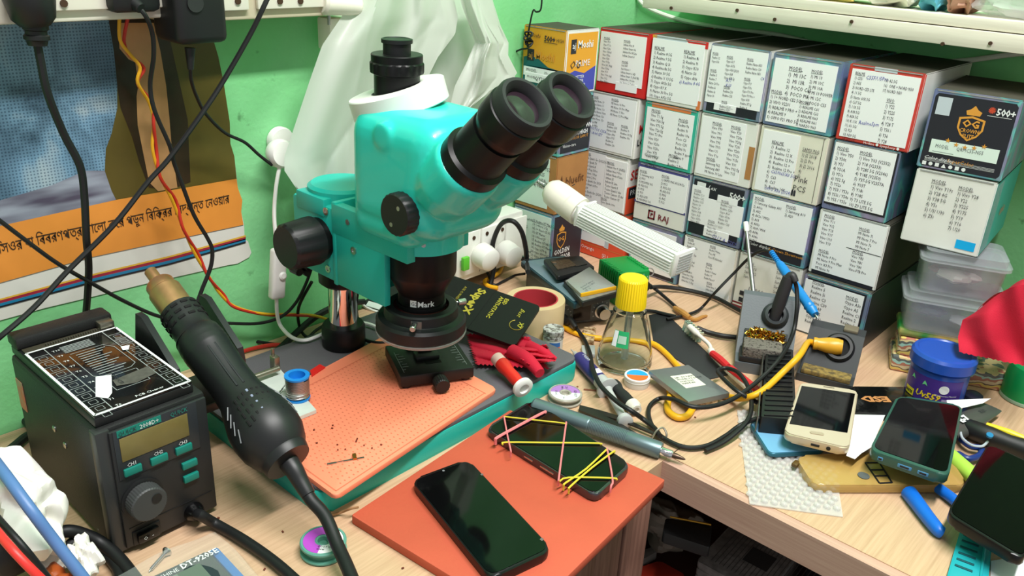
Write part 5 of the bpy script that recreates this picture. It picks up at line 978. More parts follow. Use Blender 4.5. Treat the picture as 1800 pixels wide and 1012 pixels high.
sol = B(); N = 12*22; sol.tube([c+Vector((0.0112*math.cos(2*PI*i/22), 0.0112*math.sin(2*PI*i/22), 0.0030+0.0205*i/N)) for i in range(N+1)], 0.0011, 6, 1); part('solder_wire', sol, M('solder', (172, 172, 170), 0.3, 0.9), t)
part('loose_end', B().tube([c+Vector((-0.009, -0.007, 0.016)), W(497, 682, 0.043), W(490, 690, 0.041), W(480, 694, 0.040), W(470, 690, 0.040)], 0.0007, 5, 5), M('solder', (172, 172, 170), 0.3, 0.9), t)
q = [W(x, y, 0.0335) for x, y in ((545, 652), (562, 641), (572, 646), (548, 662))]; one('red_tab', B().prism([(p.x, p.y) for p in q], 0.0332, 0.0345), M('red_tab', (214, 30, 30), 0.4), 'small bright red plastic tab at the edge of the salmon mat', 'tab')
# ------------------------------------------------------------------ front left clutter
def crumple(c, sx, sy, sz, seed, nu=64, nv=44, amp=0.22):
    """crushed film: faceted lump whose ridges and hollows come from many cutting planes"""
    r = random.Random(seed); C = [(Vector((r.gauss(0, 1), r.gauss(0, 1), r.gauss(0, 1))).normalized(), r.uniform(0.62, 1.0)) for _ in range(34)]
    D = [(Vector((r.gauss(0, 1), r.gauss(0, 1), r.gauss(0, 1))).normalized(), r.uniform(0.15, 0.4), r.uniform(0.3, 1)) for _ in range(9)]
    def fn(u, v):
        a = 2*PI*u; e = PI*(v-0.5); d = Vector((math.cos(e)*math.cos(a), math.cos(e)*math.sin(a), math.sin(e)))
        k = min(min(w/max(d.dot(n_), 1e-3) for n_, w in C), 1.25)
        for n_, w_, h_ in D:
            q = abs(d.dot(n_)-0.2*h_)/w_
            if q < 1: k -= amp*0.6*h_*(0.5+0.5*math.cos(PI*q))
        return (c[0]+sx*k*d.x, c[1]+sy*k*d.y, max(c[2]+sz*k*d.z, 0.0008))
    return B().grid(fn, nu, nv)
TIS = M('white_tissue_bag', (236, 234, 226), 0.6, sss=0.0)
t = thing('white_poly_bag', 'crumpled white plastic bag stuffed against the left of the station', 'bag', (-0.61, 0.165, 0))
part('bag_bulk', crumple((-0.632, 0.160, 0.055), 0.062, 0.040, 0.062, 3, 72, 50, 0.26), TIS, t, 34)
part('bag_knot', crumple((-0.585, 0.178, 0.026), 0.030, 0.018, 0.022, 8, 40, 24, 0.3), TIS, t, 22)
def ptail(f): return 0.004-0.0015*abs(f-0.5)
part('bag_tail', B().tube([W(168, 885, 0.03), W(174, 900, 0.022), W(177, 918, 0.014), W(180, 930, 0.010)], ptail, 8, 4), TIS, t)
one('paper_scrap', crumple((W(85, 975, .012).x, W(85, 975, .012).y, 0.012), 0.03, 0.024, 0.012, 12, 36, 20), TIS, 'crumpled white paper scrap under the blue cable, front left', 'paper')
one('brown_pouch', crumple((W(95, 1012, .02).x, W(95, 1012, .02).y, 0.012), 0.024, 0.016, 0.014, 15, 36, 20), M('rust_brown', (176, 84, 30), 0.5), 'rust brown pouch at the bottom left corner', 'pouch')
t = thing('black_mains_plug', 'black mains plug with ribbed neck lying front left of the station', 'plug', W(30, 975, 0.0))
part('plug_body', B().axl(W(-25, 985, 0.03), W(38, 955, 0.034)-W(-25, 985, 0.03), [(0.016, 0), (0.021, 0.006), (0.021, 0.02), (0.014, 0.032)], 22), BLACK, t)
a, c = W(40, 953, 0.033), W(95, 940, 0.033); L = (c-a).length; pr = []
for k in range(6): pr += [(0.0085, L*k/6), (0.0085, L*(k+.6)/6), (0.0068, L*(k+.62)/6), (0.0068, L*(k+.98)/6)]
part('ribbed_neck', B().axl(a, c-a, pr, 18), BLACK, t)
part('cord', B().tube([W(92, 940, 0.033), W(120, 933, 0.032), W(150, 940, 0.024), W(180, 955, 0.015), W(210, 982, 0.01), W(240, 1020, 0.008), W(262, 1050, 0.008)], 0.0052, 12, 6), RUBBER, t)
cable('coiled_cable', 'black cable looping beside the white bag, front left', [W(115, 965, 0.02), W(140, 945, 0.02), W(165, 950, 0.012), W(185, 970, 0.008), W(205, 995, 0.006), W(212, 1015, 0.006), W(215, 1040, 0.006)], 0.0048, RUBBER, 6, 12)
cable('blue_cable', 'thick pale blue cable hanging across the bottom left corner', [W(-230, 560, 0.005), W(-130, 660, 0.03), W(-60, 745, 0.075), W(0, 822, 0.104), W(50, 890, 0.092), W(95, 950, 0.066), W(150, 1020, 0.036), W(200, 1090, 0.0045), W(240, 1150, 0.0045)], 0.0044, M('pale_blue_cord', (86, 122, 176), 0.4), 6, 12)
cable('red_lead', 'bright red test lead hanging across the bottom left corner', [W(-220, 690, 0.004), W(-120, 790, 0.03), W(-60, 865, 0.072), W(0, 940, 0.084), W(40, 985, 0.076), W(90, 1035, 0.05), W(150, 1100, 0.0035), W(190, 1150, 0.0035)], 0.0032, M('bright_red_lead', (226, 54, 50), 0.4), 6, 12)
cable('black_lead', 'black test lead running beside the red one, bottom left', [W(-220, 670, 0.004), W(-120, 772, 0.03), W(-60, 845, 0.070), W(0, 915, 0.080), W(40, 960, 0.072), W(80, 1010, 0.045), W(140, 1090, 0.003), W(180, 1140, 0.003)], 0.0027, RUBBER, 6, 12)
for lab, pts in (('black cable arching behind the left of the station', [(-40, 748), (0, 738), (20, 730), (45, 738), (60, 760)]), ('black cable sloping away left of the white bag', [(-40, 838), (0, 805), (30, 780), (50, 765), (75, 760)])):
    cable('loose_cable', lab, [W(x, y, 0.006) for x, y in pts], 0.0045, RUBBER, 6, 10)
# multimeter in its bag, screw
mA, mB_ = W(245, 1020, 0.032), W(368, 962, 0.032); t = thing('multimeter', 'dark multimeter with blue holster in a clear bag at the bottom edge', 'multimeter', (mA+mB_)/2-Vector((0, 0, 0.032)))
d = (mB_-mA); d.z = 0; L = d.length; d.normalize(); n = Vector((d.y, -d.x, 0)); 
mm = mtx(Vector((mA.x, mA.y, 0)), d, n, (0, 0, -1)); mm = mtx(Vector((mA.x, mA.y, 0)), d, -n, (0, 0, 1))
b = B(); b.m = mm; b.bx(0.001, L-0.001, -0.11, 0, 0.002, 0.032, 0.004); part('meter_body', b, M('dark_slate', (44, 56, 60), 0.45), t)
b = B(); b.m = mm; b.bx(L-0.001, L+0.007, -0.11, 0.001, 0.001, 0.030, 0.003); b.bx(-0.007, 0.001, -0.11, 0.001, 0.001, 0.030, 0.003); part('holster', b, M('holster_blue', (36, 110, 180), 0.4), t)
b = B(); b.m = mm; b.bx(0.012, L-0.014, -0.05, -0.012, 0.032, 0.0326); part('screen', b, M('meter_lcd', (96, 112, 100), 0.3), t)
b = B(); b.text('DT-9205E', 0.0085, mm @ Matrix.Translation((L*0.52, -0.0095, 0.0323)), bold=0.0002, wscale=0.85); b.text('SUNSHINE', 0.006, mm @ Matrix.Translation((0.003, -0.0095, 0.0323)), wscale=0.85); part('white_lettering', b, WINK, t, 0)
def bagf(u, v):
    x = -0.02+(L+0.045)*u; y = -0.10+0.115*v; return mm @ Vector((x, y, 0.034+0.003*math.sin(9*u+4*v)*math.sin(7*v)-(0.030*max(0, (u-0.86)/0.14)**1.3)))
part('clear_bag', B().grid(bagf, 24, 16), film('meter_bag_film', (215, 220, 216), 0.16, 0.12), t)
t = thing('wood_screw', 'bright countersunk screw lying beside the station', 'screw', W(285, 985, 0))
a, c = W(294, 968, 0.004), W(262, 1004, 0.002); d = (c-a).normalized(); Ls = (c-a).length
part('screw_head', B().axl(a, d, [(0.0035, -0.0005), (0.0042, 0.0), (0.0042, 0.0008), (0.0016, 0.0042)], 18), STEEL, t)
pr = []
for k in range(16): pr += [(0.0017, 0.004+k*(Ls-0.006)/16), (0.0012, 0.004+(k+.5)*(Ls-0.006)/16)]
part('screw_shank', B().axl(a, d, pr+[(0.0003, Ls)], 12), STEEL, t)
# ------------------------------------------------------------------ black holding jig under the lens
def basis(p, q, up=(0, 0, 1)):
    u = (Vector(q)-Vector(p)); u.z = 0; L = u.length; u.normalize(); v = Vector((-u.y, u.x, 0)); return u, v, L
JZ = 0.0332
a, c = W(704, 686, JZ), W(833, 668, JZ); u, v, L = basis(a, c); jm = mtx(a, u, v, (0, 0, 1)); JB = M('jig_black', (24, 25, 25), 0.45)
t = thing('board_jig', 'black board-holding jig with a front knob under the ring light', 'jig', a+u*L/2+v*0.04)
b = B(); b.m = jm; b.bx(0, L, 0, 0.075, 0.003, 0.0165, 0.002); part('body', b, JB, t)
for (fx, fy) in ((0.008, 0.007), (L-0.008, 0.007), (0.008, 0.068), (L-0.008, 0.068)): b = B(); b.m = jm; b.axl((fx, fy, 0), (0, 0, 1), [(0.005, 0), (0.0055, 0.004)], 16); part('foot', b, BLACK, t)
b = B(); b.m = jm; b.bx(L*0.3, L*0.62, 0.028, 0.044, 0.0165, 0.0215, 0.001); b.bx(L*0.36, L*0.56, 0.04, 0.06, 0.0215, 0.025, 0.001); part('sliding_jaw', b, JB, t)
b = B(); b.m = jm; b.bx(L*0.26, L*0.66, 0.058, 0.072, 0.0165, 0.022, 0.001); part('fixed_jaw', b, JB, t)
b = B(); b.m = jm; b.bx(L*0.4, L*0.62, 0.02, 0.026, 0.0163, 0.0168); part('slot', b, M('slot_black', (6, 6, 6), 0.8), t)
kp = jm @ Vector((L*0.50, 0.002, 0.009)); part('knob_shaft', B().cyl(kp, kp-v*0.010, 0.005, n=16), JB, t); part('knob', ribbed(kp-v*0.009, -v, 0.0085, 0.013, 20, 0.0005, 0.0012), JB, t)
b = B()
for s_, x0 in ((1, 0.006), (-1, L-0.006)):
    for k in range(7):
        xa = x0+s_*0.001*(k % 3); b.m = jm; b.bx(min(xa, xa+s_*0.007*(0.5+(k*37 % 10)/14)), max(xa, xa+s_*0.007*(0.5+(k*37 % 10)/14)), 0.014+k*0.006, 0.0145+k*0.006, 0.0165, 0.0167)
    b.bx(x0-0.0002, x0+0.0002, 0.008, 0.056, 0.0165, 0.0167)
part('printed_scale', b, M('grey_trace', (150, 156, 156), 0.5), t, 0)['kind'] = 'stuff'
# ------------------------------------------------------------------ things lying behind the microscope
IVS = M('socket_white', (228, 228, 220), 0.4)
t = thing('socket_board', 'white socket board with two white plugs behind the microscope barrel', 'switchboard', (-0.82, 0.87, 0))
sx = -0.80
part('backbox', B().bx(XW+0.0005, sx, 0.775, 0.935, 0.015, 0.098, 0.003), IVS, t)
for y in (0.79, 0.842, 0.894): part('socket_plate', B().bx(sx, sx+0.004, y, y+0.046, 0.025, 0.09, 0.0015), IVS, t)
for (px, py) in ((833, 418), (856, 410), (883, 403)): p = WX(px, py, sx+0.004); part('screw', B().axl(p, (1, 0, 0), [(0.003, -0.002), (0.003, 0.001)], 12), NAIL, t)
for i, (px, py) in enumerate(((843, 445), (884, 440))):
    p = WX(px, py, sx+0.004); tt = thing('white_plug', ('white plug in the socket board, nearer the microscope barrel', 'white plug in the socket board, nearer the corner boxes')[i], 'plug', p)
    part('plug_body', B().axl(p, (1, -0.1, -0.12), [(0.0165, 0), (0.0185, 0.003), (0.0185, 0.012), (0.0165, 0.026), (0.012, 0.029)], 28), IVS, tt)
one('green_card', B().box(WX(818, 463, -0.79), (0.006, 0.012, 0.02), 0.001), M('green_card', (92, 186, 52), 0.5), 'small green card behind the microscope barrel', 'card')
t = thing('black_plug', 'black moulded plug lying behind the microscope barrel', 'plug', W(812, 470, 0.0))
a, c = W(800, 462, 0.03), W(835, 472, 0.024); part('plug_body', B().axl(a, c-a, [(0.010, -0.01), (0.013, 0.0), (0.012, 0.018), (0.006, (c-a).length), (0.004, (c-a).length+0.008)], 18), BLACK, t)
# assorted dark lumps of cable behind the microscope
cable('adapter_cable', 'black cable arching over from the white plugs behind the microscope', [W(862, 500, 0.004), WY(868, 470, 0.86), WY(866, 430, 0.86), WY(880, 395, 0.86), WY(900, 388, 0.86), WY(916, 405, 0.87), WY(924, 435, 0.88), WY(926, 460, 0.885), W(928, 478, 0.055)], 0.0036, RUBBER, 6, 10)
cable('yellow_lead', 'yellow lead curled behind the black anti-static wallet', [W(884, 462, 0.004), W(878, 478, 0.006), W(862, 488, 0.006), W(852, 494, 0.005), W(858, 502, 0.004), W(875, 506, 0.004)], 0.003, M('yellow_cable', (232, 172, 24), 0.45), 6, 10)
cable('thin_black_lead', 'thin black lead from the white plugs to the grey power unit', [W(815, 470, 0.03), W(840, 468, 0.03), W(856, 478, 0.015), W(868, 500, 0.003), W(885, 494, 0.003), W(905, 484, 0.004), W(922, 481, 0.02)], 0.002, RUBBER, 6, 8)
for i, (lab, pts) in enumerate((('thick black cable running behind the microscope column', [(420, 672, .006), (460, 640, .006), (500, 605, .007), (535, 572, .012), (565, 550, .02), (600, 535, .02), (640, 530, .012)]), ('black cable lying along the wall behind the base', [(405, 596, .004), (450, 600, .004), (500, 606, .004), (540, 600, .004)]), ('black cable looping beside the chrome column', [(548, 495, .09), (525, 540, .05), (527, 575, .012), (540, 592, .006), (556, 580, .006), (580, 565, .006)]), ('black cable winding right of the chrome column', [(628, 515, .07), (626, 545, .05), (636, 590, .034), (660, 602, .033), (690, 600, .033), (715, 590, .034)]))):
    cable('loose_cable', lab, [W(x, y, z) for x, y, z in pts], (0.0042, 0.002, 0.002, 0.0022)[i], RUBBER, 6, 8)
cable('red_lead', 'short red lead lying against the wall by the heat gun', [W(425, 618, .004), W(450, 611, .004), W(478, 606, .004), W(500, 606, .004)], 0.0026, RD, 6, 8)
b = B(); c = W(690, 520, 0.02); t = thing('disc_case', 'dark round disc case with a white edge behind the ring light', 'disc case', (c.x, c.y, 0.0))
part('disc', B().axl((c.x-0.03, c.y+0.02, 0.006), (0.25, -0.15, 1), [(0.045, 0), (0.047, 0.002), (0.047, 0.008), (0.045, 0.01), (0.0, 0.01)], 40), BLACK, t)
part('white_rim', B().axl((c.x-0.03, c.y+0.02, 0.006), (0.25, -0.15, 1), [(0.0475, 0.003), (0.049, 0.004), (0.049, 0.007), (0.0475, 0.008)], 40), WHITE, t)
one('paper_label', B().prism([(p.x, p.y) for p in [W(x, y, 0.03) for x, y in ((648, 528), (673, 535), (666, 543), (643, 536))]], 0.0285, 0.0295), PAPER, 'small white paper label lying behind the ring light', 'paper')
t = thing('glass_tumbler', 'green-grey glass tumbler standing against the wall behind the arm', 'tumbler', W(650, 515, 0))
c = W(652, 512, 0); part('tumbler_body', B().axl(c, (0, 0, 1), [(0.018, 0), (0.020, 0.002), (0.024, 0.06), (0.0225, 0.06), (0.0185, 0.004), (0, 0.004)], 32), M('greenish_plastic', (130, 140, 110), 0.25), t)
part('blue_marker', B().tube([c+Vector((0.012, 0.016, 0.004)), c+Vector((0.02, 0.024, 0.075))], 0.004, 10, 1), M('marker_blue', (20, 90, 150), 0.4), t)
# ------------------------------------------------------------------ red cloth, red tool, black wallet, tape
def cloth(name, label, poly, z0, amp, seed, mat, cat='cloth', n=34, zig=0.0, lift=None):
    """flat cloth: grid over four px corners with folds; edge cut in zigzags"""
    r = random.Random(seed); ph = [r.uniform(0, 6.3) for _ in range(6)]
    def fn(u, v):
        du = zig*((int(v*n) % 2)-0.5) if u in (0.0, 1.0) else 0; dv = zig*((int(u*n) % 2)-0.5) if v in (0.0, 1.0) else 0
        u2, v2 = u+du, v+dv
        x = (poly[0][0]*(1-u2)+poly[1][0]*u2)*(1-v2)+(poly[3][0]*(1-u2)+poly[2][0]*u2)*v2; y = (poly[0][1]*(1-u2)+poly[1][1]*u2)*(1-v2)+(poly[3][1]*(1-u2)+poly[2][1]*u2)*v2
        z = z0+amp*(0.5+0.5*math.sin(7*u+ph[0]+2*v)*math.cos(5*v+ph[1]))+amp*0.5*abs(math.sin(9*v-4*u+ph[2]))
        if lift: z += lift(u, v)
        return W(x, y, z)
    b = B().grid(fn, n, n); return b
RCL = M('crimson_cloth', (196, 22, 52), 0.85, bump=0.3, bscale=1200)
t = thing('red_cloth', 'crimson wiping cloth with pinked edges under the black wallet', 'cloth', W(890, 625, 0.03))
part('spread', cloth('', '', [(820, 586), (930, 592), (965, 648), (838, 640)], 0.030, 0.006, 4, RCL, zig=0.05), RCL, t)
part('fold', cloth('', '', [(888, 612), (960, 605), (978, 634), (930, 640)], 0.034, 0.012, 5, RCL, zig=0.05, n=24), RCL, t)
part('rolled_corner', B().tube([W(900, 618, 0.042), W(925, 630, 0.044), W(940, 645, 0.042), W(949, 656, 0.040)], lambda f: 0.009-0.003*f, 12, 5), RCL, t)
part('rolled_corner', B().tube([W(930, 608, 0.042), W(955, 618, 0.044), W(977, 632, 0.038)], lambda f: 0.007-0.004*f, 12, 5), RCL, t)
t = thing('suction_pen', 'red-handled tool with pale ends lying on the red cloth edge', 'tool', W(900, 660, 0.03))
a, c = W(872, 628, 0.046), W(922, 684, 0.036); d = (c-a).normalized(); L = (c-a).length
part('pale_collar', B().axl(a, d, [(0.006, 0), (0.0075, 0.001), (0.0078, L*0.2)], 24), M('pink_pale_plastic', (226, 190, 178), 0.45), t)
part('red_grip', B().axl(a+d*L*0.19, d, [(0.0078, 0), (0.0085, L*0.1), (0.0068, L*0.3), (0.0072, L*0.45), (0.0062, L*0.68)], 24), M('red_grip', (206, 44, 34), 0.35), t)
part('white_end', B().axl(c-d*L*0.16, d, [(0.005, 0), (0.0075, 0.002), (0.0115, 0.004), (0.0118, 0.008), (0.0095, 0.0095), (0.006, 0.0095), (0.005, 0.007), (0, 0.007)], 28), WHITE, t)
# wallet slab leaning on the tape roll
Bp = W(905, 608, 0.0445); Ap = W(951, 538, 0.066); Dp = W(797, 480, 0.0835); Cp = Bp+(Dp-Ap)
ux = (Ap-Bp).normalized(); n_ = (Ap-Bp).cross(Dp-Ap).normalized(); n_ = n_ if n_.z > 0 else -n_; uy = n_.cross(ux)
WLm = mtx(Bp, ux, uy, n_); wv = (Ap-Bp).length; hv = (Dp-Ap).length
t = thing('antistatic_wallet', 'black anti-static wallet with gold lettering leaning on the tape roll', 'wallet', Bp)
b = B(); b.prism(rrect(wv, hv, 0.006, 5, wv/2, hv/2), -0.004, 0, bev=0.0015, m=WLm) if False else b.prism(rrect(wv, hv, 0.006, 5, wv/2, hv/2), -0.004, 0, m=WLm)
part('cover', b, M('black_leatherette', (14, 14, 14), 0.5, spec=0.3), t)
b = B(); b.m = WLm; b.bx(0.001, wv-0.001, hv*0.50, hv*0.505, -0.0002, 0.0004); part('fold_line', b, M('slot_black', (6, 6, 6), 0.8), t)
GOLD = M('gold_foil_print', (196, 172, 66), 0.3, 0.4)
tm = WLm @ Matrix.Translation((0, 0, 0.0005)) @ mtx((0, 0, 0), (-1, 0, 0), (0, -1, 0), (0, 0, 1))  # text reads from the upper long edge down
b = B(); b.text('SuperX', 0.0155, WLm @ mtx((wv*0.92, hv*0.66, 0.0005), (-1, 0, 0), (0, -1, 0), (0, 0, 1)), bold=0.0006, wscale=1.05)
b.text('ESD\nANTI-STATIC', 0.0072, WLm @ mtx((wv*0.90, hv*0.36, 0.0005), (-1, 0, 0), (0, -1, 0), (0, 0, 1)), bold=0.0002, line=0.95)
b.text('ATE CURVED B', 0.0046, WLm @ mtx((wv*0.85, hv*0.80, 0.0005), (-1, 0, 0), (0, -1, 0), (0, 0, 1)))
b.text('Best', 0.0085, WLm @ mtx((wv*0.80, hv*0.155, 0.0005), (-1, 0, 0), (0, -1, 0), (0, 0, 1)), shear=0.4); b.text('X7', 0.0075, WLm @ mtx((wv*0.5, hv*0.09, 0.0005), (-1, 0, 0), (0, -1, 0), (0, 0, 1)), bold=0.0003)
part('gold_lettering', b, GOLD, t, 0)
b = B(); cc = WLm @ Vector((wv*0.42, hv*0.105, 0.0005)); b.tube([cc+(ux*math.cos(a_)+uy*math.sin(a_))*0.0085 for a_ in [0.6+i*0.4 for i in range(12)]], 0.0004, 4, 1); part('gold_ring_mark', b, GOLD, t, 0)
t = thing('tape_roll', 'wide beige packing tape roll with a red core behind the wallet', 'tape roll', W(925, 575, 0))
c = W(938, 604, 0); fw = Vector((FWD.x, FWD.y, 0)).normalized(); c = c+fw*0.038
TAPE = M('beige_tape', (206, 182, 140), 0.35, var=0.08, scale=30)
part('tape', B().axl(c, (0, 0, 1), [(0.0295, 0), (0.0385, 0.0005), (0.039, 0.001), (0.039, 0.047), (0.0385, 0.048), (0.0295, 0.048), (0.0295, 0)], 48), TAPE, t)
part('core', B().axl(c, (0, 0, 1), [(0.0292, 0.0003), (0.0294, 0.0481), (0.0275, 0.0481), (0.0275, 0.0003), (0.0292, 0.0003)], 48), M('red_core_card', (176, 48, 58), 0.6), t)
# ------------------------------------------------------------------ grey heating unit with phone parts on it
fl, fr = W(981, 574, 0), W(1069, 565, 0); u, v, L = basis(fl, fr); bl = W(919, 506, 0); dep = 0.135; hz = 0.036
GREYC = M('grey_case', (88, 92, 90), 0.45, bump=0.1, bscale=500); gm = mtx(fl, u, v, (0, 0, 1))
t = thing('heating_unit', 'grey heating unit with a dark display and silver knob behind the bottle', 'heating unit', fl+u*L/2+v*dep/2)
b = B(); b.m = gm; b.bx(0, L, 0, dep, 0.002, hz, 0.002); part('case', b, GREYC, t)
b = B(); b.m = gm; b.bx(L*0.28, L*0.62, -0.0006, 0.001, 0.006, 0.031); part('display', b, M('dark_display', (14, 14, 16), 0.15), t)
kp = gm @ Vector((L*0.84, 0.001, 0.0175)); part('knob', B().axl(kp, -v, [(0.0105, 0), (0.0105, 0.003), (0.0085, 0.0035), (0.0085, 0.013), (0.0078, 0.014), (0, 0.014)], 28), STEEL, t)
b = B()
for k in range(9):
    a_ = math.radians(-30+k*30); p = gm @ Vector((L*0.84+0.0135*math.cos(a_), -0.0003, 0.0175+0.0135*math.sin(a_))); b.box((0, 0, 0), (0.002, 0.0004, 0.0005), 0, m=mtx(p, u*math.cos(a_)+Vector((0, 0, 1))*math.sin(a_), v, -u*math.sin(a_)+Vector((0, 0, 1))*math.cos(a_)))
for k in range(5):
    a_ = math.radians(120-k*30); p = gm @ Vector((L*0.1+0.010*math.cos(a_), -0.0003, 0.016+0.010*math.sin(a_))); b.box((0, 0, 0), (0.002, 0.0004, 0.0005), 0, m=mtx(p, u*math.cos(a_)+Vector((0, 0, 1))*math.sin(a_), v, -u*math.sin(a_)+Vector((0, 0, 1))*math.cos(a_)))
b.text('220V', 0.004, mtx(gm @ Vector((L*0.06, -0.0005, 0.030)), u, (0, 0, 1), -v)); part('scale_marks', b, WINK, t, 0)
jk = gm @ Vector((L*0.10, 0.0, 0.012))
part('jack_plug', B().tube([jk+v*0.002, jk-v*0.012, W(1003, 562, 0.018), W(1012, 576, 0.013)], lambda f: 0.0062-0.0028*f, 12, 4), BLACK, t)
def slab(name, corners, th, mat, par=None, r=0.006, bev=0.0012):
    """rounded slab from four room points on its top face (or nearly so)"""
    P = [Vector(p) for p in corners]; n_ = (P[1]-P[0]).cross(P[3]-P[0]).normalized(); n_ = n_ if n_.z > 0 else -n_
    c0 = sum(P, Vector())/4; ux = (P[1]-P[0]).normalized(); uy = n_.cross(ux); m = mtx(c0, ux, uy, n_)
    inv = m.inverted(); Q = [inv @ p for p in P]; Q = [Vector((q.x, q.y, 0)) for q in Q]
    area_ = sum(Q[i].x*Q[(i+1) % 4].y-Q[(i+1) % 4].x*Q[i].y for i in range(4)); Q = Q if area_ > 0 else Q[::-1]
    pl = [(q.x, q.y) for q in rpoly(Q, r, 5)]; return B().prism(pl, -th, 0, m, bev=bev), m, Q
def inset(Q, k, dx=0, dy=0): return [Vector((q.x*k+dx, q.y*k+dy, 0)) for q in Q]
TOPZ = hz
t = thing('open_phone', 'teal-edged opened phone lying on the grey heating unit', 'phone', W(985, 490, TOPZ))
b, m, Q = slab('', [W(x, y, TOPZ+0.009) for x, y in ((914, 458), (992, 448), (1060, 510), (1010, 535))], 0.008, None); part('phone_frame', b, M('dark_teal_metal', (40, 72, 84), 0.3, 0.5), t)
part('phone_glass', B().prism([(q.x, q.y) for q in rpoly(inset(Q, 0.92), 0.005)], 0.0001, 0.0008, m), M('blue_grey_glass', (104, 126, 134), 0.12), t)
t = thing('phone_midframe', 'dark stripped phone chassis with shield plates on top of the stack', 'phone part', W(1000, 465, TOPZ+0.01))
b, m, Q = slab('', [W(x, y, TOPZ+0.022) for x, y in ((955, 455), (1020, 449), (1046, 470), (980, 486))], 0.006, None, r=0.004); part('chassis', b, M('black_chassis', (26, 27, 28), 0.4), t)
part('shield_plate', B().prism([(q.x, q.y) for q in inset(Q, 0.5, -0.008, 0.002)], 0.0, 0.0012, m), M('shield_metal', (120, 116, 104), 0.35, 0.8, var=0.5, scale=300), t)
part('shield_plate', B().prism([(q.x, q.y) for q in inset(Q, 0.3, 0.016, 0.0)], 0.0, 0.0009, m), M('dark_board', (44, 46, 46), 0.4), t)
part('camera_hole', B().axl(m @ Vector((-0.02, 0.006, 0.0012)), m.to_3x3() @ Vector((0, 0, 1)), [(0.003, 0), (0.003, 0.001), (0, 0.0006)], 14), STEEL, t)
t = thing('phone_back_half', 'opened phone half with a silver battery beside the yellow cap', 'phone', W(1045, 510, TOPZ+0.01))
b, m, Q = slab('', [W(x, y, TOPZ+0.017) for x, y in ((990, 494), (1036, 467), (1088, 513), (1023, 532))], 0.007, None, r=0.004); part('chassis', b, M('black_chassis', (26, 27, 28), 0.4), t)
part('inner_plate', B().prism([(q.x, q.y) for q in rpoly(inset(Q, 0.93), 0.003)], 0.0, 0.0006, m), M('grey_inner_plate', (150, 154, 150), 0.4, 0.4, var=0.3, scale=120), t)
b, m, Q = slab('', [W(x, y, TOPZ+0.0225) for x, y in ((996, 493), (1036, 469), (1083, 503), (1021, 516))], 0.0045, None, r=0.0015, bev=0.0005)
t = thing('phone_battery', 'silver phone battery with a yellow taped edge in the opened phone', 'battery', W(1045, 500, TOPZ+0.018)); part('cell', b, M('silver_battery', (158, 164, 158), 0.35, 0.3), t)
e0, e1 = W(1021, 516, TOPZ+0.0225), W(1083, 503, TOPZ+0.0225); ev = (e1-e0).normalized(); part('yellow_tape', B().box((0, 0, 0), ((e1-e0).length, 0.0025, 0.0052), 0.0005, m=mtx((e0+e1)/2-Vector((0, 0, 0.0022)), ev, Vector((-ev.y, ev.x, 0)), (0, 0, 1))), M('yellow_tape', (226, 168, 20), 0.4), t)
b = B(); mu = mtx(W(1022, 506, TOPZ+0.0228), (W(1050, 490, TOPZ)-W(1022, 506, TOPZ)).normalized(), (W(1010, 496, TOPZ)-W(1022, 506, TOPZ)).normalized(), (0, 0, 1)); b.text('Li-ion Polymer\nBattery 3.85V\nCE  \u2672', 0.0055, mu, line=1.1); part('printed_text', b, INKG, t, 0)
# ------------------------------------------------------------------ green power unit
GZ = 0.052; G = [W(x, y, GZ) for x, y in ((1092, 482), (1143, 475), (1110, 448), (1056, 453))]; u, v, L = basis(G[0], G[1]); dep = ((G[3]-G[0]).length+(G[2]-G[1]).length)/2*0.98; gm = mtx(Vector((G[0].x, G[0].y, 0)), u, v, (0, 0, 1)); GRN = M('green_plastic', (14, 140, 62), 0.4)
t = thing('power_unit', 'bright green ribbed power unit with a black dial under the tube lamp', 'power unit', gm @ Vector((L/2, dep/2, 0)))
b = B(); b.m = gm; b.bx(0, L, 0, dep, 0, GZ, 0.0015); part('case', b, GRN, t)
for k in range(9):
    b = B(); b.m = gm; y_ = 0.006+k*(dep-0.012)/9; b.bx(-0.0016, 0.006, y_, y_+0.0035, 0.008, GZ+0.0016, 0.0005); part('rib', b, GRN, t)
    b = B(); b.m = gm; b.bx(L-0.006, L+0.0016, y_, y_+0.0035, 0.008, GZ+0.0016, 0.0005); part('rib', b, GRN, t)
b = B(); b.m = gm; b.bx(L*0.07, L*0.36, -0.0015, 0.0005, 0.034, 0.045, 0.0005); part('rocker_switch', b, BLACK, t)
kp = gm @ Vector((L*0.74, 0, 0.032)); part('dial', B().axl(kp, -v, [(0.009, 0), (0.009, 0.010), (0.008, 0.011), (0, 0.011)], 24), BLACK, t)
b = B()
for k in range(7):
    a_ = math.radians(200-k*30); b.text(str(k+1), 0.0045, mtx(gm @ Vector((L*0.74+0.014*math.cos(a_), -0.0006, 0.031+0.014*math.sin(a_))), u, (0, 0, 1), -v), align='CENTER')
b.text('O', 0.005, mtx(gm @ Vector((L*0.21, -0.0018, 0.037)), u, (0, 0, 1), -v), align='CENTER'); part('white_numbers', b, WINK, t, 0)
one('metal_ferrule', B().axl(W(1142, 478, 0.04), (0.4, -0.6, 0.3), [(0.0062, 0), (0.0062, 0.010), (0.0048, 0.010), (0.0048, 0), (0.0062, 0)], 20), STEEL, 'small metal ring tube beside the green power unit', 'ferrule')
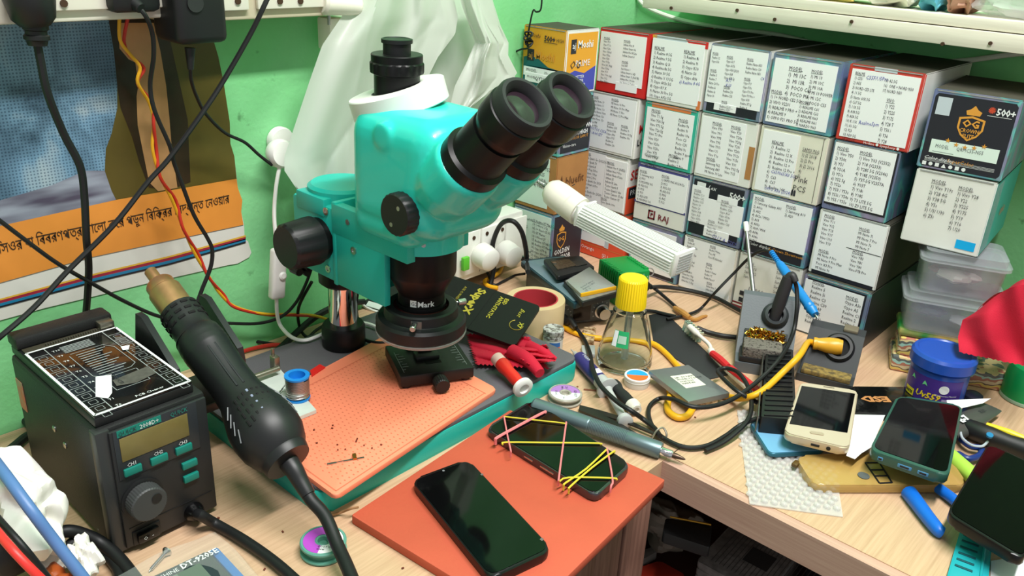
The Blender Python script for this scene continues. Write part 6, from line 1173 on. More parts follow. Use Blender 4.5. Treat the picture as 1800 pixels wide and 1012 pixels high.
# ------------------------------------------------------------------ tube lamp on gooseneck
YLp = 0.90
a, c = WY(1030, 378, YLp), WY(1196, 462, YLp-0.01); d = (c-a).normalized(); L = (c-a).length
sdv = d.cross(Vector((0, 0, 1))).normalized(); upv = sdv.cross(d).normalized()
if upv.z < 0: upv = -upv
t = thing('tube_lamp', 'white finned lamp on a chrome gooseneck reaching over the power unit', 'lamp', W(750, 580, 0.028))
lm = mtx(a, d, sdv, upv); LW = M('lamp_white', (232, 232, 228), 0.4); prof = []
w_ = 0.0185
pts = [(-w_, -0.012), (-w_, 0.006), (-w_*0.55, 0.016), (w_*0.55, 0.016), (w_, 0.006), (w_, -0.012)]
b = B(); b.rings([[lm @ Vector((x_, p[0], p[1])) for p in pts] for x_ in (0, L)]); part('lamp_body', b, LW, t)
def segp(f):
    tot = [(Vector(pts[i+1])-Vector(pts[i])).length for i in range(5)]; s_ = f*sum(tot)
    for i in range(5):
        if s_ <= tot[i]: 
            p = Vector(pts[i])+(Vector(pts[i+1])-Vector(pts[i]))*(s_/tot[i]); tt = (Vector(pts[i+1])-Vector(pts[i])).normalized(); return p, Vector((-tt.y, tt.x)), tt
        s_ -= tot[i]
    return Vector(pts[-1]), Vector((1, 0)), Vector((0, 1))
for k in range(22):
    p, nn, tt = segp((k+0.5)/22)
    q = [p-tt*0.0006, p-tt*0.0006+nn*0.0022, p+tt*0.0006+nn*0.0022, p+tt*0.0006]
    part('fin', B().rings([[lm @ Vector((x_, e.x, e.y)) for e in q] for x_ in (0.002, L-0.002)]), LW, t, 0)
b = B(); b.m = lm; b.bx(L, L+0.005, -w_-0.002, w_+0.002, -0.0135, 0.0185, 0.002); part('end_cap', b, LW, t)
for k in range(7): b = B(); b.m = lm; b.bx(L+0.005, L+0.006, -w_*0.75, w_*0.75, -0.010+k*0.0038, -0.0086+k*0.0038); part('cap_slat', b, M('lamp_slat_grey', (176, 178, 176), 0.5), t, 0)  # cap slats are a plain grey, darker than the lamp body
b = B(); b.m = lm; b.bx(-0.004, 0, -w_-0.001, w_+0.001, -0.013, 0.017, 0.001); b.bx(0.008, 0.013, -w_-0.0005, -w_+0.004, -0.018, -0.006, 0.001); part('end_collar', b, LW, t)
part('diffuser', B().add([lm @ Vector(q) for q in ((0.002, -w_+0.001, -0.0124), (L-0.002, -w_+0.001, -0.0124), (L-0.002, w_-0.001, -0.0124), (0.002, w_-0.001, -0.0124))], [(0, 1, 2, 3)]), M('diffuser_white', (240, 240, 236), 0.3), t)
s0 = WY(966, 333, YLp); 
part('bulb_neck', B().axl(a-d*0.018, d, [(0.0165, 0), (0.0165, 0.022)], 32), LW, t)
part('lamp_socket', B().axl(s0, a-d*0.010-s0, [(0.008, -0.004), (0.014, -0.001), (0.019, 0.006), (0.0205, 0.018), (0.0205, (a-d*0.012-s0).length), (0.0180, (a-d*0.012-s0).length)], 36), M('lamp_ivory', (232, 226, 212), 0.4), t)
part('socket_slot', B().box((0, 0, 0), (0.009, 0.0012, 0.001), 0, m=mtx(WY(1008, 325, YLp-0.018), (W(1018, 320, 0)-W(1000, 330, 0)).normalized(), (0, 0, 1), (0, -1, 0))), BLACK, t)
neck = [WY(960, 328, YLp), WY(935, 312, 0.895), WY(912, 293, 0.89), WY(880, 272, 0.88), WY(845, 268, 0.83), WY(800, 290, 0.78), WY(772, 340, 0.74), WY(760, 400, 0.71), WY(750, 470, 0.70), Vector((WY(750, 470, 0.70).x, 0.70, 0.04)), Vector((WY(750, 470, 0.70).x, 0.70, 0.029))]
NP = spline([Vector(p) for p in neck], 10); part('gooseneck', B().tube(NP, 0.0048, 12, 1), M('chrome_dull', (200, 202, 200), 0.2, 1.0), t)
rb = B()
for i in range(0, len(NP)-2, 1):
    dd = (NP[i+1]-NP[i]); m_ = NP[i]; rb.axl(m_, dd, [(0.0048, 0), (0.0056, dd.length*0.35), (0.0048, dd.length*0.7)], 12)
part('gooseneck_ribs', rb, M('chrome_dull', (200, 202, 200), 0.2, 1.0), t)
bp = neck[-1]; part('foot_clamp', B().axl((bp.x, bp.y, 0.0282), (0, 0, 1), [(0.022, 0), (0.022, 0.005), (0.012, 0.008), (0.008, 0.02)], 28), BLACK, t)
# ------------------------------------------------------------------ alcohol bottle
c = W(1101, 662, 0)+fw*0.033; c.z = 0
t = thing('dispenser_bottle', 'clear glass dispenser bottle with a yellow screw cap', 'bottle', c)
gl = [(0.030, 0.0), (0.0335, 0.002), (0.0345, 0.006), (0.0335, 0.012), (0.0342, 0.016), (0.0325, 0.024), (0.0285, 0.042), (0.0225, 0.064), (0.0205, 0.068), (0.0205, 0.074), (0.0155, 0.078), (0.0155, 0.090)]
inn = [(r-0.0022, z) for r, z in gl[3:]]; inn = inn[::-1]+[(0.0300, 0.008), (0.026, 0.0045), (0.0, 0.0042)]
b = B(); b.axl(c, (0, 0, 1), [(0.0, 0.0012)]+[(0.024, 0.0012)]+gl+inn, 48); part('glass_body', b, glass('clear_glass', (238, 244, 240), 0.02, 1.22), t)
part('dip_tube', B().axl(c+Vector((0, 0, 0.008)), (0, 0, 1), [(0.0045, 0), (0.0045, 0.080)], 20), M('cloudy_tube', (214, 220, 214), 0.15, trans=0.7), t)
YC = M('yellow_cap', (240, 206, 12), 0.4)
part('cap', ribbed(c+Vector((0, 0, 0.080)), (0, 0, 1), 0.0188, 0.037, 36, 0.0005, 0.002, 0.93), YC, t)
lb0 = math.atan2(-c.y, -c.x)-0.62
def lbl(u, v, z0, z1, a0, a1, e=0.0006):
    z = z0+(z1-z0)*v; r = 0.0325+(0.0225-0.0325)*(z-0.024)/0.040+e; a_ = a0+(a1-a0)*u; return (c.x+r*math.cos(a_), c.y+r*math.sin(a_), z)
part('label', B().grid(lambda u, v: lbl(u, v, 0.036, 0.056, lb0, lb0+0.72), 10, 4), M('label_green', (40, 168, 104), 0.45), t)
part('label_white', B().grid(lambda u, v: lbl(u, v, 0.0365, 0.0555, lb0+0.02, lb0+0.22, 0.0009), 6, 3), PAPER, t); part('label_white', B().grid(lambda u, v: lbl(u, v, 0.041, 0.0505, lb0+0.26, lb0+0.62, 0.0009), 6, 3), M('label_pale', (176, 206, 186), 0.5), t)
# ------------------------------------------------------------------ small pots
def pot(name, label, px, py, R, h, body, lid, cat='pot', lidh=0.3):
    c = W(px, py, 0)+fw*R; c.z = 0; t = thing(name, label, cat, c); z1 = h*(1-lidh)
    part('pot_body', B().axl(c, (0, 0, 1), [(R*0.94, 0), (R*0.96, 0.001), (R*0.96, z1)], 32), body, t)
    part('lid', B().axl(c+Vector((0, 0, z1)), (0, 0, 1), [(R*0.95, 0), (R, 0.0008), (R*0.97, h*lidh*0.45), (R, h*lidh*0.5), (R, h*lidh-0.0008), (R*0.95, h*lidh), (R*0.9, h*lidh-0.0006), (0, h*lidh-0.0006)], 32), lid, t); return t, c
t, c = pot('paste_can', 'small crusted paste can with a grey scabby lid beside the tape roll', 971, 622, 0.0135, 0.030, M('can_label', (204, 206, 204), 0.4), M('crusted_lid', (178, 180, 176), 0.6, col2=(96, 92, 86), scale=220, contrast=(0.42, 0.55)), lidh=0.42)
ang = math.atan2(-c.y, -c.x); part('label_band', B().grid(lambda u, v: (c.x+0.0132*math.cos(ang-0.3+1.1*u), c.y+0.0132*math.sin(ang-0.3+1.1*u), 0.002+0.007*v), 8, 1), M('label_orange', (216, 90, 40), 0.5), t); part('label_band', B().grid(lambda u, v: (c.x+0.0132*math.cos(ang-0.3+1.1*u), c.y+0.0132*math.sin(ang-0.3+1.1*u), 0.009+0.006*v), 8, 1), M('label_blue', (40, 100, 170), 0.5), t)
t, c = pot('flux_tin', 'low white round tin with an orange and blue lid beside the bottle', 1121, 687, 0.0155, 0.013, M('tin_white', (214, 212, 204), 0.4), WHITE, 'tin', 0.45)
b = B(); n = 16
b.add([(c.x+0.0128*math.cos(a_), c.y+0.0128*math.sin(a_), 0.0128) for a_ in [math.radians(40)+PI+i*PI/n for i in range(n+1)]], [tuple(range(n+1))]); part('orange_half', b, M('lid_orange', (236, 110, 44), 0.45), t)
b = B(); b.add([(c.x+0.0128*math.cos(a_), c.y+0.0128*math.sin(a_), 0.0128) for a_ in [math.radians(40)+i*PI/n for i in range(n+1)]], [tuple(range(n+1))]); part('blue_half', b, M('lid_blue', (40, 160, 214), 0.45), t)
# ------------------------------------------------------------------ wick, syringe, black tool, driver, tweezers
wick('solder_wick', 'clear solder wick spool with a white and purple label behind the driver', 994, 689, 0.0195, M('clear_spool', (196, 192, 176), 0.3, trans=0.3), PAPER, M('violet_white_label', (170, 120, 190), 0.5), math.radians(-50), 0.0105, ((0.0050, 0.1, 0.5, 'GOODY'), (0.0045, -0.56, 0.0, '2.0\n mm'), (0.0036, 0.1, -0.6, 'CP-2015'), (0.0036, 0.6, -0.15, '1.5m')))
t = thing('flux_syringe', 'flux syringe with a purple label lying behind the driver', 'syringe', W(1045, 660, 0))
a, c = W(1017, 628, 0.010), W(1067, 682, 0.010); d = (c-a).normalized(); L = (c-a).length
part('needle_hub', B().axl(a-d*0.022, d, [(0.0008, 0), (0.0012, 0.010), (0.003, 0.0105), (0.0045, 0.022)], 16), M('hub_grey', (176, 172, 168), 0.4), t)
part('barrel', B().axl(a, d, [(0.005, -0.001), (0.0088, 0.002), (0.0088, L)], 28), M('purple_barrel', (54, 46, 112), 0.35), t)
part('clear_end', B().axl(a+d*(L*0.78), d, [(0.0090, 0), (0.0090, L*0.22), (0.0135, L*0.225), (0.0135, L*0.26), (0.009, L*0.265)], 28), M('frosted_plastic', (206, 208, 206), 0.35, trans=0.25), t)
part('barcode', B().box((0, 0, 0), (0.010, 0.008, 0.0004), 0, m=mtx(a+d*L*0.66+Vector((0, 0, 0.0088)), d, Vector((0, 0, 1)).cross(d), (0, 0, 1))), PAPER, t)
part('label_text', B().text('UV559', 0.006, mtx(a+d*L*0.12+Vector((0, 0, 0.0094))-Vector((0, 0, 1)).cross(d)*0.001, d, Vector((0, 0, 1)).cross(d), (0, 0, 1))), WINK, t, 0)
p2 = W(1098, 738, 0.008); dd = (p2-c).normalized(); part('plunger', B().axl(c+dd*0.004, dd, [(0.0055, 0), (0.0045, 0.004), (0.0045, (p2-c).length-0.008), (0.0085, (p2-c).length-0.006), (0.0085, (p2-c).length), (0.007, (p2-c).length+0.001)], 24), M('frosted_plastic', (206, 208, 206), 0.35, trans=0.25), t)
t = thing('black_grip_tool', 'black-gripped tool with a cream cap lying by the syringe', 'tool', W(1100, 700, 0))
a, c = W(1078, 676, 0.0085), W(1122, 724, 0.0085); d = (c-a).normalized(); L = (c-a).length
part('grip', B().axl(a, d, [(0.004, -0.002), (0.0078, 0.0), (0.0082, 0.006), (0.0058, 0.016), (0.0070, 0.028), (0.0068, L*0.72)], 24), M('grip_rubber', (30, 31, 32), 0.6), t)
part('cap', B().axl(a+d*L*0.7, d, [(0.0062, 0), (0.0085, 0.003), (0.0085, 0.009), (0.0062, 0.011), (0.0062, 0.015), (0.0035, 0.015), (0.003, 0.012), (0, 0.012)], 24), M('cream_cap', (226, 220, 206), 0.4), t)
t = thing('precision_driver', 'slate-blue metal precision screwdriver pointing to the bench corner', 'screwdriver', W(1060, 755, 0))
a, c = W(938, 712, 0.017), W(1162, 792, 0.0085); d = (c-a).normalized(); L = (c-a).length; SL = M('slate_anodised', (104, 124, 128), 0.36, 0.5)
pr = [(0.007, -0.001), (0.0088, 0.001), (0.0090, L*0.44)]
for k in range(26): pr += [(0.0090, L*(0.45+0.30*k/26)), (0.0085, L*(0.45+0.30*(k+.5)/26))]
pr += [(0.0090, L*0.76), (0.0090, L*0.98), (0.0082, L)]
part('handle', B().axl(a, d, pr, 28), SL, t)
part('chuck', B().axl(a+d*L, d, [(0.0045, -0.001), (0.0045, 0.011), (0.0038, 0.0125)], 22), CHROME, t)
part('bit', B().axl(a+d*(L+0.012), d, [(0.0028, 0), (0.0030, 0.004), (0.0014, 0.012), (0.0004, 0.014)], 12), M('bit_brown', (96, 78, 66), 0.4, 0.8), t)
t = thing('tweezers', 'dark steel tweezers lying alongside the driver', 'tweezers', W(1100, 745, 0)); TW = M('dark_steel', (70, 68, 66), 0.35, 0.8)
for s_, (px, py) in ((1, (1168, 772)), (-1, (1150, 785))):
    b = B(); P0 = W(1018, 718, 0.004); P2 = W(px, py, 0.004); P1 = W(1090, 744 + s_*(-6), 0.005)
    Pl = spline([P0, P1, P2], 8); n_ = len(Pl); b.rings([[p+Vector((dx*w2, dy*w2, dz)) for dx, dy, dz in ((-0.4, 0.6, 0), (0.4, -0.6, 0), (0.4, -0.6, 0.002), (-0.4, 0.6, 0.002))] for p, w2 in ((Pl[i], 0.006*(1-(i/(n_-1))**2)+0.0012) for i in range(n_))]); part('arm', b, TW, t)
t = thing('wire_bridge', 'bent grey wire clip at the end of the tweezers', 'wire clip', W(1160, 762, 0.0)); part('wire', B().tube([W(1145, 772, 0.002), W(1155, 756, 0.012), W(1166, 752, 0.013), W(1172, 764, 0.008), W(1168, 773, 0.002)], 0.0011, 6, 5), M('wire_grey', (168, 160, 146), 0.4, 0.7), t)
for i, (pts) in enumerate((((1026, 684), (1050, 686)), ((1058, 694), (1074, 702)), ((1007, 683), (1016, 679)))):
    one('wood_sliver', B().cyl(W(*pts[0], 0.001), W(*pts[1], 0.001), 0.0009, n=6), M('copper_sliver', (136, 84, 58), 0.5), ('thin brown sliver beside the syringe flange', 'short brown sliver near the tool grip', 'tiny dark sliver by the clear wick spool')[i], 'sliver')
# clear tape square, frosted block by the syringe
one('flux_square', B().prism([(p.x, p.y) for p in [W(x, y, 0.004) for x, y in ((1026, 577), (1048, 578), (1044, 602), (1024, 598))]], 0, 0.007, bev=0.001), M('amber_resin', (112, 74, 36), 0.3, col2=(214, 190, 150), scale=160), 'small amber resin block with pale edge behind the syringe', 'resin')
one('frosted_block', B().prism([(p.x, p.y) for p in [W(x, y, 0.006) for x, y in ((1022, 606), (1046, 606), (1046, 622), (1024, 622))]], 0, 0.006, bev=0.001), M('frosted_plastic', (206, 208, 206), 0.35, trans=0.25), 'little frosted plastic block behind the syringe', 'block')
# ------------------------------------------------------------------ flat things, cords and stands right of the bottle
def flat(name, label, pts, z0, z1, mat, cat, bev=0.0003):
    return one(name, B().prism([(p.x, p.y) for p in [W(x, y, z1) for x, y in pts]], z0, z1, bev=bev), mat, label, cat)
def ZAT(x, y, py):
    lo, hi = -0.3, 0.6
    for _ in range(50):
        m_ = (lo+hi)/2; q = Vector((x, y, m_))-CAMP; yy = 506+FPX*q.dot(DOWN)/q.dot(FWD)
        if yy > py: lo = m_
        else: hi = m_
    return lo
flat('black_card', 'black plastic card lying behind the metal drive plate', ((1141, 553), (1170, 549), (1283, 657), (1246, 666), (1150, 606)), 0.0003, 0.0015, M('matte_black_card', (40, 41, 43), 0.55), 'card')
t = thing('drive_plate', 'silver metal drive housing with a white label', 'drive', W(1215, 675, 0))
P = [W(x, y, 0.017) for x, y in ((1140, 651), (1210, 641), (1283, 690), (1210, 706))]; b, m, Q = slab('', P, 0.0065, None, r=0.001, bev=0.0004); part('housing', b, M('zinc_plate', (150, 154, 156), 0.38, 0.75, var=0.08, scale=30), t)
LB = [W(x, y, 0.0173) for x, y in ((1178, 661), (1214, 656), (1241, 676), (1206, 682))]; b, m, Q = slab('', LB, 0.0004, None, r=0.0004, bev=0); lab = part('label', b, M('yellowed_paper', (222, 220, 204), 0.6), t)
ux = (LB[1]-LB[0]).normalized(); uy = (LB[0]-LB[3]).normalized(); part('label_text', B().text('LBL  5V 0.84A\nMODEL 9.5 DRIVE\n1024-2210\nMADE IN', 0.0042, mtx(LB[0]+(LB[3]-LB[0])*0.24+ux*0.002+Vector((0, 0, 0.0004)), ux, uy, (0, 0, 1)), line=1.15), INK, lab, 0)
part('flange', B().cyl(W(1142, 656, 0.012), W(1205, 705, 0.012), 0.0012, n=6), M('zinc_edge', (120, 122, 122), 0.4, 0.8), t)
one('drive_prop', B().axl(W(1180, 690, 0), (0, 0, 1), [(0.006, 0), (0.006, 0.0105)], 14), M('yellow_cable', (232, 172, 24), 0.45), 'yellow plug stub under the near edge of the drive plate', 'plug')
one('amber_chip', B().prism([(p.x, p.y) for p in [W(x, y, 0.010) for x, y in ((1226, 702), (1258, 697), (1262, 703), (1232, 708))]], 0, 0.0100), M('amber_resin', (112, 74, 36), 0.3, col2=(214, 190, 150), scale=160), 'small brown block propping the drive plate', 'block')
YCB = M('yellow_cable', (232, 172, 24), 0.45)
cable('yellow_cord_loop', 'yellow cord loop peeping out under the drive plate', [W(x, y, 0.0045) for x, y in ((1180, 692), (1174, 706), (1175, 722), (1190, 733), (1207, 731), (1217, 718), (1219, 706))], 0.004, YCB, 6, 12)
cable('yellow_cable', 'yellow cable running from behind the bottle to the drive plate', [W(x, y, 0.004) for x, y in ((985, 570), (1005, 582), (1035, 592), (1080, 596), (1130, 600), (1152, 606), (1172, 622), (1190, 642), (1210, 665))], 0.0036, YCB, 6, 12)
# toothbrush
t = thing('toothbrush', 'red and white toothbrush with stained green bristles on the black card', 'toothbrush', W(1260, 620, 0))
hp = [W(1212, 574, 0.016), W(1232, 592, 0.014), W(1247, 606, 0.012), W(1253, 622, 0.010), W(1278, 648, 0.009), W(1310, 675, 0.009), W(1342, 700, 0.009)]
b = B(); b.tube(hp, lambda f: 0.0042 if f < 0.12 else (0.0026 if f < 0.42 else 0.0052+0.001*math.sin(8*f)), 12, 6); part('handle', b, M('brush_white', (228, 222, 212), 0.4), t)
part('red_grip', B().tube([W(1252, 621, 0.0115), W(1266, 632, 0.0125), W(1280, 645, 0.0125)], lambda f: 0.005-0.001*abs(f-.5), 10, 5), M('brush_red', (200, 36, 44), 0.4), t)
part('red_grip', B().tube([W(1284, 648, 0.0125), W(1312, 671, 0.0125), W(1346, 699, 0.0125)], lambda f: 0.0052, 10, 5), M('brush_red', (200, 36, 44), 0.4), t)
hd0, hd1 = W(1207, 570, 0.010), W(1230, 591, 0.009); dd = (hd1-hd0)
b = B()
for k in range(7):
    for j in range(3):
        p = hd0+dd*(k/6)+Vector((-dd.y, dd.x, 0)).normalized()*(j-1)*0.003; b.cyl(p+Vector((-0.001, -0.001, -0.008)), p+Vector((0.001, 0, 0.006)), 0.0017, 0.0015, n=6)
part('bristles', b, M('stained_bristles', (122, 160, 142), 0.8, col2=(214, 206, 176), scale=140), t, 0)['kind'] = 'stuff'
# ------------------------------------------------------------------ soldering iron stands
STG = M('stand_grey', (92, 98, 102), 0.5, bump=0.08, bscale=500); STD = M('stand_charcoal', (56, 58, 60), 0.6, var=0.15, scale=40)
def wedge(u, v, o, L, D, h0, h1, dtop):
    """stand body: low front lip, sloping face, short flat top"""
    prof = [(0, 0), (0, h0), (D*0.30, h0), (D*dtop, h1), (D, h1), (D, 0)]
    m = mtx(o, u, v, (0, 0, 1)); b = B(); b.rings([[m @ Vector((x, p[0], p[1])) for p in prof] for x in (0, L)]); return b, m
FL, FR = W(1289, 652, 0), W(1390, 669, 0); u, v, L = basis(FL, FR); D = 0.088
bt = FL+v*D*0.9; h1 = ZAT(bt.x, bt.y, 513)
t = thing('iron_stand', 'grey soldering iron stand with brass wool and a sponge tray', 'iron stand', FL+u*L/2+v*D/2)
b, m = wedge(u, v, FL, L, D, 0.014, h1, 0.84); part('stand_body', b, STG, t, 20)
sl0, sl1 = Vector((0, D*0.30, 0.014)), Vector((0, D*0.84, h1)); sn = Vector((0, -(sl1.z-sl0.z), sl1.y-sl0.y)).normalized(); st_ = (sl1-sl0).normalized(); SLm = m @ mtx(sl0, (1, 0, 0), st_, sn); SLn = (sl1-sl0).length
b = B(); b.m = m; b.bx(L*0.06, L*0.94, 0.001, D*0.36, 0.0141, 0.022, 0.0015); part('tray', b, M('tray_black', (30, 31, 32), 0.5), t)
b = B(); b.m = SLm; b.bx(L*0.10, L*0.86, SLn*0.02, SLn*0.42, 0.0002, 0.003, 0.001); part('wool_frame', b, M('tray_black', (30, 31, 32), 0.5), t)
r = random.Random(5); b = B()
for k in range(90):
    c = SLm @ Vector((r.uniform(L*0.15, L*0.82), r.uniform(SLn*0.22, SLn*0.40), 0.004)); b.tube([c+Vector((r.uniform(-.004, .004), r.uniform(-.004, .004), r.uniform(0, .005))) for _ in range(5)], 0.0007, 4, 4)
part('brass_wool', b, M('brass_wool', (200, 150, 60), 0.25, 1.0), t)['kind'] = 'stuff'
b = B(); b.box((L*0.44, D*0.19, 0.0275), (L*0.68, D*0.34, 0.016), 0.002, 2, m @ Matrix.Rotation(0.0, 4, 'X')); part('sponge', b, M('grey_sponge', (112, 106, 98), 0.95, col2=(60, 56, 52), scale=330, contrast=(0.38, 0.46), bump=0.6, bscale=500), t)
rc_ = SLm @ Vector((L*0.60, SLn*0.70, 0.0)); nW = (SLm.to_3x3() @ Vector((0, 0, 1)))
part('holder_ring', B().axl(rc_, nW, [(0.010, 0.001), (0.0165, 0.0), (0.0165, 0.004), (0.013, 0.009), (0.0095, 0.010), (0.009, 0.002), (0.010, 0.001)], 32), M('ring_rubber', (52, 56, 58), 0.45), t)
iron_top = WY(1386, 488, rc_.y+0.005); iron_base = rc_+nW*0.004
t2 = thing('soldering_iron', 'black soldering iron standing in the grey stand', 'soldering iron', rc_)
IR = M('iron_black', (44, 42, 44), 0.5)
idir = (iron_top-iron_base); part('handle', B().tube([iron_base-idir*0.1, iron_base+idir*0.35, iron_base+idir*0.72, iron_top+Vector((0.0, 0, 0.001))], lambda f: 0.0068+0.0012*math.sin(PI*f), 16, 5), IR, t2)
part('cord_sleeve', B().tube([iron_top-idir*0.06, iron_top+idir*0.10+Vector((0.003, 0, -0.001)), iron_top+idir*0.12+Vector((0.010, -0.002, -0.008))], lambda f: 0.0068-0.003*f, 12, 5), IR, t2)
part('cord', B().tube([iron_top+idir*0.10+Vector((0.006, -0.002, -0.004)), WY(1400, 505, 0.97), WY(1401, 540, 0.96), WY(1394, 585, 0.945), W(1372, 628, 0.045), W(1335, 667, 0.030), W(1290, 700, 0.022), W(1250, 714, 0.021), W(1215, 714, 0.0225), W(1185, 702, 0.021), W(1160, 700, 0.006), W(1142, 714, 0.004), W(1142, 738, 0.004), W(1160, 765, 0.004), W(1200, 785, 0.004), W(1240, 784, 0.004), W(1275, 766, 0.004), W(1300, 748, 0.006), W(1330, 736, 0.016), W(1358, 736, 0.0165), W(1364, 728, 0.0165), W(1340, 712, 0.012), W(1300, 690, 0.025), W(1272, 666, 0.025), W(1262, 652, 0.020), W(1276, 647, 0.020), W(1298, 655, 0.024), W(1316, 682, 0.024), W(1321, 710, 0.018), W(1316, 735, 0.017), W(1298, 756, 0.012), W(1270, 778, 0.006), W(1240, 792, 0.0045)], 0.0026, 10, 6), RUBBER, t2)
# probe lead from the heating unit
cable('probe_lead', 'black lead sweeping from the heating unit past the bottle to the tweezers', [W(1012, 577, 0.0085), W(1026, 595, 0.005), W(1037, 622, 0.012), W(1042, 648, 0.022), W(1056, 678, 0.023), W(1085, 706, 0.021), W(1110, 722, 0.019), W(1130, 736, 0.008), W(1150, 752, 0.006), W(1160, 766, 0.009)], 0.0028, RUBBER, 6, 10)
# second stand
FL2, FR2 = W(1398, 667, 0), W(1496, 692, 0); u, v, L = basis(FL2, FR2); D = 0.08; bt = FL2+v*D*0.85; h2 = ZAT(bt.x, bt.y, 566)
t = thing('iron_stand', 'dark dusty soldering iron stand holding the yellow iron', 'iron stand', FL2+u*L/2+v*D/2)
b, m = wedge(u, v, FL2, L, D, 0.010, h2, 0.72); part('stand_body', b, STD, t, 20)
sl0, sl1 = Vector((0, D*0.30, 0.010)), Vector((0, D*0.72, h2)); sn = Vector((0, -(sl1.z-sl0.z), sl1.y-sl0.y)).normalized(); st_ = (sl1-sl0).normalized(); SLm = m @ mtx(sl0, (1, 0, 0), st_, sn); SLn = (sl1-sl0).length; nW2 = SLm.to_3x3() @ Vector((0, 0, 1))
rc2 = SLm @ Vector((L*0.60, SLn*0.62, 0.0)); part('holder_ring', B().axl(rc2, nW2, [(0.012, -0.001), (0.0185, -0.001), (0.0185, 0.002), (0.016, 0.005), (0.0125, 0.005), (0.012, -0.001)], 36), BLACK, t); part('holder_hole', B().axl(rc2+nW2*0.0006, nW2, [(0.0118, 0), (0.0118, 0.0004)], 28), M('slot_black', (6, 6, 6), 0.8), t)
b = B(); b.m = m; b.bx(0.004, L-0.004, D*0.02, D*0.26, 0.0101, 0.016, 0.001); part('old_sponge', b, M('old_sponge', (148, 124, 66), 0.9, col2=(84, 72, 48), scale=200), t)
b = B(); b.m = m; b.bx(L*0.6, L*0.86, D*0.76, D*0.98, h2, h2+0.004, 0.001); part('rust_clip', b, M('dusty_clip', (112, 102, 84), 0.7), t)
t = thing('soldering_iron', 'yellow-plugged soldering iron lying in the dark stand', 'soldering iron', rc2)
a = rc2+nW2*0.004; c = WY(1430, 603, a.y-0.012); d = (c-a); part('yellow_handle', B().axl(a-d*0.12, d, [(0.0088, 0), (0.0102, d.length*0.2), (0.0100, d.length*0.55), (0.0072, d.length*0.95), (0.0078, d.length), (0.0078, d.length*1.12), (0.005, d.length*1.14)], 24), M('amber_yellow_plastic', (220, 162, 44), 0.35), t)
part('yellow_cord', B().tube([c-d*0.05, c+d*0.22, W(1405, 625, 0.055), W(1375, 655, 0.040), W(1345, 683, 0.030), W(1322, 696, 0.024), W(1300, 700, 0.012), W(1280, 697, 0.005), W(1258, 690, 0.0045), W(1240, 684, 0.0045)], 0.0038, 12, 6), YCB, t)
# finned black clamp block
P = [W(x, y, 0.030) for x, y in ((1347, 612), (1394, 614), (1400, 738), (1338, 732))]; b, m, Q = slab('', P, 0.022, None, r=0.002, bev=0.0008)
t = thing('finned_block', 'black finned heat-sink block with a steel side plate before the grey stand', 'heat sink', W(1368, 690, 0.008)); part('block', b, M('black_anodised', (22, 22, 23), 0.4), t)
ymin, ymax = min(q.y for q in Q), max(q.y for q in Q); xm = max(q.x for q in Q)*0.8
for k in range(15):
    y_ = ymin+(ymax-ymin)*(k+0.6)/15.5
    xl = Q[0].x+(Q[3].x-Q[0].x)*((y_-Q[0].y)/((Q[3].y-Q[0].y) or 1)); xr = Q[1].x+(Q[2].x-Q[1].x)*((y_-Q[1].y)/((Q[2].y-Q[1].y) or 1)); lo, hi = min(xl, xr), max(xl, xr)
    bb = B(); bb.m = m; bb.bx(lo+0.003, hi-0.003, y_-0.0010, y_+0.0010, 0, 0.0016, 0.0003); part('fin', bb, M('black_anodised', (22, 22, 23), 0.4), t)
e0, e1 = P[0]-Vector((0.001, 0, 0.010)), P[3]-Vector((0.001, 0, 0.010)); ev = (e1-e0).normalized(); part('side_plate', B().box((0, 0, 0), ((e1-e0).length, 0.0015, 0.020), 0.0004, m=mtx((e0+e1)/2+Vector((-0.002, -0.0005, 0)), ev, Vector((-ev.y, ev.x, 0)), (0, 0, 1))), M('dull_steel', (134, 132, 128), 0.35, 0.85, var=0.4, scale=90), t)
# rod and blue probe
t = thing('telescopic_rod', 'thin silver telescopic rod leaning on the boxes behind the grey stand', 'rod', WY(1324, 512, 1.0))
a, c = WY(1311, 393, 1.05), WY(1325, 520, 1.0); d = (c-a); part('rod_section', B().axl(a, d, [(0.0024, 0), (0.0024, d.length*0.5)], 12), M('rod_steel', (150, 150, 148), 0.4, 0.9), t); part('rod_section', B().axl(a+d*0.48, d, [(0.0031, 0), (0.0031, d.length*0.72)], 12), M('rod_steel', (150, 150, 148), 0.4, 0.9), t); part('white_tip', B().axl(a-d*0.02, d, [(0.0036, 0), (0.0036, 0.010), (0.0028, 0.014)], 12), WHITE, t)
t = thing('blue_probe', 'bright blue test probe leaning on the boxes above the dark stand', 'probe', WY(1434, 556, 1.0))
a, c = WY(1356, 443, 1.045), WY(1433, 553, 0.985); d = (c-a); PBL = M('probe_blue', (26, 130, 204), 0.35); Lp = d.length
pr = []
for k in range(6): pr += [(0.0038, Lp*0.030*k), (0.0038, Lp*(0.030*k+0.016)), (0.0024, Lp*(0.030*k+0.018)), (0.0024, Lp*(0.030*k+0.028))]
part('strain_relief', B().axl(a, d, pr, 12), PBL, t)
part('probe_body', B().axl(a+d*0.17, d, [(0.0036, 0), (0.0055, Lp*0.04), (0.0062, Lp*0.12), (0.0062, Lp*0.68), (0.0072, Lp*0.70), (0.0062, Lp*0.725), (0.0072, Lp*0.75), (0.0062, Lp*0.775), (0.0050, Lp*0.83)], 20), PBL, t)
part('steel_tip', B().axl(a+d*0.98, d, [(0.0016, 0), (0.0016, Lp*0.05), (0.0006, Lp*0.08)], 10), STEEL, t)
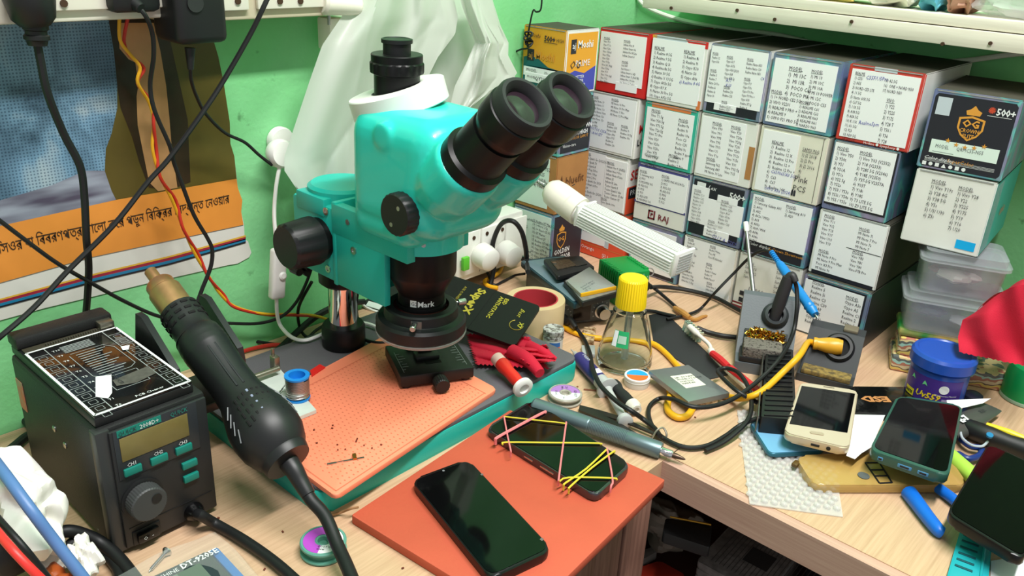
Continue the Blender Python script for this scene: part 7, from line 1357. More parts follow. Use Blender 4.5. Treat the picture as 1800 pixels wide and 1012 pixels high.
part('lead', B().tube([a+d*0.01, WY(1340, 440, 1.045), WY(1318, 452, 1.05), WY(1290, 480, 1.045), WY(1258, 513, 1.02), W(1236, 538, 0.006), W(1222, 548, 0.005), W(1196, 556, 0.004), W(1172, 561, 0.004)], 0.0021, 8, 6), RUBBER, t)
t = thing('tape_wrap', 'amber tape wrapped round the cables behind the black card', 'tape', W(1210, 555, 0)); AMB = M('amber_tape', (196, 140, 70), 0.35, trans=0.2)
part('wrap', B().tube([W(1186, 541, 0.005), W(1200, 550, 0.007), W(1212, 558, 0.006)], lambda f: 0.005-0.003*abs(f-.5), 10, 4), AMB, t); part('tail', B().tube([W(1208, 556, 0.005), W(1222, 562, 0.003), W(1234, 557, 0.003), W(1242, 555, 0.002)], lambda f: 0.0035-0.0015*f, 8, 4), AMB, t)
for lab, pts, r_ in (('black cable leaving the power unit along the boxes to the grey stand', [(1144, 505, .02), (1165, 504, .01), (1210, 510, .006), (1255, 522, .006), (1290, 540, .006), (1312, 552, .006)], .0032),
                     ('black cable running from the dial of the power unit to the amber tape', [(1136, 497, .025), (1152, 508, .012), (1172, 525, .006), (1192, 543, .006), (1204, 553, .005)], .0026),
                     ('black cable lying along the bench behind the bottle', [(1068, 548, .004), (1100, 548, .004), (1140, 546, .004), (1170, 552, .004), (1188, 556, .004)], .0026),
                     ('thick black cable entering the grey stand from the left', [(1225, 576, .010), (1245, 584, .006), (1270, 590, .006), (1296, 593, .006)], .0034)):
    cable('loose_cable', lab, [W(x, y, z) for x, y, z in pts], r_, RUBBER, 6, 8)
# ------------------------------------------------------------------ phones, wrap and cases on the right
def phone(name, label, corners, z, th, frame_m, glass_m, r=0.009, cat='phone', k=0.95, rim=None):
    t = thing(name, label, cat, W(sum(c[0] for c in corners)/4, sum(c[1] for c in corners)/4, z-th))
    P = [W(x, y, zz) for (x, y), zz in zip(corners, z if isinstance(z, tuple) else (z,)*4)]
    b, m, Q = slab('', P, th, None, r=r, bev=min(0.0022, th*0.3)); part('body', b, frame_m, t)
    g = B().prism([(q.x, q.y) for q in rpoly(inset(Q, k), r*0.85, 6)], 0.0001, 0.0007, m); part('screen_glass', g, glass_m, t)
    return t, m, Q, P
SCR = M('black_screen_glass', (8, 8, 9), 0.06, spec=0.35); FRB = M('black_phone_frame', (22, 22, 24), 0.3, 0.3)
t = thing('bubble_wrap', 'clear bubble wrap sheet under the blue and gold phones', 'bubble wrap', W(1380, 820, 0))
BW = film('bubble_film', (232, 230, 228), 0.36, 0.15)
pl = [(1296, 720), (1440, 730), (1470, 830), (1482, 907), (1400, 896), (1318, 884)]; QP = [W(x, y, 0.002) for x, y in pl]
part('film', B().prism([(p.x, p.y) for p in QP], 0.0006, 0.0016), BW, t)
def inpoly(x, y, P):
    c = False; j = len(P)-1
    for i in range(len(P)):
        if (P[i].y > y) != (P[j].y > y) and x < (P[j].x-P[i].x)*(y-P[i].y)/(P[j].y-P[i].y)+P[i].x: c = not c
        j = i
    return c
b = B(); x = min(p.x for p in QP); row = 0; hemi = [(0.0038, 0), (0.0034, 0.0016), (0.0022, 0.0026), (0, 0.003)]
while x < max(p.x for p in QP):
    y = min(p.y for p in QP)+(0.0045 if row % 2 else 0)
    while y < max(p.y for p in QP):
        if inpoly(x, y, QP) and inpoly(x+0.003, y-0.003, QP): b.axl((x, y, 0.0016), (0, 0, 1), hemi, 8)
        y += 0.009
    x += 0.0078; row += 1
part('bubbles', b, BW, t, 60)['kind'] = 'stuff'
b, m, Q = slab('', [W(x, y, 0.0095) for x, y in ((1316, 741), (1440, 732), (1450, 792), (1352, 798))], 0.0045, None, r=0.008)
t = thing('blue_phone_back', 'sky blue phone back panel under the gold phone', 'phone', W(1385, 770, 0.005)); part('edge_frame', b, M('teal_frame', (48, 110, 130), 0.35, 0.3), t); part('back_panel', B().prism([(q.x, q.y) for q in rpoly(inset(Q, 0.965), 0.007, 6)], 0.0001, 0.0008, m), M('sky_blue_back', (112, 168, 204), 0.5), t)
GOLDF = M('champagne_gold', (204, 186, 160), 0.3, 0.45)
t, m, Q, P = phone('gold_phone', 'champagne gold phone with home button reflecting the list boxes', ((1407, 671), (1509, 686), (1493, 790), (1377, 762)), 0.030, 0.0085, GOLDF, M('champagne_face', (192, 178, 156), 0.25), 0.010, k=0.965)
sq = [P[0]+(P[1]-P[0])*a_+(P[3]-P[0])*c_ for a_, c_ in ((0.045, 0.09), (0.955, 0.09), (0.955, 0.83), (0.045, 0.83))]
part('screen', B().quad([p+Vector((0, 0, 0.0010)) for p in sq]), SCR, t)
hb = P[0]+(P[1]-P[0])*0.5+(P[3]-P[0])*0.92+Vector((0, 0, 0.0009)); ux = (P[1]-P[0]).normalized(); uy = Vector((-ux.y, ux.x, 0))
part('home_button', B().prism(rrect(0.014, 0.0048, 0.0022, 4), 0, 0.0006, mtx(hb, ux, uy, (0, 0, 1))), GOLDF, t)
hb = P[0]+(P[1]-P[0])*0.5+(P[3]-P[0])*0.04+Vector((0, 0, 0.0009)); part('earpiece', B().prism(rrect(0.012, 0.0014, 0.0006, 3), 0, 0.0002, mtx(hb, ux, uy, (0, 0, 1))), M('ear_grey', (120, 108, 92), 0.4), t)
ed_ = (P[2]-P[3]); en = Vector((ed_.y, -ed_.x, 0)).normalized(); pc = P[3]+ed_*0.5+Vector((0, 0, -0.0045))
part('usb_port', B().box((0, 0, 0), (0.0085, 0.0012, 0.0028), 0.0005, m=mtx(pc, ed_.normalized(), en, (0, 0, 1))), BLACK, t)
pc = P[3]+ed_*0.7+Vector((0, 0, -0.0045)); part('headphone_jack', B().axl(pc-en*0.0003, en, [(0.0022, 0), (0.0022, 0.0008)], 14), BLACK, t)
one('white_paper', B().prism([(p.x, p.y) for p in [W(x, y, 0.022) for x, y in ((1502, 728), (1556, 729), (1532, 785), (1514, 796), (1503, 806), (1488, 800))]], 0.0212, 0.0218), PAPER, 'white paper scrap between the gold and the green-cased phones', 'paper')
t = thing('antistatic_bag', 'black glossy anti-static bag printed ESD behind the phones', 'bag', W(1570, 705, 0))
pl = [(1470, 684), (1502, 677), (1600, 678), (1650, 690), (1640, 730), (1500, 729), (1450, 720)]; b = B(); QQ = [W(x, y, 0.008) for x, y in pl]; part('bag_film', B().prism([(p.x, p.y) for p in QQ], 0.0006, 0.0075, bev=0.002), M('gloss_black_film', (14, 14, 15), 0.15, bump=0.3, bscale=60), t)
o_ = W(1560, 697, 0.0079); ux = (W(1500, 696, 0.0079)-o_).normalized(); part('gold_lettering', B().text('ESD', 0.017, mtx(o_, ux, Vector((-ux.y, ux.x, 0)), (0, 0, 1)), bold=0.0008, wscale=1.2), M('copper_print', (190, 130, 80), 0.4), t, 0)
t, m, Q, P = phone('green_cased_phone', 'dark phone in a smoky green case on top of the yellow case', ((1578, 694), (1693, 712), (1668, 838), (1528, 790)), 0.040, 0.011, M('smoky_green_case', (46, 84, 74), 0.25, trans=0.0), SCR, 0.011, k=0.93)
ed_ = (P[2]-P[3]); en = Vector((ed_.y, -ed_.x, 0)).normalized()
for f, w_, nm in ((0.16, 0.005, 'headphone_jack'), (0.47, 0.013, 'usb_port'), (0.70, 0.010, 'speaker_slots')):
    pc = P[3]+ed_*f+Vector((0, 0, -0.0058)); part(nm, B().box((0, 0, 0), (w_, 0.0012, 0.004), 0.0006, m=mtx(pc, ed_.normalized(), en, (0, 0, 1))), M('case_blue_cutout', (70, 130, 170), 0.4), t); part(nm+'_hole', B().box((0, 0, 0), (w_*0.65, 0.0018, 0.0022), 0.0005, m=mtx(pc, ed_.normalized(), en, (0, 0, 1))), BLACK, t)
YCS = film('yellowed_clear_case', (206, 168, 96), 0.62, 0.2)
t = thing('yellowed_case', 'yellowed clear phone case with a black camera frame, face down', 'phone case', W(1540, 830, 0))
P = [W(x, y, 0.011) for x, y in ((1397, 800), (1660, 790), (1702, 852), (1430, 852))]; b, m, Q = slab('', P, 0.009, None, r=0.012, bev=0.0028); part('shell', b, YCS, t)
fr = [W(x, y, 0.0114) for x, y in ((1521, 813), (1546, 813), (1568, 848), (1546, 849))]
for i in range(4):
    p, q = fr[i], fr[(i+1) % 4]; part('camera_frame', B().cyl(p, q, 0.0009, n=6), BLACK, t)
for f in (0.36, 0.66): part('camera_frame', B().cyl(fr[0]+(fr[3]-fr[0])*f, fr[1]+(fr[2]-fr[1])*f, 0.0009, n=6), BLACK, t)
c = W(1518, 836, 0.0114); part('ring_hole', B().axl(c, (0, 0, 1), [(0.0058, 0), (0.0058, 0.0006), (0, 0.0006)], 22), M('hole_grey', (88, 92, 92), 0.5), t)
part('port_cutout', B().box(W(1399, 815, 0.008), (0.006, 0.010, 0.004), 0.001), M('case_dark', (90, 66, 30), 0.4), t)
t, m, Q, P = phone('black_phone', 'black phone with a worn corner at the right edge of the bench', ((1738, 778), (1850, 830), (1800, 985), (1664, 902)), 0.036, 0.010, FRB, SCR, 0.011, k=0.955)
t = thing('clamp_tool', 'teal plastic opening tool with rows of slots under the black phone', 'tool', W(1700, 980, 0)); TLT = M('teal_tool', (30, 160, 170), 0.4)
P = [W(x, y, 0.006) for x, y in ((1690, 925), (1745, 945), (1735, 1040), (1664, 1015))]; b, m, Q = slab('', P, 0.005, None, r=0.003, bev=0.001); part('plate', b, TLT, t)
for k in range(6):
    p = P[0]+(P[3]-P[0])*(0.14+0.12*k)+(P[1]-P[0])*0.12; q = P[0]+(P[3]-P[0])*(0.14+0.12*k)+(P[1]-P[0])*0.66; part('slot', B().box((0, 0, 0), ((q-p).length, 0.0026, 0.0014), 0.0004, m=mtx((p+q)/2+Vector((0, 0, 0.0002)), (q-p).normalized(), Vector((-(q-p).y, (q-p).x, 0)).normalized(), (0, 0, 1))), M('slot_teal_dark', (10, 80, 88), 0.6), t)
part('side_rib', B().cyl(P[0]+(P[1]-P[0])*0.8+Vector((0, 0, 0.0006)), P[3]+(P[2]-P[3])*0.8+Vector((0, 0, 0.0006)), 0.0012, n=8), TLT, t)
flat('white_card', 'white card sticking out under the black phone at the corner', ((1742, 985), (1800, 975), (1860, 1000), (1820, 1060), (1740, 1040)), 0.0002, 0.0012, PAPER, 'card')
t = thing('pliers', 'small pliers with bright blue handles under the yellowed case', 'pliers', W(1625, 905, 0)); PLB = M('pliers_blue', (18, 104, 206), 0.35)
part('handle', B().tube([W(1598, 866, 0.006), W(1612, 884, 0.007), W(1630, 908, 0.007), W(1648, 930, 0.007), W(1656, 936, 0.006)], lambda f: 0.0078-0.002*f, 14, 5), PLB, t)
part('handle', B().tube([W(1650, 858, 0.006), W(1672, 874, 0.007), W(1690, 890, 0.006)], lambda f: 0.0055, 14, 5), PLB, t)
part('jaw', B().prism([(p.x, p.y) for p in [W(x, y, 0.008) for x, y in ((1590, 858), (1660, 850), (1640, 835), (1600, 838))]], 0.003, 0.0018+0.006), STEEL, t)
# jar and things round it
t = thing('paste_jar', 'blue screw-top jar of solder mask paste with a purple label', 'jar', W(1655, 718, 0)+fw*0.03)
c = W(1660, 724, 0)+fw*0.033; c.z = 0; JBL = M('jar_blue', (34, 76, 170), 0.3)
part('jar_body', B().axl(c, (0, 0, 1), [(0.031, 0), (0.0325, 0.002), (0.0325, 0.044), (0.030, 0.047)], 44), JBL, t)
part('lid', B().axl(c+Vector((0, 0, 0.047)), (0, 0, 1), [(0.0335, 0), (0.036, 0.001), (0.036, 0.013), (0.0335, 0.0165), (0.030, 0.0172), (0.0285, 0.0158), (0, 0.0158)], 44), JBL, t)
va = math.atan2(-c.y, -c.x)
def jw(x, z, e=0.0): a_ = va+x/0.0326; return (c.x+(0.0328+e)*math.cos(a_), c.y+(0.0328+e)*math.sin(a_), z)
part('label', B().grid(lambda uu, vv: jw(-0.040+0.072*uu, 0.006+0.033*vv), 24, 2), M('jar_purple', (66, 40, 130), 0.4), t)
def jtext(body, size, x, z, mat, nm, sh=0, bold=0.0003):
    b = B().text(body, size, Matrix(), bold=bold, shear=sh); return part(nm, B().add([jw(x+p[0], z+p[1], 0.0004) for p in b.v], b.f), mat, t, 0)
jtext('Uv559', 0.0105, -0.020, 0.013, M('jar_yellow', (232, 200, 40), 0.4), 'yellow_lettering', 0.2)
part('yellow_tag', B().grid(lambda uu, vv: jw(-0.036+0.014*uu, 0.008+0.009*vv, 0.0003), 6, 1), M('jar_yellow', (232, 200, 40), 0.4), t); jtext('PASTE', 0.0042, -0.0355, 0.0105, INK, 'black_lettering')
for x_, z_ in ((-0.030, 0.030), (-0.014, 0.028)):
    part('green_mark', B().add([jw(x_+p[0]*0.006, z_+p[1]*0.006, 0.0004) for p in ((0, 0), (0.5, 0.25), (1.0, 0), (0.7, 0.6), (0.35, 1.0), (0.15, 0.5))], [tuple(range(6))]), M('jar_green', (110, 200, 140), 0.5), t, 0)
part('white_mark', B().add([jw(0.010+0.0055*math.cos(a_), 0.028+0.0055*math.sin(a_), 0.0004) for a_ in [k*PI/8 for k in range(16)]], [tuple(range(16))]), WINK, t, 0)
part('white_square', B().grid(lambda uu, vv: jw(0.010+0.010*uu, 0.010+0.006*vv, 0.0004), 4, 1), M('label_lilac', (160, 150, 190), 0.5), t)
jtext('Wangjuenwu Material', 0.0028, 0.001, 0.0195, WINK, 'white_lettering', 0, 0)
def wavy():
    m = M('wavy_layered', (190, 170, 120), 0.5); nt = m.node_tree; b = nt.nodes['Principled BSDF']; tc = nt.nodes.new('ShaderNodeTexCoord'); mp = nt.nodes.new('ShaderNodeMapping'); nt.links.new(tc.outputs['Object'], mp.inputs[0]); mp.inputs['Scale'].default_value = (1, 1, 1)
    n = nt.nodes.new('ShaderNodeTexNoise'); n.inputs['Scale'].default_value = 80; n.inputs['Detail'].default_value = 1; nt.links.new(mp.outputs[0], n.inputs[0])
    sep = nt.nodes.new('ShaderNodeSeparateXYZ'); nt.links.new(mp.outputs[0], sep.inputs[0]); ma = nt.nodes.new('ShaderNodeMath'); ma.operation = 'MULTIPLY_ADD'; ma.inputs[1].default_value = 0.015; nt.links.new(n.outputs['Fac'], ma.inputs[0]); nt.links.new(sep.outputs['Z'], ma.inputs[2])
    mu = nt.nodes.new('ShaderNodeMath'); mu.operation = 'MULTIPLY'; mu.inputs[1].default_value = 42; nt.links.new(ma.outputs[0], mu.inputs[0]); fr = nt.nodes.new('ShaderNodeMath'); fr.operation = 'FRACT'; nt.links.new(mu.outputs[0], fr.inputs[0])
    r = nt.nodes.new('ShaderNodeValToRGB'); r.color_ramp.interpolation = 'CONSTANT'; e = r.color_ramp.elements; e[0].position = 0; e[0].color = rgb((90, 94, 92)); e[1].position = 0.16; e[1].color = rgb((214, 190, 140))
    for p, c in ((0.3, (196, 122, 104)), (0.4, (226, 200, 110)), (0.55, (104, 88, 76)), (0.62, (214, 196, 160)), (0.76, (172, 112, 92)), (0.88, (150, 190, 180))): q = e.new(p); q.color = rgb(c)
    nt.links.new(fr.outputs[0], r.inputs[0]); nt.links.new(r.outputs[0], b.inputs['Base Color']); b.inputs['Coat Weight'].default_value = 0.4; return m
WAV = wavy(); a, c = W(1563, 650, 0), W(1765, 690, 0); u, v, L = basis(a, c)
for i, (x0, x1, z0, z1, y0, y1, lab) in enumerate(((0, L, 0.0, 0.021, 0.0, 0.06, 'bottom packet of rippled multicoloured sheets behind the blue jar'), (0.004, L*0.72, 0.0212, 0.046, 0.004, 0.064, 'upper packet of rippled multicoloured sheets under the clear tubs'))):
    b = B(); m = mtx(a, u, v, (0, 0, 1)); b.box(((x0+x1)/2, (y0+y1)/2, (z0+z1)/2), (x1-x0, y1-y0, z1-z0), 0.003, 2, m); one('rippled_packet', b, WAV, lab, 'packet', 'packets of rippled sheets')
b = B(); m = mtx(a, u, v, (0, 0, 1)); b.box((0.055, 0.036, 0.0515), (0.11, 0.06, 0.010), 0.004, 2, m); one('green_yellow_packet', b, M('green_yellow_film', (196, 160, 96), 0.35, col2=(44, 130, 66), scale=30), 'thin green and yellow packet under the lower clear tub', 'packet')
TUB = film('clear_tub', (196, 200, 206), 0.30, 0.1)
def tub(label, x0, x1, y0, y1, z0, z1, cont):
    t = thing('plastic_tub', label, 'tub', (m @ Vector(((x0+x1)/2, (y0+y1)/2, z0)))); zl = z1-0.012
    b = B(); w_ = 0.0016; cx, cy = (x0+x1)/2, (y0+y1)/2; rs = []
    for (k, z) in ((0.90, z0), (0.94, z0+0.004), (1.0, zl), (1.0, zl), (0.97, zl), (0.91, z0+0.005), (0.87, z0+0.002)):
        rs.append([m @ Vector((cx+px_*k, cy+py_*k, z)) for px_, py_ in rrect(x1-x0, y1-y0, 0.010, 5)])
    b.rings(rs); part('tub_body', b, TUB, t)
    b = B(); b.prism([(px_+cx, py_+cy) for px_, py_ in rrect(x1-x0+0.008, y1-y0+0.008, 0.012, 5)], zl, zl+0.004, m=m); b.prism([(px_+cx, py_+cy) for px_, py_ in rrect(x1-x0-0.002, y1-y0-0.002, 0.010, 5)], zl+0.004, z1, m=m); part('tub_lid', b, TUB, t)
    for i, (px_, py_, s_, mt) in enumerate(cont): part('contents', crumple(m @ Vector((cx+px_, cy+py_, z0+0.012+s_*0.3)), s_*1.5, s_, s_*0.5, 30+i, 24, 14), mt, t, 22)
tub('lower clear plastic tub of parts on the rippled packets', 0.0, 0.112, 0.002, 0.078, 0.0568, 0.110, ((0.02, -0.015, 0.018, M('bright_film', (226, 224, 232), 0.15)), (-0.025, 0, 0.018, M('grey_parts', (120, 124, 134), 0.4))))
tub('upper clear plastic tub under the teal-sided box', 0.008, 0.100, 0.004, 0.078, 0.1102, 0.1625, ((0.0, -0.01, 0.022, M('pale_parts', (212, 206, 196), 0.4)), (-0.02, 0.01, 0.012, M('brown_parts', (170, 120, 100), 0.4))))
one('clear_sack', crumple((-0.125, 1.15, 0.075), 0.05, 0.05, 0.072, 44, 44, 30), film('sack_film', (206, 208, 190), 0.55, 0.15), 'crumpled clear plastic sack between the tubs and the back wall', 'bag')
# red cloth over the end of the packets, green pot
t = thing('red_cloth', 'large crimson cloth draped at the right edge beside the jar', 'cloth', W(1745, 640, 0.02))
r = random.Random(3); ph = [r.uniform(0, 6) for _ in range(4)]
def rc2f(uu, vv):
    Lx = poly_at([(1716, 548), (1692, 562), (1684, 592), (1686, 618)], vv); Rx = poly_at([(1835, 500), (1840, 560), (1840, 620), (1840, 650)], vv)
    zg = 0.006*((int(uu*30) % 2)) if vv == 1.0 else 0
    p = WY(Lx[0]*(1-uu)+Rx[0]*uu, (Lx[1]*(1-uu)+Rx[1]*uu)-18*math.sin(PI*uu)*(1-vv)+zg*300, 1.032-0.020*vv+0.008*math.sin(6*uu+3*vv+ph[0])+0.004*math.sin(13*uu-5*vv+ph[1])); return p
part('drape', B().grid(rc2f, 36, 24), RCL, t)
def rc3f(uu, vv): p = rc2f(uu, 0.0); return (p[0], p[1]+0.07*vv, p[2]-0.02*vv*vv+0.004*math.sin(8*uu+6*vv))
part('top_fold', B().grid(rc3f, 30, 12), RCL, t)
t = thing('green_pot', 'green plastic pot at the right edge beside the red cloth', 'pot', W(1815, 720, 0)); c = W(1800, 716, 0)+fw*0.024+Vector((0.012, 0.008, 0)); c.z = 0
part('pot_body', B().axl(c, (0, 0, 1), [(0.0275, 0), (0.029, 0.002), (0.029, 0.034), (0.026, 0.044), (0.018, 0.050), (0, 0.052)], 36), M('pot_green', (14, 150, 82), 0.35), t); part('base_ring', B().axl(c, (0, 0, 1), [(0.0292, 0.0004), (0.0298, 0.001), (0.0298, 0.004), (0.0292, 0.005), (0.0292, 0.0004)], 36), M('pot_rim', (150, 176, 150), 0.35), t)
# glue tube, driver handle, highlighter, small things between the phones
t = thing('glue_tube', 'black and grey glue tube with white lettering behind the green-cased phone', 'glue tube', W(1700, 735, 0))
a, c = W(1735, 712, 0.010), W(1672, 765, 0.010); d = (c-a); x_, y_, z_ = frame(d, (0, 0, 1)); rs = []
for f, wx, wz in ((0, 0.0165, 0.0015), (0.1, 0.0165, 0.003), (0.5, 0.0145, 0.008), (0.85, 0.012, 0.009), (1.0, 0.007, 0.006)): rs.append([a+d*f+(y_*wx*math.cos(k*PI/10)+x_*wz*math.sin(k*PI/10)) for k in range(20)])
part('tube_body', B().rings(rs), M('glue_grey', (86, 88, 84), 0.3, 0.3), t); part('cap', B().axl(c, d, [(0.007, 0), (0.0075, 0.001), (0.006, 0.018)], 18), BLACK, t)
o_ = W(1692, 742, 0.021); ux = (W(1722, 728, 0.021)-o_).normalized(); part('white_lettering', B().text('E-7', 0.012, mtx(o_, ux, Vector((-ux.y, ux.x, 0)), (0, 0, 1)), bold=0.0008), WINK, t, 0)
part('black_lettering', B().text('\u9ad8\u5f3a\u5ea6\u80f6', 0.006, mtx(W(1728, 718, 0.016), -ux, Vector((ux.y, -ux.x, 0)), (0, 0, 1))), INK, t, 0)
b, m_, Q = slab('', [W(1664, 703, 0.026), W(1742, 700, 0.018), W(1728, 708, 0.020), W(1668, 722, 0.026)], 0.0006, None, r=0.0005, bev=0); one('paper_slip', b, PAPER, 'white paper slip lying over the glue tube', 'paper')
t = thing('handle_tool', 'black and yellow handled tool behind the black phone', 'tool', W(1745, 765, 0))
a, c = W(1690, 748, 0.012), W(1830, 800, 0.012); d = (c-a).normalized(); Lh = (c-a).length
part('handle', B().axl(a, d, [(0.006, 0), (0.0105, 0.006), (0.0115, 0.03), (0.0105, Lh*0.6), (0.0125, Lh)], 24), BLACK, t); part('yellow_inlay', B().tube([a+d*0.022+Vector((0, 0.004, 0.0098)), a+d*0.045+Vector((0, 0.004, 0.0098)), a+d*0.068+Vector((0, 0.004, 0.0095))], lambda f: 0.0042-0.003*abs(f-.5), 10, 5), M('tool_yellow', (230, 206, 30), 0.4), t)
part('blue_mark', B().axl(W(1740, 764, 0.024), (0.1, -0.3, 1), [(0.0035, -0.002), (0.0035, 0.0004), (0, 0.0004)], 16), M('tool_blue', (20, 120, 170), 0.4), t)
cable('blue_wire', 'dark blue wire loops in the gap left of the black phone', [W(x, y, 0.008) for x, y in ((1690, 745), (1684, 758), (1690, 772), (1706, 784), (1724, 788), (1722, 800), (1702, 806), (1684, 798), (1682, 810), (1700, 824))], 0.0034, M('navy_wire', (24, 52, 120), 0.4), 6, 10)
cable('silver_wire', 'thin pale wire curled in the gap left of the black phone', [W(x, y, 0.014) for x, y in ((1688, 756), (1692, 770), (1708, 782), (1726, 784), (1736, 776))], 0.0014, M('pale_wire', (180, 190, 196), 0.35), 6, 8)
t = thing('highlighter', 'lime green highlighter beside the green-cased phone', 'highlighter', W(1690, 825, 0)); a, c = W(1668, 800, 0.010), W(1716, 842, 0.010)
part('barrel', B().axl(a, c-a, [(0.0078, 0), (0.0085, 0.002), (0.0085, (c-a).length)], 22), M('lime_plastic', (176, 224, 84), 0.4), t); part('cap', B().axl(c, c-a, [(0.0088, 0), (0.0088, 0.02), (0.0075, 0.022)], 22), M('lime_cap', (150, 206, 60), 0.4), t)
t = thing('screw_cap', 'small dark round cap behind the glue tube', 'cap', W(1716, 708, 0)); c = W(1714, 712, 0)+fw*0.010; part('cap_body', B().axl(c, (0, 0, 1), [(0.0115, 0), (0.0118, 0.001), (0.0112, 0.009), (0.008, 0.011), (0, 0.011)], 24), M('dark_navy_plastic', (30, 34, 54), 0.35), t)
# ------------------------------------------------------------------ red mat with two phones
t0 = Vector((-0.521, 0.606, 0)); R0 = Vector((-0.331, 0.622, 0)); L0 = Vector((-0.4985, 0.372, 0)); Bm = L0+(R0-t0)
pl = rpoly([t0, L0, Bm, R0], 0.002, 2)
one('red_mat', B().prism([(p.x, p.y) for p in pl], 0.0003, 0.0095, bev=0.0008), M('brick_red_rubber', (198, 88, 62), 0.7, var=0.10, scale=14, bump=0.1, bscale=400), 'brick red rubber mat overhanging the front of the bench', 'mat')
ZM = 0.0096
c4 = lambda a, b_, c: (a, b_, c)
TL, TRt, BR_ = W(722, 843, ZM+0.009), W(822, 806, ZM+0.009), W(972, 966, ZM+0.009); BL = TL+(BR_-TRt)
t = thing('black_phone', 'cracked black phone lying screen up nearest the front of the red mat', 'phone', (TL+BR_)/2-Vector((0, 0, 0.009)))
b, m, Q = slab('', [TL, TRt, BR_, BL], 0.0088, None, r=0.011, bev=0.0022); part('body', b, FRB, t)
part('screen_glass', B().prism([(q.x, q.y) for q in rpoly(inset(Q, 0.955), 0.010, 6)], 0.0001, 0.0007, m), SCR, t)
part('camera_dot', B().axl(TL+(TRt-TL)*0.52+(BL-TL)*0.035+Vector((0, 0, 0.0008)), (0, 0, 1), [(0.0012, 0), (0.0012, 0.0003)], 10), M('lens_grey', (120, 122, 126), 0.3), t)
for f, g, s_ in ((0.985, 0.20, 0.0025), (0.975, 0.90, 0.003)):
    p = TL+(TRt-TL)*f+(BL-TL)*g+Vector((0, 0, 0.0009)); part('chip_mark', B().add([(p.x+s_*math.cos(a_)*(0.5+0.5*((k*7) % 3)/2), p.y+s_*0.6*math.sin(a_), p.z) for k, a_ in enumerate([i*PI/3 for i in range(6)])], [tuple(range(6))]), M('chip_grey', (104, 98, 96), 0.4), t, 0)
TL, TRt, BR_, BL = W(853, 752, ZM+0.0095), W(936, 702, ZM+0.0095), W(1110, 816, ZM+0.0095), W(1048, 872, ZM+0.0095)
t = thing('banded_phone', 'silver-edged black phone wrapped in pink and yellow rubber bands', 'phone', (TL+BR_)/2-Vector((0, 0, 0.0095)))
b, m, Q = slab('', [TL, TRt, BR_, BL], 0.0092, None, r=0.010, bev=0.0024); part('body', b, M('gunmetal_frame', (88, 88, 92), 0.25, 0.8), t)
part('screen_glass', B().prism([(q.x, q.y) for q in rpoly(inset(Q, 0.96), 0.009, 6)], 0.0001, 0.0007, m), SCR, t)
ed_ = (BL-TL); en = Vector((ed_.y, -ed_.x, 0)).normalized(); en = -en if en.dot(BR_-BL) > 0 else en
for f, w_ in ((0.42, 0.012), (0.56, 0.010), (0.62, 0.008)):
    pc = TL+ed_*f+Vector((0, 0, -0.0045)); part('side_button', B().box((0, 0, 0), (w_, 0.0016, 0.002), 0.0005, m=mtx(pc, ed_.normalized(), en, (0, 0, 1))), STEEL, t)
PKB = M('pink_rubber', (232, 130, 132), 0.5); YLB = M('yellow_rubber', (218, 200, 60), 0.5); zT = ZM+0.0112; cen = (TL+BR_)/2
def band(label, pts, mat, r, drop):
    P = [W(x, y, zT+0.0006) for x, y in pts]; out = []
    for k in (0, -1):
        if drop[k]:
            e = P[k]; o_ = (e-(P[1] if k == 0 else P[-2])).normalized(); e2 = e-o_*0.0015; P[k] = e2; q1 = e+o_*0.0006+Vector((0, 0, -0.0022)); q2 = e+o_*0.0004+Vector((0, 0, -0.0070))
            out.append((k, [q2, q1] if k == 0 else [q1, q2]))
    full = list(P)
    for k, q in out: full = q+full if k == 0 else full+q
    one('rubber_band', B().tube(full, r, 6, 3), mat, label, 'rubber band', 'rubber bands round the silver-edged phone')
band('thick pink band crossing the top left of the banded phone', [(957, 724), (910, 749), (872, 770)], PKB, 0.0016, (1, 1))
band('thin pink band slanting near the top edge of the banded phone', [(886, 732), (892, 765), (898, 792)], PKB, 0.0009, (0, 1))
band('thin yellow band along the top of the banded phone', [(886, 732), (940, 738), (994, 744)], YLB, 0.0008, (0, 1))
band('pink band straight across the middle of the banded phone', [(995, 744), (988, 795), (982, 842)], PKB, 0.0010, (1, 1))
band('yellow band lengthwise across the middle of the banded phone', [(884, 781), (890, 777), (970, 778), (1054, 779)], YLB, 0.0009, (0, 1))
band('pink band near the bottom corner of the banded phone', [(1067, 788), (1073, 818), (1077, 846), (1074, 854)], PKB, 0.0010, (0, 1))
band('yellow band, outer of the crossing pair at the bottom of the phone', [(1079, 793), (1040, 822), (1001, 856)], YLB, 0.0010, (1, 1))
band('yellow band, inner of the crossing pair at the bottom of the phone', [(1066, 790), (1030, 824), (992, 850)], YLB, 0.0010, (1, 1))
band('orange-yellow band lengthwise at the bottom of the banded phone', [(984, 846), (1000, 839), (1076, 840), (1084, 843)], YLB, 0.0009, (0, 0))
cable('brown_thread', 'frayed brown thread lying at the left corner of the red mat', [W(582, 905, 0.003), W(600, 900, 0.004), W(616, 894, 0.011), W(630, 891, 0.0105)], 0.0012, M('brown_thread', (150, 112, 74), 0.8), 5, 6, cat='thread')
for i, (x, y) in enumerate(((497, 934), (384, 910), (708, 998), (465, 1000), (1222, 733), (1182, 590))):
    one('bench_crumb', B().box((0, 0, 0), (0.0022, 0.0014, 0.0012), 0.0003, m=TR(W(x, y, 0.0008), (0, 0, i*0.7))), BITM, ('dark crumb on the bench left of the green wick spool', 'dark crumb beside the station side', 'crumb at the bottom edge near the red mat', 'crumb by the station cable at the bottom edge', 'crumb on the bench below the drive plate', 'crumb on the bench left of the toothbrush')[i], 'crumb', 'crumbs on the bench')
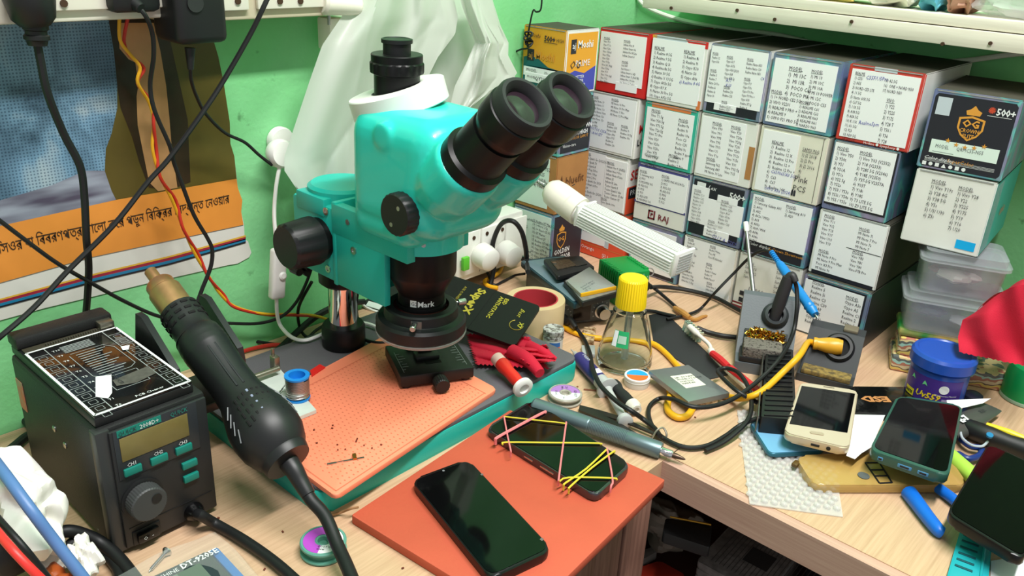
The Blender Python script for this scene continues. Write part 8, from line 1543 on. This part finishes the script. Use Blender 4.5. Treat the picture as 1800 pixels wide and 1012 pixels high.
# ------------------------------------------------------------------ under the bench, on the low shelf
ZS = -0.22
t = thing('newspaper_stack', 'grey newspaper bundle on the dark shelf under the bench', 'newspaper', W(1310, 985, ZS))
P = [W(x, y, ZS+0.05) for x, y in ((1225, 985), (1300, 905), (1420, 950), (1345, 1050))]; NPm = M('newsprint', (150, 148, 142), 0.8, var=0.35, scale=120)
for k in range(5): b, m, Q = slab('', [p+Vector((0, 0, -0.010*k)) for p in P], 0.0095, None, r=0.004, bev=0.002); part('paper_sheet', b, NPm, t)
b = B(); ux = (P[1]-P[0]).normalized(); uy = (P[3]-P[0]).normalized()
for k in range(22): q = P[0]+uy*(0.012+0.005*k)+ux*0.012+Vector((0, 0, 0.0006)); b.quad([q, q+ux*0.10, q+ux*0.10+uy*0.0008, q+uy*0.0008])
part('print_lines', b, M('news_ink', (96, 94, 90), 0.8), t, 0)
q = P[0]+(P[1]-P[0])*0.34+(P[3]-P[0])*0.46+Vector((0, 0, 0.0009)); part('picture_block', B().quad([q, q+ux*0.03, q+ux*0.03+uy*0.03, q+uy*0.03]), M('news_dark', (60, 60, 58), 0.8), t, 0)
t = thing('poly_sack', 'dusty translucent sack with a dark part inside under the bench', 'sack', W(1190, 960, ZS))
c = W(1165, 965, ZS); b = crumple((c.x, c.y, 0.04), 0.055, 0.05, 0.04, 51, 44, 28); b.v = [(x, y, z+ZS+0.0) for x, y, z in b.v]; part('sack_film', b, M('dusty_sack', (150, 140, 124), 0.6, var=0.3, scale=20), t, 22)
b, m, Q = slab('', [W(x, y, ZS+0.115) for x, y in ((1170, 910), (1252, 922), (1248, 962), (1165, 935))], 0.014, None, r=0.003); part('dark_part', b, M('dark_board', (44, 46, 46), 0.4), t); part('gold_strip', B().cyl(W(1178, 908, ZS+0.117), W(1250, 922, ZS+0.117), 0.0012, n=6), M('gold_strip', (190, 140, 40), 0.4, 0.6), t)
b, m, Q = slab('', [W(x, y, ZS+0.02) for x, y in ((1085, 985), (1148, 960), (1156, 968), (1100, 1000))], 0.012, None, r=0.002); one('grey_tray', b, M('grey_tray', (130, 126, 118), 0.5), 'grey tray edge in the dark under the bench', 'tray')
b, m, Q = slab('', [W(x, y, ZS+0.012) for x, y in ((1090, 1008), (1160, 985), (1205, 1010), (1130, 1060))], 0.011, None, r=0.004); one('red_box', b, M('red_box', (190, 52, 30), 0.6), 'low red box at the bottom of the dark shelf', 'box')
b, m, Q = slab('', [W(x, y, ZS+0.04) for x, y in ((1425, 965), (1540, 985), (1580, 1060), (1405, 1070))], 0.038, None, r=0.006); one('dark_box', b, M('dark_slate_box', (52, 54, 58), 0.7, var=0.2, scale=40), 'dark slate box on the shelf under the bench, right of the newspapers', 'box')
